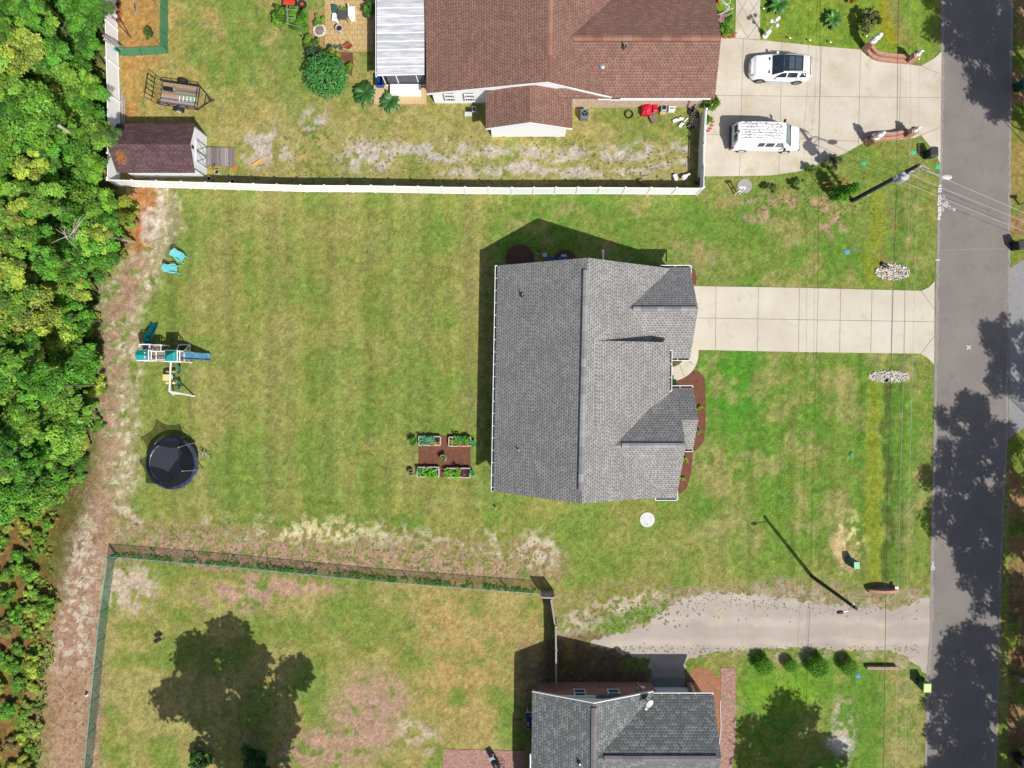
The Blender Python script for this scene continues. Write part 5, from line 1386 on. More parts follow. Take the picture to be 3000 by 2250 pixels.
def mailbox(label, loc, rz, col):
    t = thing('mailbox', label, 'mailbox', loc, rz)
    mb = MB(); mb.box((0, 0, .5), (.1, .1, 1.0)); mb.build('post', m_woodg, t, local=True)
    mb = MB(); n = 8; pts = [(-.1, 1.0), (.1, 1.0)] + [(.1 * math.cos(math.pi * k / n), 1.12 + .1 * math.sin(math.pi * k / n)) for k in range(n + 1)]
    m = len(pts); mb.add([(-.28, y, z) for y, z in pts] + [(.25, y, z) for y, z in pts], [tuple(range(m)), tuple(range(2 * m - 1, m - 1, -1))] + [(i, i + m, (i + 1) % m + m, (i + 1) % m) for i in range(m)])
    mb.build('box', col, t, local=True)
mailbox('pale mailbox on a post at the lower right edge', P(2972, 1978), 3.1, M('mailbox_grey', C(210, 212, 220), .4))
mailbox('mailbox on a post at the right edge beneath the wires', P(2986, 600), 3.1, m_black)
# ------------------------------------------------------------------ plants: crowns made of many leaf faces
m_leaf = M_leaf()
m_bark = M('bark', C(120, 104, 88), .95, .3, 10)
m_barkp = M('bark_pale', C(190, 178, 160), .9, .25, 10)
def leaf_mesh(name, n, leaf, lobes, seed, fill=.45, stretch=1.6, flat=.55, shape='round', tone=.35):
    """unit crown (radius 1, centre at 0): leaf clumps on many lobes, with gaps"""
    rng = np.random.RandomState(seed)
    cs = []; rs = []
    for i in range(lobes):
        a = rng.rand() * 6.283; r = math.sqrt(rng.rand()) * .72; z = (rng.rand() - .35) * .9 * (1 - r * .55)
        if shape == 'cone': z = rng.rand() * 1.7 - .8; r = (1 - (z + .8) / 1.75) * .55 * math.sqrt(rng.rand()) + .02
        if shape == 'ball':
            z = 1 - 2 * (i + .5) / lobes; q_ = math.sqrt(1 - z * z); a = i * 2.39996; cs.append((q_ * .72 * math.cos(a), q_ * .72 * math.sin(a), z * .72)); rs.append(.3); continue
        cs.append((r * math.cos(a) * (1 + .35 * math.sin(a * 3 + seed)), r * math.sin(a) * (1 + .3 * math.cos(a * 2 + seed)), z * .95)); rs.append(rng.uniform(.18, .38) * (1 if lobes < 22 else .8))
    cs = np.array(cs); rs = np.array(rs)
    k = rng.choice(lobes, n, p=(rs ** 2) / (rs ** 2).sum())
    d = rng.normal(size=(n, 3)); d /= np.linalg.norm(d, axis=1)[:, None]
    d[:, 2] = np.abs(d[:, 2]) * np.where(rng.rand(n) < .8, 1, -1)
    rad = rs[k] * (1 - fill * rng.rand(n) ** 2)
    rough = 1 + .25 * np.sin(d[:, 0] * 7 + k) * np.sin(d[:, 1] * 6 + k * 2)
    c = cs[k] + d * (rad * rough)[:, None]
    nrm = d * .7 + rng.normal(size=(n, 3)) * .55 + np.array([0, 0, flat]); nrm /= np.linalg.norm(nrm, axis=1)[:, None]
    t1 = np.cross(nrm, rng.normal(size=(n, 3))); t1 /= np.linalg.norm(t1, axis=1)[:, None]
    t2 = np.cross(nrm, t1)
    s = leaf * rng.uniform(.6, 1.35, n)[:, None]
    v = np.stack([c - t1 * s * stretch * .5, c + t2 * s * .42 + nrm * s * .1, c + t1 * s * stretch * .5, c - t2 * s * .42 + nrm * s * .1], 1).reshape(-1, 3).astype(np.float32)
    lobe_t = rng.uniform(1 - tone, 1 + tone, lobes)[k]; lt = rng.uniform(.8, 1.2, n) * lobe_t
    hue = rng.uniform(-.12, .12, n) + rng.uniform(-.12, .12, lobes)[k]
    col = np.stack([lt * (1 + hue), lt * (1 + hue * .3), lt * (1 - hue)], 1)
    me = bpy.data.meshes.new(name)
    me.vertices.add(4 * n); me.vertices.foreach_set('co', v.ravel())
    me.loops.add(4 * n); me.loops.foreach_set('vertex_index', np.arange(4 * n, dtype=np.int32))
    me.polygons.add(n); me.polygons.foreach_set('loop_start', np.arange(0, 4 * n, 4, dtype=np.int32)); me.polygons.foreach_set('loop_total', np.full(n, 4, dtype=np.int32))
    me.update(calc_edges=True)
    ca = me.color_attributes.new('Col', 'FLOAT_COLOR', 'POINT'); b = np.ones((4 * n, 4), np.float32); b[:, :3] = np.repeat(col, 4, 0); ca.data.foreach_set('color', b.ravel())
    me.materials.append(m_leaf)
    return me
BIG = [leaf_mesh('crown', 10000, .062, 44, s, tone=.5, flat=.7, fill=.75) for s in (1, 2, 3, 4)]
MED = [leaf_mesh('crown', 4600, .085, 26, s, tone=.45, flat=.7, fill=.7) for s in (11, 12, 13)]
SML = [leaf_mesh('crown', 1300, .15, 10, s, stretch=1.9) for s in (21, 22, 23)]
TIGHT = [leaf_mesh('crown', 3000, .085, 26, s, fill=.3, tone=.15) for s in (31, 32)]
SPARSE = [leaf_mesh('crown', 5200, .06, 30, s, fill=.8) for s in (41, 42, 43)]
BALL = leaf_mesh('crown', 3600, .075, 60, 61, fill=.25, tone=.12, shape='ball')
CONE = leaf_mesh('crown', 4200, .07, 34, 51, shape='cone')
def fol(me, parent, c, sc, rz, col, name='crown'):
    o = bpy.data.objects.new(name, me); COL.objects.link(o); o.parent = parent
    o.location = c; o.scale = sc; o.rotation_euler = (0, 0, rz); o.color = (*col, 1); return o
def tree(name, label, loc, h, r, me, col, rng, group=None, cat='tree', bark=None, zs=.75, lean=(0, 0), trunk_r=.12, limbs=4):
    t = thing(name, label, cat, loc, 0, group)
    cz = h - r * zs * .8
    mb = MB(); lx, ly = lean
    pts = [(0, 0, 0), (lx * .3, ly * .3, cz * .4), (lx * .8, ly * .8, cz * .85), (lx, ly, cz + r * zs * .4)]
    mb.tube(pts, trunk_r, 7, trunk_r * .35)
    for i in range(limbs):
        a = rng.uniform(0, 6.28); q = rng.uniform(.5, .85); z0_ = cz * rng.uniform(.55, .85)
        mb.tube([(lx * .6, ly * .6, z0_), (lx * .8 + math.cos(a) * r * q * .5, ly * .8 + math.sin(a) * r * q * .5, z0_ + r * zs * .35), (lx + math.cos(a) * r * q, ly + math.sin(a) * r * q, cz + r * zs * rng.uniform(.1, .5))], trunk_r * .5, 5, trunk_r * .12)
    mb.build('trunk', bark or m_bark, t, local=True)
    fol(me, t, (lx, ly, cz), (r, r, r * zs), rng.uniform(0, 6.28), col)
    return t
def shrub(name, label, loc, r, h, me, col, rng, group=None, cat='shrub', rxy=None):
    t = thing(name, label, cat, loc, 0, group)
    mb = MB()
    for i in range(4):
        a = i * 1.57 + rng.uniform(-.4, .4); mb.tube([(0, 0, 0), (math.cos(a) * r * .3, math.sin(a) * r * .3, h * .45)], .022 + r * .012, 5, .012)
    mb.build('stem', m_bark, t, local=True)
    rx, ry = rxy or (r, r)
    fol(me, t, (0, 0, h * .52), (rx, ry, h * .55), rng.uniform(0, 6.28) if rxy is None else 0, col, 'foliage')
    return t
R = random.Random(77)
def GC(r, g, b, k=1.0): return C(r, g, b, k)
G_ol = GC(160, 160, 90); G_mid = GC(128, 184, 62); G_lush = GC(104, 170, 56); G_yel = GC(182, 206, 88); G_dk = GC(84, 140, 56); G_bri = GC(142, 192, 74)
# woods on the left: every tree its own
def wedge(y):
    t = [(-200, 310), (0, 312), (100, 300), (330, 322), (400, 345), (470, 312), (520, 300), (560, 325), (620, 372), (700, 352), (760, 350), (800, 262), (900, 280), (1000, 270), (1100, 275), (1200, 268), (1300, 250), (1380, 225), (1440, 190), (1480, 130), (1560, 95), (1700, 100), (1800, 130), (1900, 105), (2000, 85), (2250, 70), (2500, 60)]
    for (a, x0), (b, x1) in zip(t[:-1], t[1:]):
        if a <= y <= b: return x0 + (x1 - x0) * (y - a) / (b - a)
    return 300
def level(y):
    for lim, w in ((40, 'at the very top'), (150, 'level with the orange buckets'), (260, 'level with the trailer ramp'), (350, 'just above the shed'), (440, 'behind the shed roof'), (540, 'by the fence corner'), (640, 'below the fence corner'), (740, 'level with the pale leaning trunk'), (830, 'level with the turquoise chairs'), (930, 'above the playset'), (1040, 'level with the upper slide'), (1140, 'level with the swings'), (1240, 'below the swings'), (1340, 'level with the trampoline'), (1430, 'just below the trampoline'), (1560, 'where the track begins'), (1700, 'level with the green fence corner'), (1850, 'above the lower bend of the track'), (2020, 'beside the lower track'), (9999, 'in the bottom left corner')):
        if y < lim: return w
def depth(x, y):
    w = wedge(y) - x
    return 'at the wood front' if w < 110 else ('mid wood' if w < 240 else 'deep in the wood')
placed = []; n_tr = 0
labs = {'a': 'bright green broadleaf tree packed in the woods on the left', 'b': 'darker green broadleaf tree packed in the woods on the left', 'c': 'yellow green young tree in the woods on the left'}
tries = 0
while tries < 14000 and n_tr < 240:
    tries += 1
    y = R.uniform(-120, 1480); r = R.uniform(1.25, 2.5); h = R.uniform(4.5, 9.0)
    x = R.uniform(-260, 330)
    rp = r * S * 1.12
    if x + rp * .82 > wedge(y): continue
    if x > wedge(y) - 150: h = min(h, 3.6 + .4 * r) 
    if any(math.hypot(x - a, y - b) < (rp + c) * .38 for a, b, c in placed): continue
    placed.append((x, y, rp)); n_tr += 1
    c = P(x, y, h - r * .55)
    u = R.random()
    k = 'a' if u < .5 else ('b' if u < .93 else 'c')
    if 700 < y < 1000 and x < 170 and R.random() < .5: k = 'c'
    base = {'a': G_mid if R.random() < .6 else G_bri, 'b': G_lush, 'c': G_yel}[k]
    q = R.uniform(.85, 1.15); col = tuple(v * q for v in base)
    nm_t = ('wide ' if r > 2.05 else ('small ' if r < 1.55 else '')) + {'a': 'bright green', 'b': 'deep green', 'c': 'yellow green'}[k] + ' broadleaf tree ' + depth(x, y) + ', ' + level(y)
    tree('broadleaf_tree', nm_t, (c.x, c.y, 0), h, r, (R.choice(BIG) if r > 1.7 else R.choice(MED)), col, R, 'trees of the dense woods on the left', zs=R.uniform(.7, 1.0), trunk_r=.05 + .015 * r)
# edge and understorey shrubs
placed2 = []
n_s = 0; tries = 0
while tries < 5000 and n_s < 210:
    tries += 1
    y = R.uniform(-60, 2300); r = R.uniform(.4, 1.15)
    w = wedge(y)
    x = R.uniform(max(-120, w - 210), w + (26 if y > 560 else -8))
    if y < 560 and x > w - 20: continue
    rp = r * S
    if y > 1480: x = R.uniform(-60, w + 30)
    if y > 1480 and R.random() < .5: tries += 12; continue
    if x < w - 120 and y < 1480: continue
    if any(math.hypot(x - a, y - b) < (rp + c) * .75 for a, b, c in placed2): continue
    placed2.append((x, y, rp)); n_s += 1
    c = P(x, y, r * .5); u = R.random()
    col = G_mid if u < .35 else (G_yel if u < .65 else (G_bri if u < .9 else G_dk))
    if y > 1480 and u > .9: col = G_ol
    nm_s = ('tiny ' if r < .6 else ('large ' if r > .9 else '')) + ('pale yellow green' if col is G_yel else ('dark green' if col is G_dk else 'dull olive' if col is G_ol else ('lime green' if col is G_bri else 'mid green'))) + ' shrub along the wood edge ' + level(y)
    shrub('woodland_shrub', nm_s, (c.x, c.y, 0), r, r * R.uniform(.9, 1.5), R.choice(SML if r < .65 else MED), tuple(v * R.uniform(.8, 1.1) for v in col), R, 'shrubs along the edge of the woods')
# lone shapes at the wood edge
c = P(352, 630, 2.2); tree('young_tree', 'round olive green young tree at the wood edge below the fence corner', (c.x + .3, c.y, 0), 3.4, 1.35, MED[0], GC(140, 160, 56), R)
c = P(325, 742, 2.0); tree('young_tree', 'small olive green tree beside the pale leaning trunk', (c.x, c.y, 0), 3.0, 1.15, MED[1], GC(128, 152, 52), R)
c = P(316, 168 , 3.2)
for i, (x, y) in enumerate(((318, 30), (338, 400))):
    c = P(x, y, 4.2); tree('pine_sapling', ('thin pine sapling leaning over the white fence at the top' if i == 0 else 'thin pine sapling with soft needles hanging over the shed corner'), (c.x - .6, c.y, 0), 5.0, .75, SPARSE[i], GC(110, 150, 80), R, lean=(.6, 0), zs=1.0, trunk_r=.06)
def snag(label, a, b, r, twigs, seed):
    t = thing('dead_trunk', label, 'dead tree', (a.x, a.y, 0)); mb = MB(); mb.tube([a, lerp(a, b, .5) + Vector((0, 0, .15)), b], r, 8, r * .6); mb.build('trunk', m_barkp, t)
    if twigs:
        mb = MB(); q = random.Random(seed)
        for i in range(twigs):
            s = lerp(a, b, q.uniform(.4, 1)); d = Vector((q.uniform(-1, 1), q.uniform(-1, 1), q.uniform(-.1, .4))) * q.uniform(.6, 1.7); mb.tube([s, s + d * .5 + Vector((0, 0, .1)), s + d], .035, 5, .012)
        mb.build('branch', m_barkp, t)
snag('pale broken trunk leaning out from the wood edge', P(392, 708, .3), P(318, 694, 3.6), .13, 0, 1)
snag('pale broken log lying high in the dark gap of the woods', P(170, 366, 8.6), P(204, 388, 8.0), .12, 0, 2)
snag('bleached dead branches poking through the canopy near the top trees', P(230, 670, 7.2), P(196, 700, 8.6), .06, 16, 3)
snag('fan of bleached dead branches in the middle of the woods', P(110, 950, 4.5), P(50, 962, 6.4), .05, 18, 4)
snag('grey twigs of a dead shrub at the left edge of the woods', P(60, 852, 4.5), P(30, 822, 6.0), .05, 8, 5)
q = random.Random(9)
mb = MB()
for i in range(230):
    y = q.uniform(800, 1480); x = wedge(y) + q.uniform(-10, 60); c = P(x, y, .05); a = q.uniform(0, 3.14); L = q.uniform(.15, .7)
    mb.tube([(c.x - math.cos(a) * L / 2, c.y - math.sin(a) * L / 2, .03), (c.x + math.cos(a) * L / 2, c.y + math.sin(a) * L / 2, .06)], .014, 4)
tag(mb.build('fallen_twigs', m_barkp), 'grey fallen twigs strewn along the wood edge', 'twigs', kind='stuff')

# weeds: low tufts scattered on the bare ground and along fences
def weeds(name, label, spots, rr=(.05, .16), cols=(GC(110, 140, 56), GC(90, 130, 50)), seed=1):
    q = random.Random(seed); mb = MB()
    for (x, y) in spots:
        c = P(x, y); R_ = q.uniform(*rr); cc = cols[q.randrange(len(cols))]
        for k in range(9):
            a = q.uniform(0, 6.28); l = R_ * q.uniform(.6, 1.3); w = R_ * .3; g = q.uniform(.75, 1.25)
            d = Vector((math.cos(a), math.sin(a), 0)); n = Vector((-d.y, d.x, 0)) * w * .5
            p0 = c + Vector((0, 0, .01)); p1 = c + d * l * .6 + Vector((0, 0, l * .55)); p2 = c + d * l + Vector((0, 0, l * .35))
            mb.add([p0, p1 - n, p2, p1 + n], [(0, 1, 2, 3)], tuple(v * g for v in cc))
    return tag(mb.build(name, M_attr('weed_leaf', .7, .2, 12)), label, 'weeds', kind='stuff')
q = random.Random(31)
sp = [(q.uniform(330, 1600), 0) for _ in range(800)]
sp = [(x, 1575 + (x - 300) * .062 + q.gauss(0, 34)) for x, _ in sp]
sp += [(q.uniform(120, 320), q.uniform(1500, 2250)) for _ in range(260)]
weeds('weeds', 'small green weeds dotted over the bare earth band', sp, (.04, .11), (GC(130, 150, 70), GC(110, 140, 64)), seed=2)
sp = [(x, 1628 + (x - 341) * .0865 + q.uniform(-10, 3)) for x in [q.uniform(345, 1570) for _ in range(420)] if q.random() < .35 + .65 * (math.sin(x * .031) > 0)]
weeds('fence_weeds', 'taller weeds growing along the green fence foot', sp, (.1, .28), (GC(90, 150, 60), GC(120, 150, 60), GC(76, 120, 52)), 3)
sp = [(q.uniform(1690, 2700), 0) for _ in range(900)]
sp = [(x, (1762 if x > 1900 else 1800) + q.gauss(0, 22)) if q.random() < .6 else (x, 1903 + q.gauss(0, 7)) for x, _ in sp if x > 1800 or q.random() < .3]
weeds('drive_weeds', 'scattered weeds creeping into the gravel drive', sp, (.03, .08), seed=4)
sp = [(q.uniform(60, 330), q.uniform(1480, 2250)) for _ in range(320)]; sp = [(x, y) for x, y in sp if x < wedge(y) + 55]
weeds('brush', 'low brush over the leaf litter at the lower left', sp, (.15, .55), (GC(120, 150, 56), GC(150, 150, 70), GC(92, 130, 50)), 5)
sp = [(q.gauss(2320, 90), q.gauss(595, 26)) for _ in range(160)] + [(q.gauss(2460, 50), q.gauss(610, 40)) for _ in range(80)] + [(q.gauss(1850, 90), q.gauss(1800, 22)) for _ in range(160)]
weeds('turf_tufts', 'coarse tufts in the thin turf', sp, (.05, .14), (GC(110, 150, 60), GC(150, 150, 80)), 6)
sp = [(q.uniform(760, 2040), q.uniform(400, 520)) for _ in range(420)]
weeds('track_weeds', 'green tufts on the worn gravel track of the north yard', sp, (.05, .14), (GC(110, 140, 50), GC(130, 140, 60)), 7)

# pale debris: stones and chips on the sand
# street trees beyond the right edge, whose shade falls over the road
ROAD_T = [(x + 223, y + 304, r, 15) for x, y, r in ((2850, -10, 3.2), (2905, 120, 3.0), (2825, 95, 3.0), (2900, 230, 3.0), (2880, -130, 3.3), (2945, 310, 2.2), (2790, 10, 2.4), (2950, 1000, 2.3), (2968, 1110, 2.6), (2840, 1240, 2.7), (2915, 1310, 2.8), (2800, 1380, 2.9), (2900, 1450, 3.0), (2790, 1530, 2.9), (2890, 1600, 3.0), (2930, 1740, 2.8), (2870, 1690, 2.2), (2830, 1930, 2.9), (2905, 1900, 2.8), (2790, 2050, 2.9), (2900, 2060, 3.0), (2820, 2170, 3.0), (2900, 2220, 3.0), (2790, 2290, 3.0), (2880, 2360, 3.0), (3000, 1560, 2.8), (3000, 1800, 2.6), (3010, 2000, 2.8), (3010, 2200, 2.8), (3020, 60, 2.8))]
for i, (x, y, r, h) in enumerate(ROAD_T):
    c = P(max(x, 3020), y); lx = (min(x, 3020) - 3020) / S
    tree('roadside_pine', 'tall roadside pine standing beyond the right edge', (c.x + .3, c.y, 0), h, r, SPARSE[i % 3], GC(70, 108, 50), R, 'pines across the street', zs=.55, trunk_r=.2, limbs=6, lean=(lx - .3, 0))
# garden trees just below the bottom edge
c = P(915, 2345)
tree('large_shade_tree', 'large broadleaf tree below the bottom edge shading the lower yard', (c.x, c.y, 0), 15.0, 6.6, BIG[2], GC(62, 112, 42), R, zs=.45, trunk_r=.22, limbs=5)
c = P(2505, 2500)
tree('large_shade_tree', 'conifer like tree below the bottom edge shading the front lawn', (c.x, c.y, 0), 15.0, 4.8, BIG[3], GC(60, 110, 44), R, zs=.55, trunk_r=.3, limbs=9)
c = P(738, 2262, 2.0); shrub('broadleaf_shrub', 'low dark shrub at the bottom edge under the tree shade', (c.x, c.y, 0), 1.7, 2.2, MED[2], GC(60, 120, 40), R)
c = P(575, 2235, 1.2); shrub('broadleaf_shrub', 'small dark shrub cut by the bottom edge left of the shade', (c.x, c.y, 0), 1.0, 1.5, MED[1], GC(60, 112, 40), R)
# four clipped bushes
for x, y, r, l in ((2238, 1952, .62, 'leftmost clipped round bush beside the gravel drive'), (2318, 1953, .46, 'smallest clipped bush in the row beside the gravel drive'), (2396, 1954, .72, 'largest clipped bush in the row beside the gravel drive'), (2488, 1956, .58, 'rightmost clipped round bush beside the gravel drive')):
    c = P(x, y, .6); shrub('clipped_bush', l, (c.x, c.y, 0), r * 1.25, r * 2.0, BALL, GC(116, 178, 36), R, 'clipped bushes beside the gravel drive')
# north neighbour's plants
def S_(x, y, r, h, me, col, lab, nm='shrub', z=None):
    c = P(x, y, (z if z is not None else h * .5)); return shrub(nm, lab, (c.x, c.y, 0), r, h, me, col, R)
S_(958, 225, 1.75, 2.9, BALL, GC(96, 168, 84), 'big round dark green shrub below the paver patio')
S_(925, 160, 1.0, 1.7, TIGHT[1], GC(92, 120, 84), 'grey green shrub above the big round one')
S_(966, 164, .72, 1.4, MED[1], GC(150, 170, 50), 'yellow green bush between grey shrub and patio')
S_(1023, 197, .42, .8, SML[0], GC(130, 170, 50), 'small lime bush right of the big round shrub')
S_(915, 130, .8, 1.3, MED[0], GC(120, 156, 60), 'loose light green bush at the patio corner')
S_(936, 64, .5, .8, SML[1], GC(130, 174, 60), 'low pale bush above the stone planter')
S_(825, 50, 1.1, 2.4, MED[2], GC(120, 170, 50), 'left bushy fruit tree under the grey pipe frame')
S_(880, 62, 1.0, 2.2, MED[0], GC(110, 166, 50), 'right bushy fruit tree under the grey pipe frame')
S_(1084, 28, .7, 1.8, MED[1], GC(92, 150, 60), 'upright shrub beside the metal porch roof')
S_(2082, 305, .95, 2.2, MED[2], GC(110, 150, 44), 'fountain like green bush at the garage corner')
S_(2072, 350, .45, .8, SML[2], GC(130, 160, 50), 'low trailing plant below the corner bush')
S_(2124, 60, .75, 1.3, MED[0], GC(100, 160, 44), 'bushy green shrub beneath the flag')
S_(2130, 88, .5, .8, SML[1], GC(120, 165, 50), 'lower light green shrub beneath the flag')
S_(2550, 55, 1.0, 2.0, MED[1], GC(130, 140, 80), 'olive shrub with red blooms on the north lawn')
S_(2495, -10, .5, .8, SML[0], GC(170, 50, 60), 'red leaved shrub cut by the top edge')
S_(2245, 545, .36, .6, SML[0], GC(92, 110, 60), 'small dark shrub in the grass right of the round cover')
S_(2268, 553, .36, .5, SML[1], GC(150, 160, 60), 'small yellow green shrub in the grass right of the round cover')
S_(2335, 540, .5, .9, SML[2], GC(90, 130, 40), 'round dark green shrub between the cover and the conifer')
S_(2375, 495, .5, .9, SML[0], GC(110, 140, 60), 'thin shrub near the rounded corner of the forecourt')
S_(2440, 470, .7, 1.4, SML[1], GC(120, 130, 80), 'sparse twiggy shrub by the kerb corner left of the pole')
c = P(2482, 556, 1.8)
t = thing('conifer', 'dense dark green cone shaped conifer by the utility pole', 'tree', (c.x - .3, c.y, 0)); mb = MB(); mb.tube([(0, 0, 0), (0, 0, 1.0)], .09, 7, .05); mb.build('trunk', m_bark, t, local=True); fol(CONE, t, (0, 0, 1.65), (1.25, 1.15, 1.75), 0, GC(92, 166, 48))
t.location = P(2452, 578)
# front bed seedlings
for i, (x, y) in enumerate(((2049, 1194), (2047, 1262), (2007, 1346), (1999, 1402))):
    c = P(x, y); w = ('topmost', 'second', 'third', 'lowest')[i]
    shrub('bedding_plant', w + ' little lime green plant in the front mulch bed', (c.x, c.y, 0), .24, .3, SML[i % 3], GC(150, 190, 40), R, 'lime green plants in the front bed', 'plant')
S_(1969, 1118, .45, .9, SML[0], GC(70, 100, 60), 'dark shrub between the walk and the south gable', z=.4)
S_(1973, 1062, .25, .4, SML[1], GC(130, 150, 80), 'small plant in the mulch pocket of the walk', z=.2)

# cycads / palms: arching feathered fronds
def frond_plant(label, loc, r, n, col, seed, h=.45, rise=.5, name='sago_palm', width=.16, cat='palm'):
    q = random.Random(seed); t = thing(name, label, cat, loc)
    mb = MB(); mb.lathe((0, 0, 0), [(.16, 0), (.18, h * .6), (.1, h)], 10); mb.build('trunk', m_bark, t, local=True)
    mb = MB()
    for i in range(n):
        a = 2 * math.pi * i / n * 1.618 * 3 + q.uniform(-.1, .1); e = q.uniform(.05, 1.0); L = r * q.uniform(.8, 1.1)
        d = Vector((math.cos(a), math.sin(a), 0)); s = Vector((-d.y, d.x, 0)); pts = []
        for k in range(8):
            u = k / 7; x = L * u * (1 - .25 * e); z = h + L * rise * (e * u * 1.3 - .75 * u * u)
            pts.append(d * x + Vector((0, 0, max(z, .05))))
        g = q.uniform(.8, 1.2)
        for k in range(7):
            w = width * r * (math.sin(math.pi * (k + .7) / 8.2)); w2 = width * r * (math.sin(math.pi * min(k + 1.7, 8.1) / 8.2))
            cc = tuple(v * g for v in col)
            dz = Vector((0, 0, -.03 * r))
            mb.add([pts[k], pts[k + 1], pts[k + 1] + s * w2 + dz, pts[k] + s * w + dz], [(0, 1, 2, 3)], cc)
            mb.add([pts[k], pts[k] - s * w + dz, pts[k + 1] - s * w2 + dz, pts[k + 1]], [(0, 1, 2, 3)], tuple(v * .85 for v in cc))
    mb.build('frond', M_attr('frond_leaf', .45, .2, 8, spec=.4), t, local=True)
    return t
frond_plant('spiky green sago palm at the top edge beside the garden walk', P(2276, 20), .98, 44, GC(66, 124, 40), 1)
frond_plant('spiky green sago palm in the middle of the north lawn', P(2434, 62), .85, 44, GC(70, 130, 40), 2)
frond_plant('dark sago palm on the grass left of the timber deck', P(1072, 278), 1.1, 40, GC(60, 110, 44), 3)
frond_plant('dark sago palm overlapping the timber deck corner', P(1147, 300), 1.05, 40, GC(60, 112, 42), 4)
# ------------------------------------------------------------------ back yard: playset
m_teal = M('teal_canvas', C(20, 160, 160), .7, .06)
m_tealp = M('teal_plastic', C(14, 120, 128), .4, .1)
m_blue = M('blue_plastic_slide', C(92, 142, 172), .3, .25, 4)
m_tan = M('tan_plastic', C(246, 226, 160), .5, .05)
m_vin = M('white_post', (.72, .72, .72), .45, .03)
m_pdeck = M('grey_deck_board', C(150, 138, 132), .8, .15, 8)
pl = thing('playset', 'white framed playset with two teal canopies, slides and a swing beam', 'playset', P(470, 1045))
def bx(a, b, w, name=None): pass
def beam(mb, a, b, w=.09):
    a = Vector(a); b = Vector(b); mb.tube([a, b], w * .62, 4)
def tower(x0, x1, y0, y1, zd, zc):
    mb = MB()
    for x in (x0, x1):
        for y in (y0, y1): beam(mb, (x, y, 0), (x, y, zc))
    for z in (zd, zd + .75, zc):
        for a, b in (((x0, y0), (x1, y0)), ((x0, y1), (x1, y1)), ((x0, y0), (x0, y1)), ((x1, y0), (x1, y1))): beam(mb, (*a, z), (*b, z), .07)
    mb.build('tower_frame', m_vin, pl)
    mb = MB(); n = int((x1 - x0) / .15)
    for i in range(n): mb.box((x0 + (i + .5) * (x1 - x0) / n, (y0 + y1) / 2, zd), ((x1 - x0) / n - .012, y1 - y0, .04))
    mb.build('deck', m_pdeck, pl)
A0 = P(400, 1055, 2.6); A1 = P(434, 1026, 2.6); B0 = P(483, 1058, 2.6); B1 = P(518, 1027, 2.6)
x0, x1, y0, y1 = A0.x, A1.x + .55, A0.y, A1.y
tower(A0.x, A1.x, A0.y, A1.y, 1.4, 2.55)
tower(B0.x, B1.x, B0.y, B1.y, 1.4, 2.55)
for (p, q, nm, peak) in ((A0, A1, 'canopy', .25), (B0, B1, 'canopy', .55)):
    mb = MB(); cx, cy = (p.x + q.x) / 2, (p.y + q.y) / 2
    c4 = [(p.x, p.y, 2.6), (q.x, p.y, 2.6), (q.x, q.y, 2.6), (p.x, q.y, 2.6)]
    if peak < .3:
        m1, m2 = (p.x + .0, cy, 2.6 + peak), (q.x, cy, 2.6 + peak); mb.quad(c4[0], c4[1], m2, m1); mb.quad(m1, m2, c4[2], c4[3])
    else:
        for i in range(4): mb.add([c4[i], c4[(i + 1) % 4], (cx, cy, 2.6 + peak)], [(0, 1, 2)])
    o = mb.build(nm, m_teal, pl); sm = o.modifiers.new('solid', 'SOLIDIFY'); sm.thickness = .012
    mb = MB(); ex = q.x - .17
    for (dx, dy, w, h) in ((0, .02, .09, .5),): 
        for j in range(5): mb.box((ex, cy - .22 + j * .1, 2.645 + (.14 if peak < .3 else .13)), (.08, .06, .004))
    mb.build('logo', M('logo_white', (.8, .8, .8), .5), o)
mb = MB()                                              # linking bridge and its deck
zx0, zx1 = P(436, 0, 1.45).x, P(500, 0, 1.45).x; yb0, yb1 = P(0, 1056, 1.45).y, P(0, 1028, 1.45).y
for i in range(9): mb.box((A1.x + .05 + (i + .5) * (B0.x - A1.x - .1) / 9, (A0.y + A1.y) / 2, 1.36), (.13, .85, .04))
mb.build('bridge_deck', m_pdeck, pl)
mb = MB()
for y in (A0.y + .05, A1.y - .05):
    beam(mb, (A1.x, y, 1.9), (B0.x, y, 1.9), .06); beam(mb, (A1.x, y, 1.32), (B0.x, y, 1.32), .06)
    for i in range(1, 5): x = A1.x + (B0.x - A1.x) * i / 5; beam(mb, (x, y, 1.32), (x, y, 1.9), .03)
mb.build('bridge_rail', m_vin, pl)
# lower side platforms to the right of each tower
for (px0, px1) in ((437, 452), (520, 534)):
    x0_, x1_ = P(px0, 0, 1.4).x, P(px1, 0, 1.4).x; mb = MB()
    mb.box(((x0_ + x1_) / 2 + .02, (A0.y + A1.y) / 2, 1.42), (x1_ - x0_, .85, .04)); mb.build('deck', m_pdeck, pl)
mb = MB()                                              # north bay: ladder frame
X0, X1 = P(402, 0, 2.4).x, P(433, 0, 2.4).x; Y = P(0, 1009, 2.0).y
for a, b in (((X0, A1.y, 2.3), (X0, Y, 2.1)), ((X1, A1.y, 2.3), (X1, Y, 2.1)), ((X0, Y, 2.1), (X1, Y, 2.1)), ((X0, Y, 0), (X0, Y, 2.1)), ((X1, Y, 0), (X1, Y, 2.1)), ((X1, Y, 1.4), (X1 + .5, Y, 1.4)), ((X1 + .5, Y, 0), (X1 + .5, Y, 1.4)), ((X1 + .5, Y, 1.4), (X1 + .5, A1.y, 1.4))): beam(mb, a, b, .08)
mb.build('side_bay_frame', m_vin, pl)
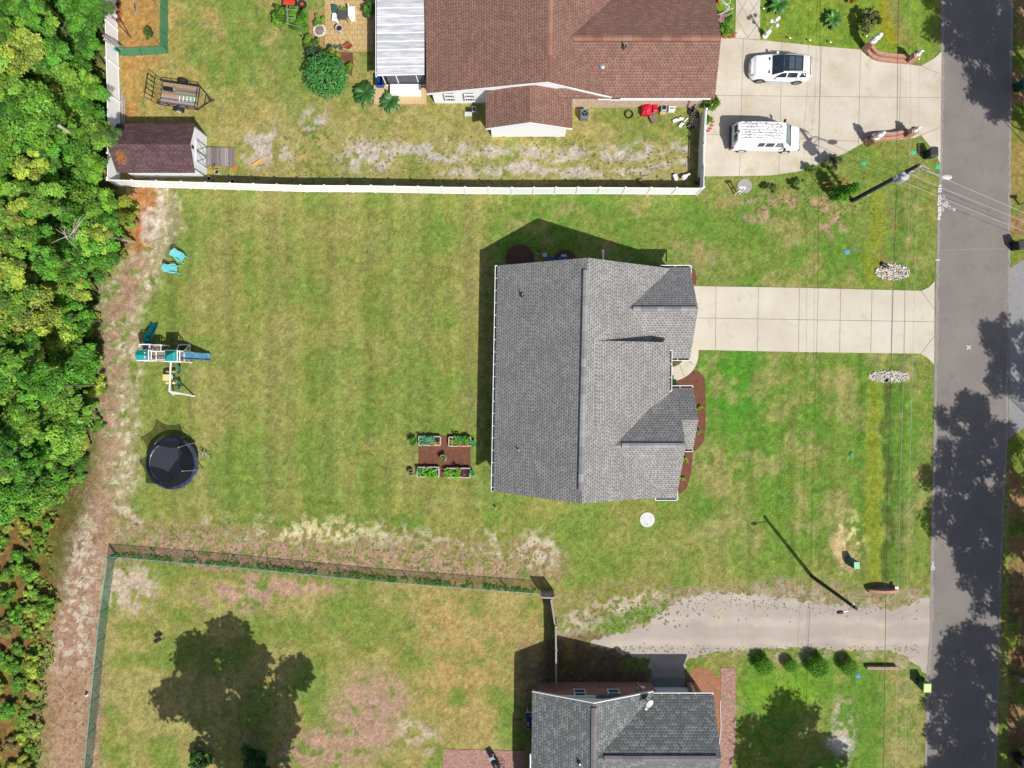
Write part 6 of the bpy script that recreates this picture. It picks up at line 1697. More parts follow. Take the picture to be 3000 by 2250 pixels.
mb = MB(); mb.box(((X0 + X1) / 2 + .15, (Y + A1.y) / 2, 1.4), (X1 - X0 + .5, abs(Y - A1.y), .04)); mb.build('deck', m_pdeck, pl)
mb = MB(); G0 = P(522, 1010, .1); G1 = P(556, 1012, .1)     # leaning climbing frame
gx0, gx1, gy = P(524, 0, .1).x, P(556, 0, .1).x, P(0, 1010, .1).y
for a, b in (((gx0, gy, .08), (gx1, gy, .08)), ((gx0, gy, .08), (B0.x + .35, B1.y, 1.45)), ((gx1, gy, .08), (B1.x, B1.y, 1.45)), ((gx1, gy, .08), (gx1, P(0, 1062, .1).y, .08)), ((gx1, P(0, 1062, .1).y, .08), (B1.x, B0.y, .08))): beam(mb, a, b, .09)
mb.build('climbing_frame', m_vin, pl)
mb = MB()
for k in range(1, 6):
    t_ = k / 6; beam(mb, lerp(Vector((gx0, gy, .08)), Vector((B0.x + .35, B1.y, 1.45)), t_), lerp(Vector((gx1, gy, .08)), Vector((B1.x, B1.y, 1.45)), t_), .06)
mb.build('rung', m_black, pl)
def slide(name, a, b, w, mat, wave=0.0):
    a = Vector(a); b = Vector(b); d = b - a; dh = Vector((d.x, d.y, 0)); L = dh.length; dh.normalize(); n = Vector((-dh.y, dh.x, 0)); mb = MB(); N = 16; vs = []
    for i in range(N + 1):
        t_ = i / N; s = t_ * t_ * (3 - 2 * t_) * .45 + t_ * .55
        p = a + dh * L * t_; p.z = a.z + (b.z - a.z) * s + wave * math.sin(t_ * 6.28 * 2.0)
        for (o, h) in ((-w / 2, .2), (-w / 2 + .03, .2), (-w / 2 + .06, 0), (0, -.02), (w / 2 - .06, 0), (w / 2 - .03, .2), (w / 2, .2)): vs.append(p + n * o + Vector((0, 0, h)))
    fs = [(i * 7 + k, i * 7 + k + 1, (i + 1) * 7 + k + 1, (i + 1) * 7 + k) for i in range(N) for k in range(6)]
    mb.add(vs, fs); o = mb.build(name, mat, pl, smooth=False); sm = o.modifiers.new('solid', 'SOLIDIFY'); sm.thickness = .025; return o
slide('slide', P(432, 1006, 1.42), P(455, 948, .12), .58, m_tealp)
slide('slide', P(536, 1042, 1.42), P(617, 1046, .12), .56, m_blue, .05)
mb = MB(); ba = P(500, 1060, 2.45); bb = P(496, 1146, 2.45); beam(mb, ba, bb, .12); mb.build('swing_beam', m_vin, pl)
mb = MB(); f1 = P(571, 1161, .0); f2 = P(510, 1158, 0); beam(mb, bb, f1, .1); beam(mb, bb, f2, .1); beam(mb, lerp(bb, f1, .55), lerp(bb, f2, .55), .07); mb.build('swing_leg', m_vin, pl)
for py in (1083, 1128):
    s0 = P(524, py, .65); hx = lerp(ba, bb, (py - 1060) / 86)
    mb = MB(); vs = []
    for i in range(7):
        u = i / 6 - .5; vs += [(s0.x + .1 + (-abs(u) * .1), s0.y + u * .62, .5 + u * u * .5), (s0.x - .1 + (-abs(u) * .1), s0.y + u * .62, .5 + u * u * .5)]
    mb.add(vs, [(2 * i, 2 * i + 1, 2 * i + 3, 2 * i + 2) for i in range(6)]); o = mb.build('swing_seat', m_tealp, pl); sm = o.modifiers.new('solid', 'SOLIDIFY'); sm.thickness = .02
    mb = MB()
    for u in (-.31, .31): mb.tube([(s0.x, s0.y + u, .62), (hx.x, hx.y + u * .9, 2.4)], .014, 4)
    mb.build('chain', m_steel, o)
gl = P(492, 1106, .8)
mb = MB(); mb.box((gl.x, gl.y, .85), (.8, .5, .06)); mb.build('glider_table', m_tan, pl, bevel=.05)
for dy in (-.42, .42):
    mb = MB(); mb.box((gl.x + .06, gl.y + dy, .5), (.78, .2, .06)); mb.build('glider_seat', m_tan, pl, bevel=.04)
mb = MB()
for dy in (-.35, .35): mb.tube([(gl.x + .4, gl.y + dy, .45), (lerp(ba, bb, .5).x, gl.y + dy, 2.4)], .014, 4)
mb.tube([(gl.x + .45, gl.y - .4, .6), (gl.x + .45, gl.y + .4, .6)], .03, 6); mb.build('glider_hanger', m_tealp, pl)

# ------------------------------------------------------------------ trampoline
tp = thing('trampoline', 'large round black trampoline with safety net and small ladder', 'trampoline', P(519, 1354))
cx, cy = P(519, 1354).x, P(519, 1354).y; TR = 2.07; tz = .9
def discring(r0, r1, z0, z1, seg=56):
    mb = MB(); vs = []
    for r, z in ((r0, z0), (r1, z1)):
        for k in range(seg): a = 2 * math.pi * k / seg; vs.append((cx + r * math.cos(a), cy + r * math.sin(a), z))
    return mb, vs, seg
mb, vs, sg = discring(0.01, 1.72, tz - .03, tz - .02); mb.add(vs, [(k, (k + 1) % sg, sg + (k + 1) % sg, sg + k) for k in range(sg)])
mb.build('jump_mat', M('jump_mat', (.022, .025, .038), .7, .1), tp)
mb = MB(); r_ = random.Random(3); sg = 60; vs = []
for r, z in ((1.72, tz), (1.80, tz + .05), (2.0, tz + .05), (2.07, tz - .01), (2.07, tz - .1)):
    for k in range(sg): a = 2 * math.pi * k / sg; vs.append((cx + r * math.cos(a), cy + r * math.sin(a), z + r_.uniform(-.012, .012)))
mb.add(vs, [(i * sg + k, i * sg + (k + 1) % sg, (i + 1) * sg + (k + 1) % sg, (i + 1) * sg + k) for i in range(4) for k in range(sg)])
mb.build('edge_pad', M('edge_pad_navy', (.035, .042, .075), .35, .35, 5), tp)
poles = [(407, 1350), (427, 1415), (492, 1434), (534, 1380), (523, 1311), (455, 1299)]
tops = [P(x, y, 2.65) for x, y in poles]; bases = []
mb = MB()
for i, p in enumerate(tops):
    d = Vector((p.x - cx, p.y - cy, 0)); d.normalize(); b = Vector((cx, cy, 0)) + d * 2.12; bases.append(b)
    mb = MB(); mb.tube([b + Vector((0, 0, .05)), b + Vector((0, 0, 1.6)), lerp(b, p, .97) + Vector((0, 0, .0)), p] if False else [b + Vector((0, 0, .05)), b + Vector((0, 0, 1.5)), p], .022, 8)
    mb.blob(p, (.05, .05, .05), 1, 0, 8, 5); mb.build('net_pole', m_steel, tp)
m_netb = M_net('black_safety_net', (.012, .014, .015), .68, 80)
for i in range(6):
    p, q = tops[i], tops[(i + 1) % 6]; b, c = bases[i], bases[(i + 1) % 6]; N = 8; vs = []
    for k in range(N + 1):
        t_ = k / N; s = 4 * t_ * (1 - t_)
        top = lerp(p, q, t_) + (Vector((cx, cy, 2.6)) - lerp(p, q, t_)) * .10 * s - Vector((0, 0, .12 * s))
        a0 = math.atan2(b.y - cy, b.x - cx); a1 = math.atan2(c.y - cy, c.x - cx)
        while a1 - a0 > math.pi: a1 -= 2 * math.pi
        while a1 - a0 < -math.pi: a1 += 2 * math.pi
        a = a0 + (a1 - a0) * t_; bot = Vector((cx + 1.78 * math.cos(a), cy + 1.78 * math.sin(a), tz + .02)); vs += [bot, lerp(bot, top, .5), top]
    mb = MB(); mb.add(vs, [(3 * k + j, 3 * k + 3 + j, 3 * k + 4 + j, 3 * k + 1 + j) for k in range(N) for j in (0, 1)]); nn = mb.build('net', m_netb, tp)
    mb = MB(); mb.tube([vs[3 * k + 2] for k in range(N + 1)], .014, 5); mb.build('net_edge', m_black, nn)
for k in range(6):
    a = .5 + k * math.pi / 3; mb = MB(); d = Vector((math.cos(a), math.sin(a), 0)); s = Vector((-d.y, d.x, 0)) * .7; c = Vector((cx, cy, 0)) + d * 1.98
    mb.tube([c + s + Vector((0, 0, tz - .08)), c + s * 1.0 + d * .1 + Vector((0, 0, .03)), c - s + d * .1 + Vector((0, 0, .03)), c - s + Vector((0, 0, tz - .08))], .022, 6); mb.build('leg', m_steel, tp)
t = thing('trampoline_ladder', 'short metal ladder leaning on the trampoline rim', 'ladder', P(600, 1332))
a0 = P(585, 1330, tz); b0 = P(614, 1324, .02); a1 = P(587, 1341, tz); b1 = P(618, 1334, .02)
mb = MB(); mb.tube([a0, b0], .02, 6); mb.build('side_rail', m_steel, t); mb = MB(); mb.tube([a1, b1], .02, 6); mb.build('side_rail', m_steel, t)
for q_ in (.25, .6):
    mb = MB(); c = (lerp(a0, b0, q_) + lerp(a1, b1, q_)) / 2; mb.box(c, (.1, .32, .03), rz=.2); mb.build('step', m_steel, t)

# ------------------------------------------------------------------ turquoise chairs
def adirondack(label, loc, rz):
    m = M('turquoise_plastic', C(130, 226, 232), .4, .05); t = thing('garden_chair', label, 'chair', loc, rz, 'turquoise slatted garden chairs')
    for k in range(7):
        u = (k - 3) / 3; mb = MB(); y0 = u * .21; y1 = u * .30
        zt = 1.0 - .09 * u * u; xt = -.62 + .07 * u * u
        mb.add([(-.18, y0 - .028, .32), (-.18, y0 + .028, .32), (xt, y1 + .04, zt), (xt, y1 - .04, zt), (-.2, y0 - .028, .31), (-.2, y0 + .028, .31), (xt - .02, y1 + .04, zt - .01), (xt - .02, y1 - .04, zt - .01)],
               [(0, 1, 2, 3), (7, 6, 5, 4), (0, 4, 5, 1), (1, 5, 6, 2), (2, 6, 7, 3), (3, 7, 4, 0)]); mb.build('back_slat', m, t, local=True)
    for k in range(5):
        mb = MB(); mb.box((-.14 + k * .1, 0, .33 + k * .014), (.085, .5, .02), ry=-.14); mb.build('seat_slat', m, t, local=True)
    for s in (1, -1):
        mb = MB(); mb.add([(-.35, s * .30, .56), (-.1, s * .36, .56), (.2, s * .38, .56), (.28, s * .33, .56), (.2, s * .26, .56), (-.3, s * .24, .56)] + [(-.35, s * .30, .53), (-.1, s * .36, .53), (.2, s * .38, .53), (.28, s * .33, .53), (.2, s * .26, .53), (-.3, s * .24, .53)],
                          [(0, 1, 2, 3, 4, 5), (11, 10, 9, 8, 7, 6)] + [(i, i + 6, (i + 1) % 6 + 6, (i + 1) % 6) for i in range(6)]); mb.build('armrest', m, t, local=True)
        mb = MB(); mb.box((.22, s * .29, .27), (.08, .04, .53)); mb.box((-.1, s * .27, .2), (.75, .03, .09), ry=.28); mb.add([(.2, s * .27, .3), (.46, s * .31, .03), (.5, s * .31, .0), (.2, s * .27, .05)], [(0, 1, 2, 3)]); mb.box((.34, s * .29, .17), (.3, .04, .06), ry=.75); mb.build('leg', m, t, local=True)
    return t
adirondack('turquoise slatted garden chair turned to the lower right', P(535, 755), math.radians(-38))
adirondack('turquoise slatted garden chair facing straight right', P(514, 790), math.radians(-2))

# ------------------------------------------------------------------ raised beds
m_bed = M('bed_timber_white', C(222, 208, 198), .8, .08)
m_soil = M('potting_soil', C(60, 46, 40), .95, .3, 12, bmp=.5)
PL = MATS['weed_leaf']
def plants(parent, name, x0, x1, y0, y1, z, n, cols, rr, seed, hh=.3):
    q = random.Random(seed); mb = MB()
    for i in range(n):
        c = Vector((q.uniform(x0, x1), q.uniform(y0, y1), z + q.uniform(.0, hh))); cc = cols[q.randrange(len(cols))]
        for k in range(8):
            a = q.uniform(0, 6.28); l = rr * q.uniform(.6, 1.2); g = q.uniform(.7, 1.3); d = Vector((math.cos(a), math.sin(a), q.uniform(.1, .7))); n_ = Vector((-d.y, d.x, 0)) * l * .3
            mb.add([c, c + d * l * .5 - n_, c + d * l + Vector((0, 0, -.3 * l)), c + d * l * .5 + n_], [(0, 1, 2, 3)], tuple(v * g for v in cc))
    return mb.build(name, PL, parent)
def bed(label, px0, px1, py0, py1, groups, seed):
    a = P(px0, py1, .35); b = P(px1, py0, .35); t = thing('raised_bed', label, 'planter', ((a.x + b.x) / 2, (a.y + b.y) / 2, 0), group='raised planting beds')
    for (c, d) in ((((a.x + b.x) / 2, a.y, .19), (b.x - a.x, .07, .38)), (((a.x + b.x) / 2, b.y, .19), (b.x - a.x, .07, .38)), ((a.x, (a.y + b.y) / 2, .19), (.07, b.y - a.y - .07, .38)), ((b.x, (a.y + b.y) / 2, .19), (.07, b.y - a.y - .07, .38))):
        mb = MB(); mb.box(c, d); mb.build('side_board', m_bed, t)
    mb = MB(); mb.box(((a.x + b.x) / 2, (a.y + b.y) / 2, .14), (b.x - a.x - .08, b.y - a.y - .08, .26)); mb.build('soil', m_soil, t)
    for i, (u0, u1, v0, v1, n, cols, rr, hh, nm) in enumerate(groups):
        plants(t, nm, a.x + (b.x - a.x) * u0, a.x + (b.x - a.x) * u1, a.y + (b.y - a.y) * v0, a.y + (b.y - a.y) * v1, .3, n, cols, rr, seed * 10 + i, hh)
    return t
gb = GC(100, 166, 120); gy_ = GC(170, 200, 70); gl_ = GC(110, 190, 40); coral = GC(240, 140, 100); pk = GC(240, 130, 170); wh = GC(230, 235, 225); ye = GC(230, 190, 60)
bed('raised bed with blue green leaves and coral flowers, nearer the trampoline', 1227, 1290, 1279, 1305, [(.03, .72, .1, .95, 46, [gb, GC(80, 150, 100), GC(130, 180, 130)], .16, .3, 'leafy_plants'), (.5, 1.0, -.05, .4, 40, [coral, ye, GC(250, 170, 130)], .07, .25, 'coral_flowers')], 1)
bed('raised bed with mixed yellow green plants, nearest the house shade', 1315, 1379, 1281, 1307, [(.1, .35, .2, .8, 14, [gy_], .13, .2, 'lime_plants'), (.3, .95, .3, 1.1, 36, [GC(80, 150, 60), GC(110, 170, 70)], .17, .35, 'leafy_plants'), (.4, .98, .0, .45, 24, [ye, coral, gy_], .08, .25, 'yellow_flowers')], 2)
bed('raised bed full of bright green plants with white flowers', 1222, 1286, 1369, 1397, [(.05, .95, .0, .85, 52, [gl_, GC(90, 170, 40)], .16, .3, 'leafy_plants'), (.1, 1., .3, 1.1, 22, [wh, GC(190, 210, 180)], .07, .4, 'white_flowers')], 3)
bed('raised bed with pink flowers and bare dark soil at its right end', 1308, 1377, 1372, 1399, [(-.05, .62, .0, 1.0, 40, [gl_, GC(96, 160, 50)], .17, .35, 'leafy_plants'), (.1, .8, .1, 1.1, 16, [pk, GC(220, 80, 140)], .09, .5, 'pink_flowers')], 4)
def pot(label, loc, r, h, mat, col=None, seed=1, grp=None, n=10, pr=None):
    t = thing('plant_pot', label, 'plant pot', loc, 0, grp)
    mb = MB(); mb.lathe((0, 0, 0), [(r * .72, 0), (r * .98, h * .95), (r * 1.05, h * .95), (r * 1.05, h), (r * .9, h), (r * .86, h * .82)], 20); mb.build('pot', mat, t, local=True)
    mb = MB(); mb.lathe((0, 0, 0), [(r * .8, h * .8), (r * .84, h * .84)], 16); mb.build('soil', m_soil, t, local=True)
    if col:
        q = random.Random(seed); mb = MB()
        for i in range(n):
            a = q.uniform(0, 6.28); rr = q.uniform(0, r * .8); c = Vector((math.cos(a) * rr, math.sin(a) * rr, h * .85 + q.uniform(0, .12))); cc = col[q.randrange(len(col))]
            for k in range(7):
                a = q.uniform(0, 6.28); l = (pr or r * .8) * q.uniform(.6, 1.2); d = Vector((math.cos(a), math.sin(a), q.uniform(.2, .8))); n_ = Vector((-d.y, d.x, 0)) * l * .3; g = q.uniform(.7, 1.3)
                mb.add([c, c + d * l * .5 - n_, c + d * l, c + d * l * .5 + n_], [(0, 1, 2, 3)], tuple(v * g for v in cc))
        mb.build('plant', PL, t, local=True)
    return t
m_pgrey = M('pot_grey', C(150, 150, 144), .7); m_pwh = M('pot_white', C(226, 222, 214), .6); m_por = M('pot_orange', C(200, 92, 54), .7); m_pcr = M('pot_cream', C(226, 212, 168), .7); m_pdark = M('pot_dark_green', C(30, 90, 60), .5)
pot('cream rimmed pot standing in the middle of the mulch square', P(1300, 1340), .25, .5, m_pcr, [GC(100, 130, 60)], 1, n=5)
pot('pale grey empty pot at the lower left planter corner', P(1205, 1382), .24, .4, m_pgrey, [GC(130, 130, 70)], 2, n=2)
pot('grey pot with leggy plant at the upper left planter corner', P(1212, 1290), .18, .4, m_pgrey, [GC(90, 140, 60), GC(60, 100, 40)], 3, n=14, pr=.26)
pot('dark green pot with bluish plant at the upper right planter corner', P(1387, 1297), .17, .35, m_pdark, [GC(70, 170, 100)], 4, n=14, pr=.2)
pot('dark green pot with leafy plant at the lower right planter corner', P(1383, 1384), .18, .35, m_pdark, [GC(60, 150, 90)], 5, n=10, pr=.18)

# ------------------------------------------------------------------ north garden clutter
pot('dark leaved plant in a pale pot, leftmost of the row on the paver edge', P(971, 141), .17, .35, m_pwh, [GC(60, 90, 50)], 11, n=10)
pot('green plant in a pale pot, second of the row on the paver edge', P(986, 143), .17, .3, m_pwh, [GC(80, 120, 60)], 12, n=8)
pot('plain round grey pot, third of the row on the paver edge', P(1001, 144), .19, .35, m_pgrey, [GC(90, 110, 90)], 13, n=4)
pot('pot of bright red flowers at the end of the paver row', P(1024, 142), .2, .35, m_pwh, [GC(230, 50, 50), GC(220, 40, 80), GC(70, 130, 60)], 14, n=16, pr=.24)
pot('tall dark rimmed pot standing alone on the pavers', P(999, 94), .27, .7, m_pwh, None)
pot('large round tub of green plants at the fountain table', P(1006, 42), .36, .4, M('tub_tan', C(190, 150, 96), .7), [GC(90, 140, 70)], 16, n=14)
for i, y in enumerate((-4, 18, 41, 63)):
    pot(('topmost', 'second', 'third', 'lowest')[i] + ' orange bucket in the line by the white fence', P(351, y), .17, .3, m_por, grp='orange buckets by the fence')
t = thing('stone_planter', 'round white stone planter with grey soil heap', 'planter', P(937, 91)); mb = MB(); q = random.Random(5)
mb = MB(); mb.lathe((0, 0, 0), [(.36, 0), (.30, .18), (.05, .22)], 12); mb.build('soil', M('ash', C(150, 130, 124), .9, .2, 9), t, local=True)
for k in range(14):
    a = k / 14 * 6.283; mb = MB(); mb.blob((.44 * math.cos(a), .44 * math.sin(a), .13), (.13, .11, .13), k, .2, 8, 5); mb.build('stone', M('pale_stone', C(226, 218, 206), .85, .12, 8), t, local=True)
def furniture_table():
    t = thing('garden_table', 'dark square table beside the tub on the pavers', 'table', P(1008, 57)); mb = MB(); mb.box((0, 0, .68), (.75, .7, .04)); mb.build('top', M('table_dark', C(92, 84, 86), .6), t, local=True)
    for x in (-.33, .33):
        for y in (-.3, .3): mb = MB(); mb.tube([(x, y, 0), (x, y, .66)], .02, 6); mb.build('leg', m_black, t, local=True)
furniture_table()
def box_thing(name, label, cat, loc, d, mat, rz=0, bev=.02, parts=()):
    t = thing(name, label, cat, loc, rz); mb = MB(); mb.box((0, 0, d[2] / 2), d); mb.build('body', mat, t, local=True, bevel=bev)
    for (nm, c, dd, m2) in parts: mb = MB(); mb.box(c, dd); mb.build(nm, m2, t, local=True)
    return t
t = box_thing('garden_bench', 'white bench standing on the paver patio', 'bench', P(1035, 46), (.36, .95, .42), m_white, 0, .03, (('seat', (0, 0, .44), (.42, 1.0, .04), m_white), ('backrest', (-.19, 0, .7), (.04, .95, .5), m_white)))
t = thing('garden_lounger', 'dark and white garden lounger on the pavers', 'lounger', P(985, 50), math.radians(-98))
mb = MB(); mb.box((.2, 0, .4), (.6, .38, .06)); mb.build('seat', m_white, t, local=True); mb = MB(); mb.box((-.35, 0, .6), (.6, .38, .07), ry=.6); mb.build('backrest', M('lounger_green', C(40, 90, 84), .7), t, local=True)
for x in (-.1, .5):
    for y in (-.17, .17): mb = MB(); mb.tube([(x, y, 0), (x, y, .4)], .015, 5); mb.build('leg', m_steel, t, local=True)
t = thing('garden_ornament', 'grey figure ornament in front of the lounger', 'ornament', P(990, 66)); mb = MB(); mb.lathe((0, 0, 0), [(.14, 0), (.1, .2), (.13, .4), (.06, .55), (.09, .65), (.0, .75)], 12); mb.build('figure', m_white, t, local=True)
# small red tractor at the top edge
t = thing('garden_tractor', 'red garden tractor cut by the top edge', 'tractor', P(852, 4), math.radians(0)); m_rd = M('tractor_red', C(230, 80, 54), .35)
mb = MB(); mb.box((0, .3, .6), (.5, 1.0, .4)); mb.build('hood', m_rd, t, local=True, bevel=.05); mb = MB(); mb.box((0, -.35, .5), (.95, .35, .1)); mb.build('mower_deck', m_rd, t, local=True, bevel=.04); mb = MB(); mb.box((0, -.1, .8), (.4, .35, .1)); mb.build('seat', m_black, t, local=True, bevel=.04)
for s in (1, -1):
    for y in (-.2, .6):
        mb = MB(); mb.tube([(s * .42 - .1, y, .25), (s * .42 + .1, y, .25)], .26, 14); mb.build('wheel', m_tyre, t, local=True)
t = thing('spare_wheel', 'tractor wheel with orange hub lying in the shrubs', 'wheel', P(887, 16)); mb = MB(); mb.lathe((0, 0, 0), [(.16, .02), (.33, .02), (.36, .12), (.33, .22), (.16, .22)], 20); mb.build('tyre', m_tyre, t, local=True); mb = MB(); mb.lathe((0, 0, 0), [(.14, .05), (.14, .26), (.06, .28)], 12); mb.build('hub', m_por, t, local=True)
t = thing('pipe_frame', 'tall grey pipe swing frame over the fruit trees', 'frame', P(845, 60))
for nm, a, b in (('ridge_pipe', P(841, 12, 3.2), P(842, 70, 3.2)), ('leg', P(842, 70, 3.2), P(806, 96, 0) if False else P(822, 82, 1.6)), ('leg', P(822, 82, 1.6), P(838, 109, 0)), ('leg', P(842, 70, 3.2), P(880, 78, 1.6)), ('leg', P(880, 78, 1.6), P(897, 108, 0)), ('crossbar', P(842, 26, 3.2), P(872, 31, 2.6)), ('crossbar', P(842, 52, 3.2), P(866, 53, 2.6))):
    mb = MB(); mb.tube([a, b], .03, 7); mb.build(nm, m_steel, t)
mb = MB(); mb.tube([P(885, 105, .03), P(880, 108, .9)], .03, 6); o = mb.build('fence_stub', m_black); tag(o, 'short dark pipe standing in the grass by the pipe frame', 'pipe')
# sapling in its mulch ring
t = thing('sapling', 'thin sapling in a pale mulch ring at the netting corner', 'sapling', P(476, 138))
mb = MB(); mb.lathe((0, 0, 0), [(.38, 0), (.36, .04), (.1, .05)], 20); mb.build('mulch_ring', M('ring_mulch', C(170, 140, 120), .9, .3, 12), t, local=True)
mb = MB(); mb.tube([(0, 0, 0), (-.2, .15, .8), (-.5, .45, 1.5)], .02, 6, .01); mb.build('trunk', m_bark, t, local=True); fol(SML[0], t, (-.45, .42, 1.4), (.45, .5, .35), 0, GC(90, 120, 50))
def cord(name, label, cat, pts, r, mat, smooth_n=6):
    P_ = [Vector(p) for p in pts]; out = []
    for i in range(len(P_) - 1):
        a, b, c, d = P_[max(i - 1, 0)], P_[i], P_[i + 1], P_[min(i + 2, len(P_) - 1)]
        for k in range(smooth_n):
            t_ = k / smooth_n; out.append(.5 * ((2 * b) + (-a + c) * t_ + (2 * a - 5 * b + 4 * c - d) * t_ ** 2 + (-a + 3 * b - 3 * c + d) * t_ ** 3))
    out.append(P_[-1]); mb = MB(); mb.tube(out, r, 5); return tag(mb.build(name, mat), label, cat)
cord('extension_cord', 'tangled orange cord on the dry grass above the shed', 'cord', [P(x, y, .03) for x, y in ((368, 312), (380, 300), (395, 292), (388, 304), (372, 318), (385, 322), (398, 314), (400, 328), (386, 334), (370, 330), (378, 316), (392, 322), (404, 332))], .016, M('cord_orange', C(214, 96, 50), .5))
cord('garden_hose', 'green hose lying across the lawn by the brick path', 'hose', [P(x, y, .04) for x, y in ((2113, 2041), (2130, 2048), (2156, 2062), (2185, 2076), (2215, 2095), (2245, 2108), (2272, 2117))], .022, M('hose_green', C(80, 190, 130), .5))
cord('white_hose', 'white hose lying along the brick path edge', 'hose', [P(x, y, .06) for x, y in ((2110, 2052), (2111, 2090), (2112, 2130), (2109, 2160), (2106, 2195), (2101, 2230))], .022, m_white)
cord('pale_hose', 'pale coiled hose on the grass beneath the eave at the top', 'hose', [P(x, y, .04) for x, y in ((2112, 0), (2125, 12), (2140, 6), (2134, -4), (2118, -2), (2130, 14), (2138, 20), (2130, 24), (2126, 18), (2133, 14), (2136, 22), (2128, 30))], .016, m_white)
t = thing('hose_coil', 'black hose coil lying by the pinkish brick wall', 'hose', P(1842, 336))
mb = MB()
for k in range(4):
    rr = .3 + .03 * (k % 2); pts = [(rr * math.cos(a / 10 * 6.283), rr * math.sin(a / 10 * 6.283), .03 + .04 * k) for a in range(11)]; mb.tube(pts, .022, 5)
mb.build('coil', m_black, t, local=True)
t = thing('hand_truck', 'yellow hand truck standing by the shed corner', 'hand truck', P(625, 505))
for nm, a, b in (('side_rail', P(626, 503, .1), P(630, 488, 1.1)), ('side_rail', P(621, 502, .1), P(625, 489, 1.1)), ('crossbar', P(621, 499, .4), P(627, 500, .4)), ('toe_plate', P(620, 505, .05), P(632, 504, .05))): mb = MB(); mb.tube([a, b], .035, 6); mb.build(nm, M('tool_yellow', C(236, 184, 70), .4), t)
for i, (x, y, l) in enumerate(((640, 507, 'white bucket standing in the sun by the fence corner'), (617, 526, 'white bucket in the shade behind the fence near the shed'), (682, 532, 'grey lid or pan in the fence shade'))):
    pot(l, P(x, y), .19, .36 if i < 2 else .08, m_pwh)
box_thing('lumber_bundle', 'short yellow timber block lying on the grass east of the shed', 'lumber', P(756, 476), (1.0, .2, .16), M('fresh_timber', C(240, 184, 96), .7, .08, 8), math.radians(33), .005)
t = thing('orange_disc', 'round orange lid lying on the grass by the ramp', 'lid', P(687, 491)); mb = MB(); mb.lathe((0, 0, 0), [(.17, 0), (.17, .06), (.02, .08)], 18); mb.build('lid', M('lid_orange', C(234, 110, 40), .5), t, local=True)
# ornamental AC unit etc. along the addition
def ac(label, loc, s=.85, h=.85, col=C(120, 138, 150)):
    t = thing('air_conditioner', label, 'air conditioner', loc); m = M('ac_grey_blue', col, .45); mb = MB(); mb.box((0, 0, h / 2), (s * .8, s * .8, h)); mb.build('body', m, t, local=True, bevel=.06)
    mb = MB(); sg = 24; vs = []
    for r, z in ((.28, h + .005), (.36, h + .03), (.37, h + .0)):
        for k in range(sg): a = 2 * math.pi * k / sg; vs.append((r * s * math.cos(a), r * s * math.sin(a), z))
    mb.add(vs, [(i * sg + k, i * sg + (k + 1) % sg, (i + 1) * sg + (k + 1) % sg, (i + 1) * sg + k) for i in (0, 1) for k in range(sg)]); mb.build('fan_guard', m, t, local=True)
    mb = MB(); mb.lathe((0, 0, h + .004), [(.29 * s, 0), (.28 * s, .004)], 24); mb.build('fan_opening', m_black, t, local=True)
    mb = MB()
    for k in range(3): a = k * 2.094 + .5; mb.box((math.cos(a) * .13 * s, math.sin(a) * .13 * s, h + .02), (.26 * s, .05, .012), rz=a)
    mb.build('fan_blade', m, t, local=True); return t
ac('blue grey air conditioner beside the small brown gable', P(1710, 343))
box_thing('crate', 'flat white box on the grass left of the small gable', 'box', P(1372, 336), (.58, .32, .2), m_pwh, 0, .01)
box_thing('crate', 'grey machine housing on the grass by the gable wall', 'machine', P(1389, 325), (.3, .45, .4), m_steel, 0, .02, (('top_plate', (0, 0, .42), (.2, .3, .03), m_black),))
box_thing('crate', 'black box in the shade left of the small gable', 'box', P(1374, 325), (.3, .3, .35), m_black, 0, .02)
t = thing('spare_wheel', 'small round wheel leaning by the grey machine', 'wheel', P(1400, 331)); mb = MB(); mb.lathe((0, 0, 0), [(.09, .02), (.14, .02), (.15, .06), (.14, .1), (.09, .1)], 16); mb.build('tyre', m_pgrey, t, local=True)
t = thing('covered_machine', 'red tarpaulin covered machine against the pinkish brick wall', 'machine', P(1899, 326)); mb = MB(); mr_ = M('red_tarp', C(214, 34, 60), .3, .2, 5)
mb.blob((-.2, 0, .4), (.46, .52, .42), 3, .1, 12, 8); mb.box((-.2, 0, .3), (.8, .9, .55)); mb.build('cover', mr_, t, local=True, bevel=.08)
mb = MB(); mb.box((.45, .1, .4), (.4, .7, .5)); mb.build('cover_flap', mr_, t, local=True, bevel=.08)
box_thing('steel_cart', 'rusty wire cart in front of the red cover', 'cart', P(1912, 350), (.5, .6, .3), M('rusty_metal', C(150, 130, 120), .7, .3, 12, metal=.3), .4, .01, (('handle', (.1, .3, .6), (.4, .03, .04), m_steel),))
box_thing('grill_box', 'grey framed box beside the red cover', 'box', P(1942, 322), (.45, .45, .5), m_steel, 0, .01, (('tray', (0, 0, .52), (.3, .3, .03), m_black),))
box_thing('timber_block', 'small timber step below the grey framed box', 'block', P(1941, 334), (.5, .2, .2), m_deckv, 0, .01)
box_thing('white_cabinet', 'white cabinet by the pinkish brick wall', 'cabinet', P(1965, 324), (.5, .35, .5), m_white, 0, .01, (('panel', (0, 0, .51), (.4, .2, .01), m_steel),))
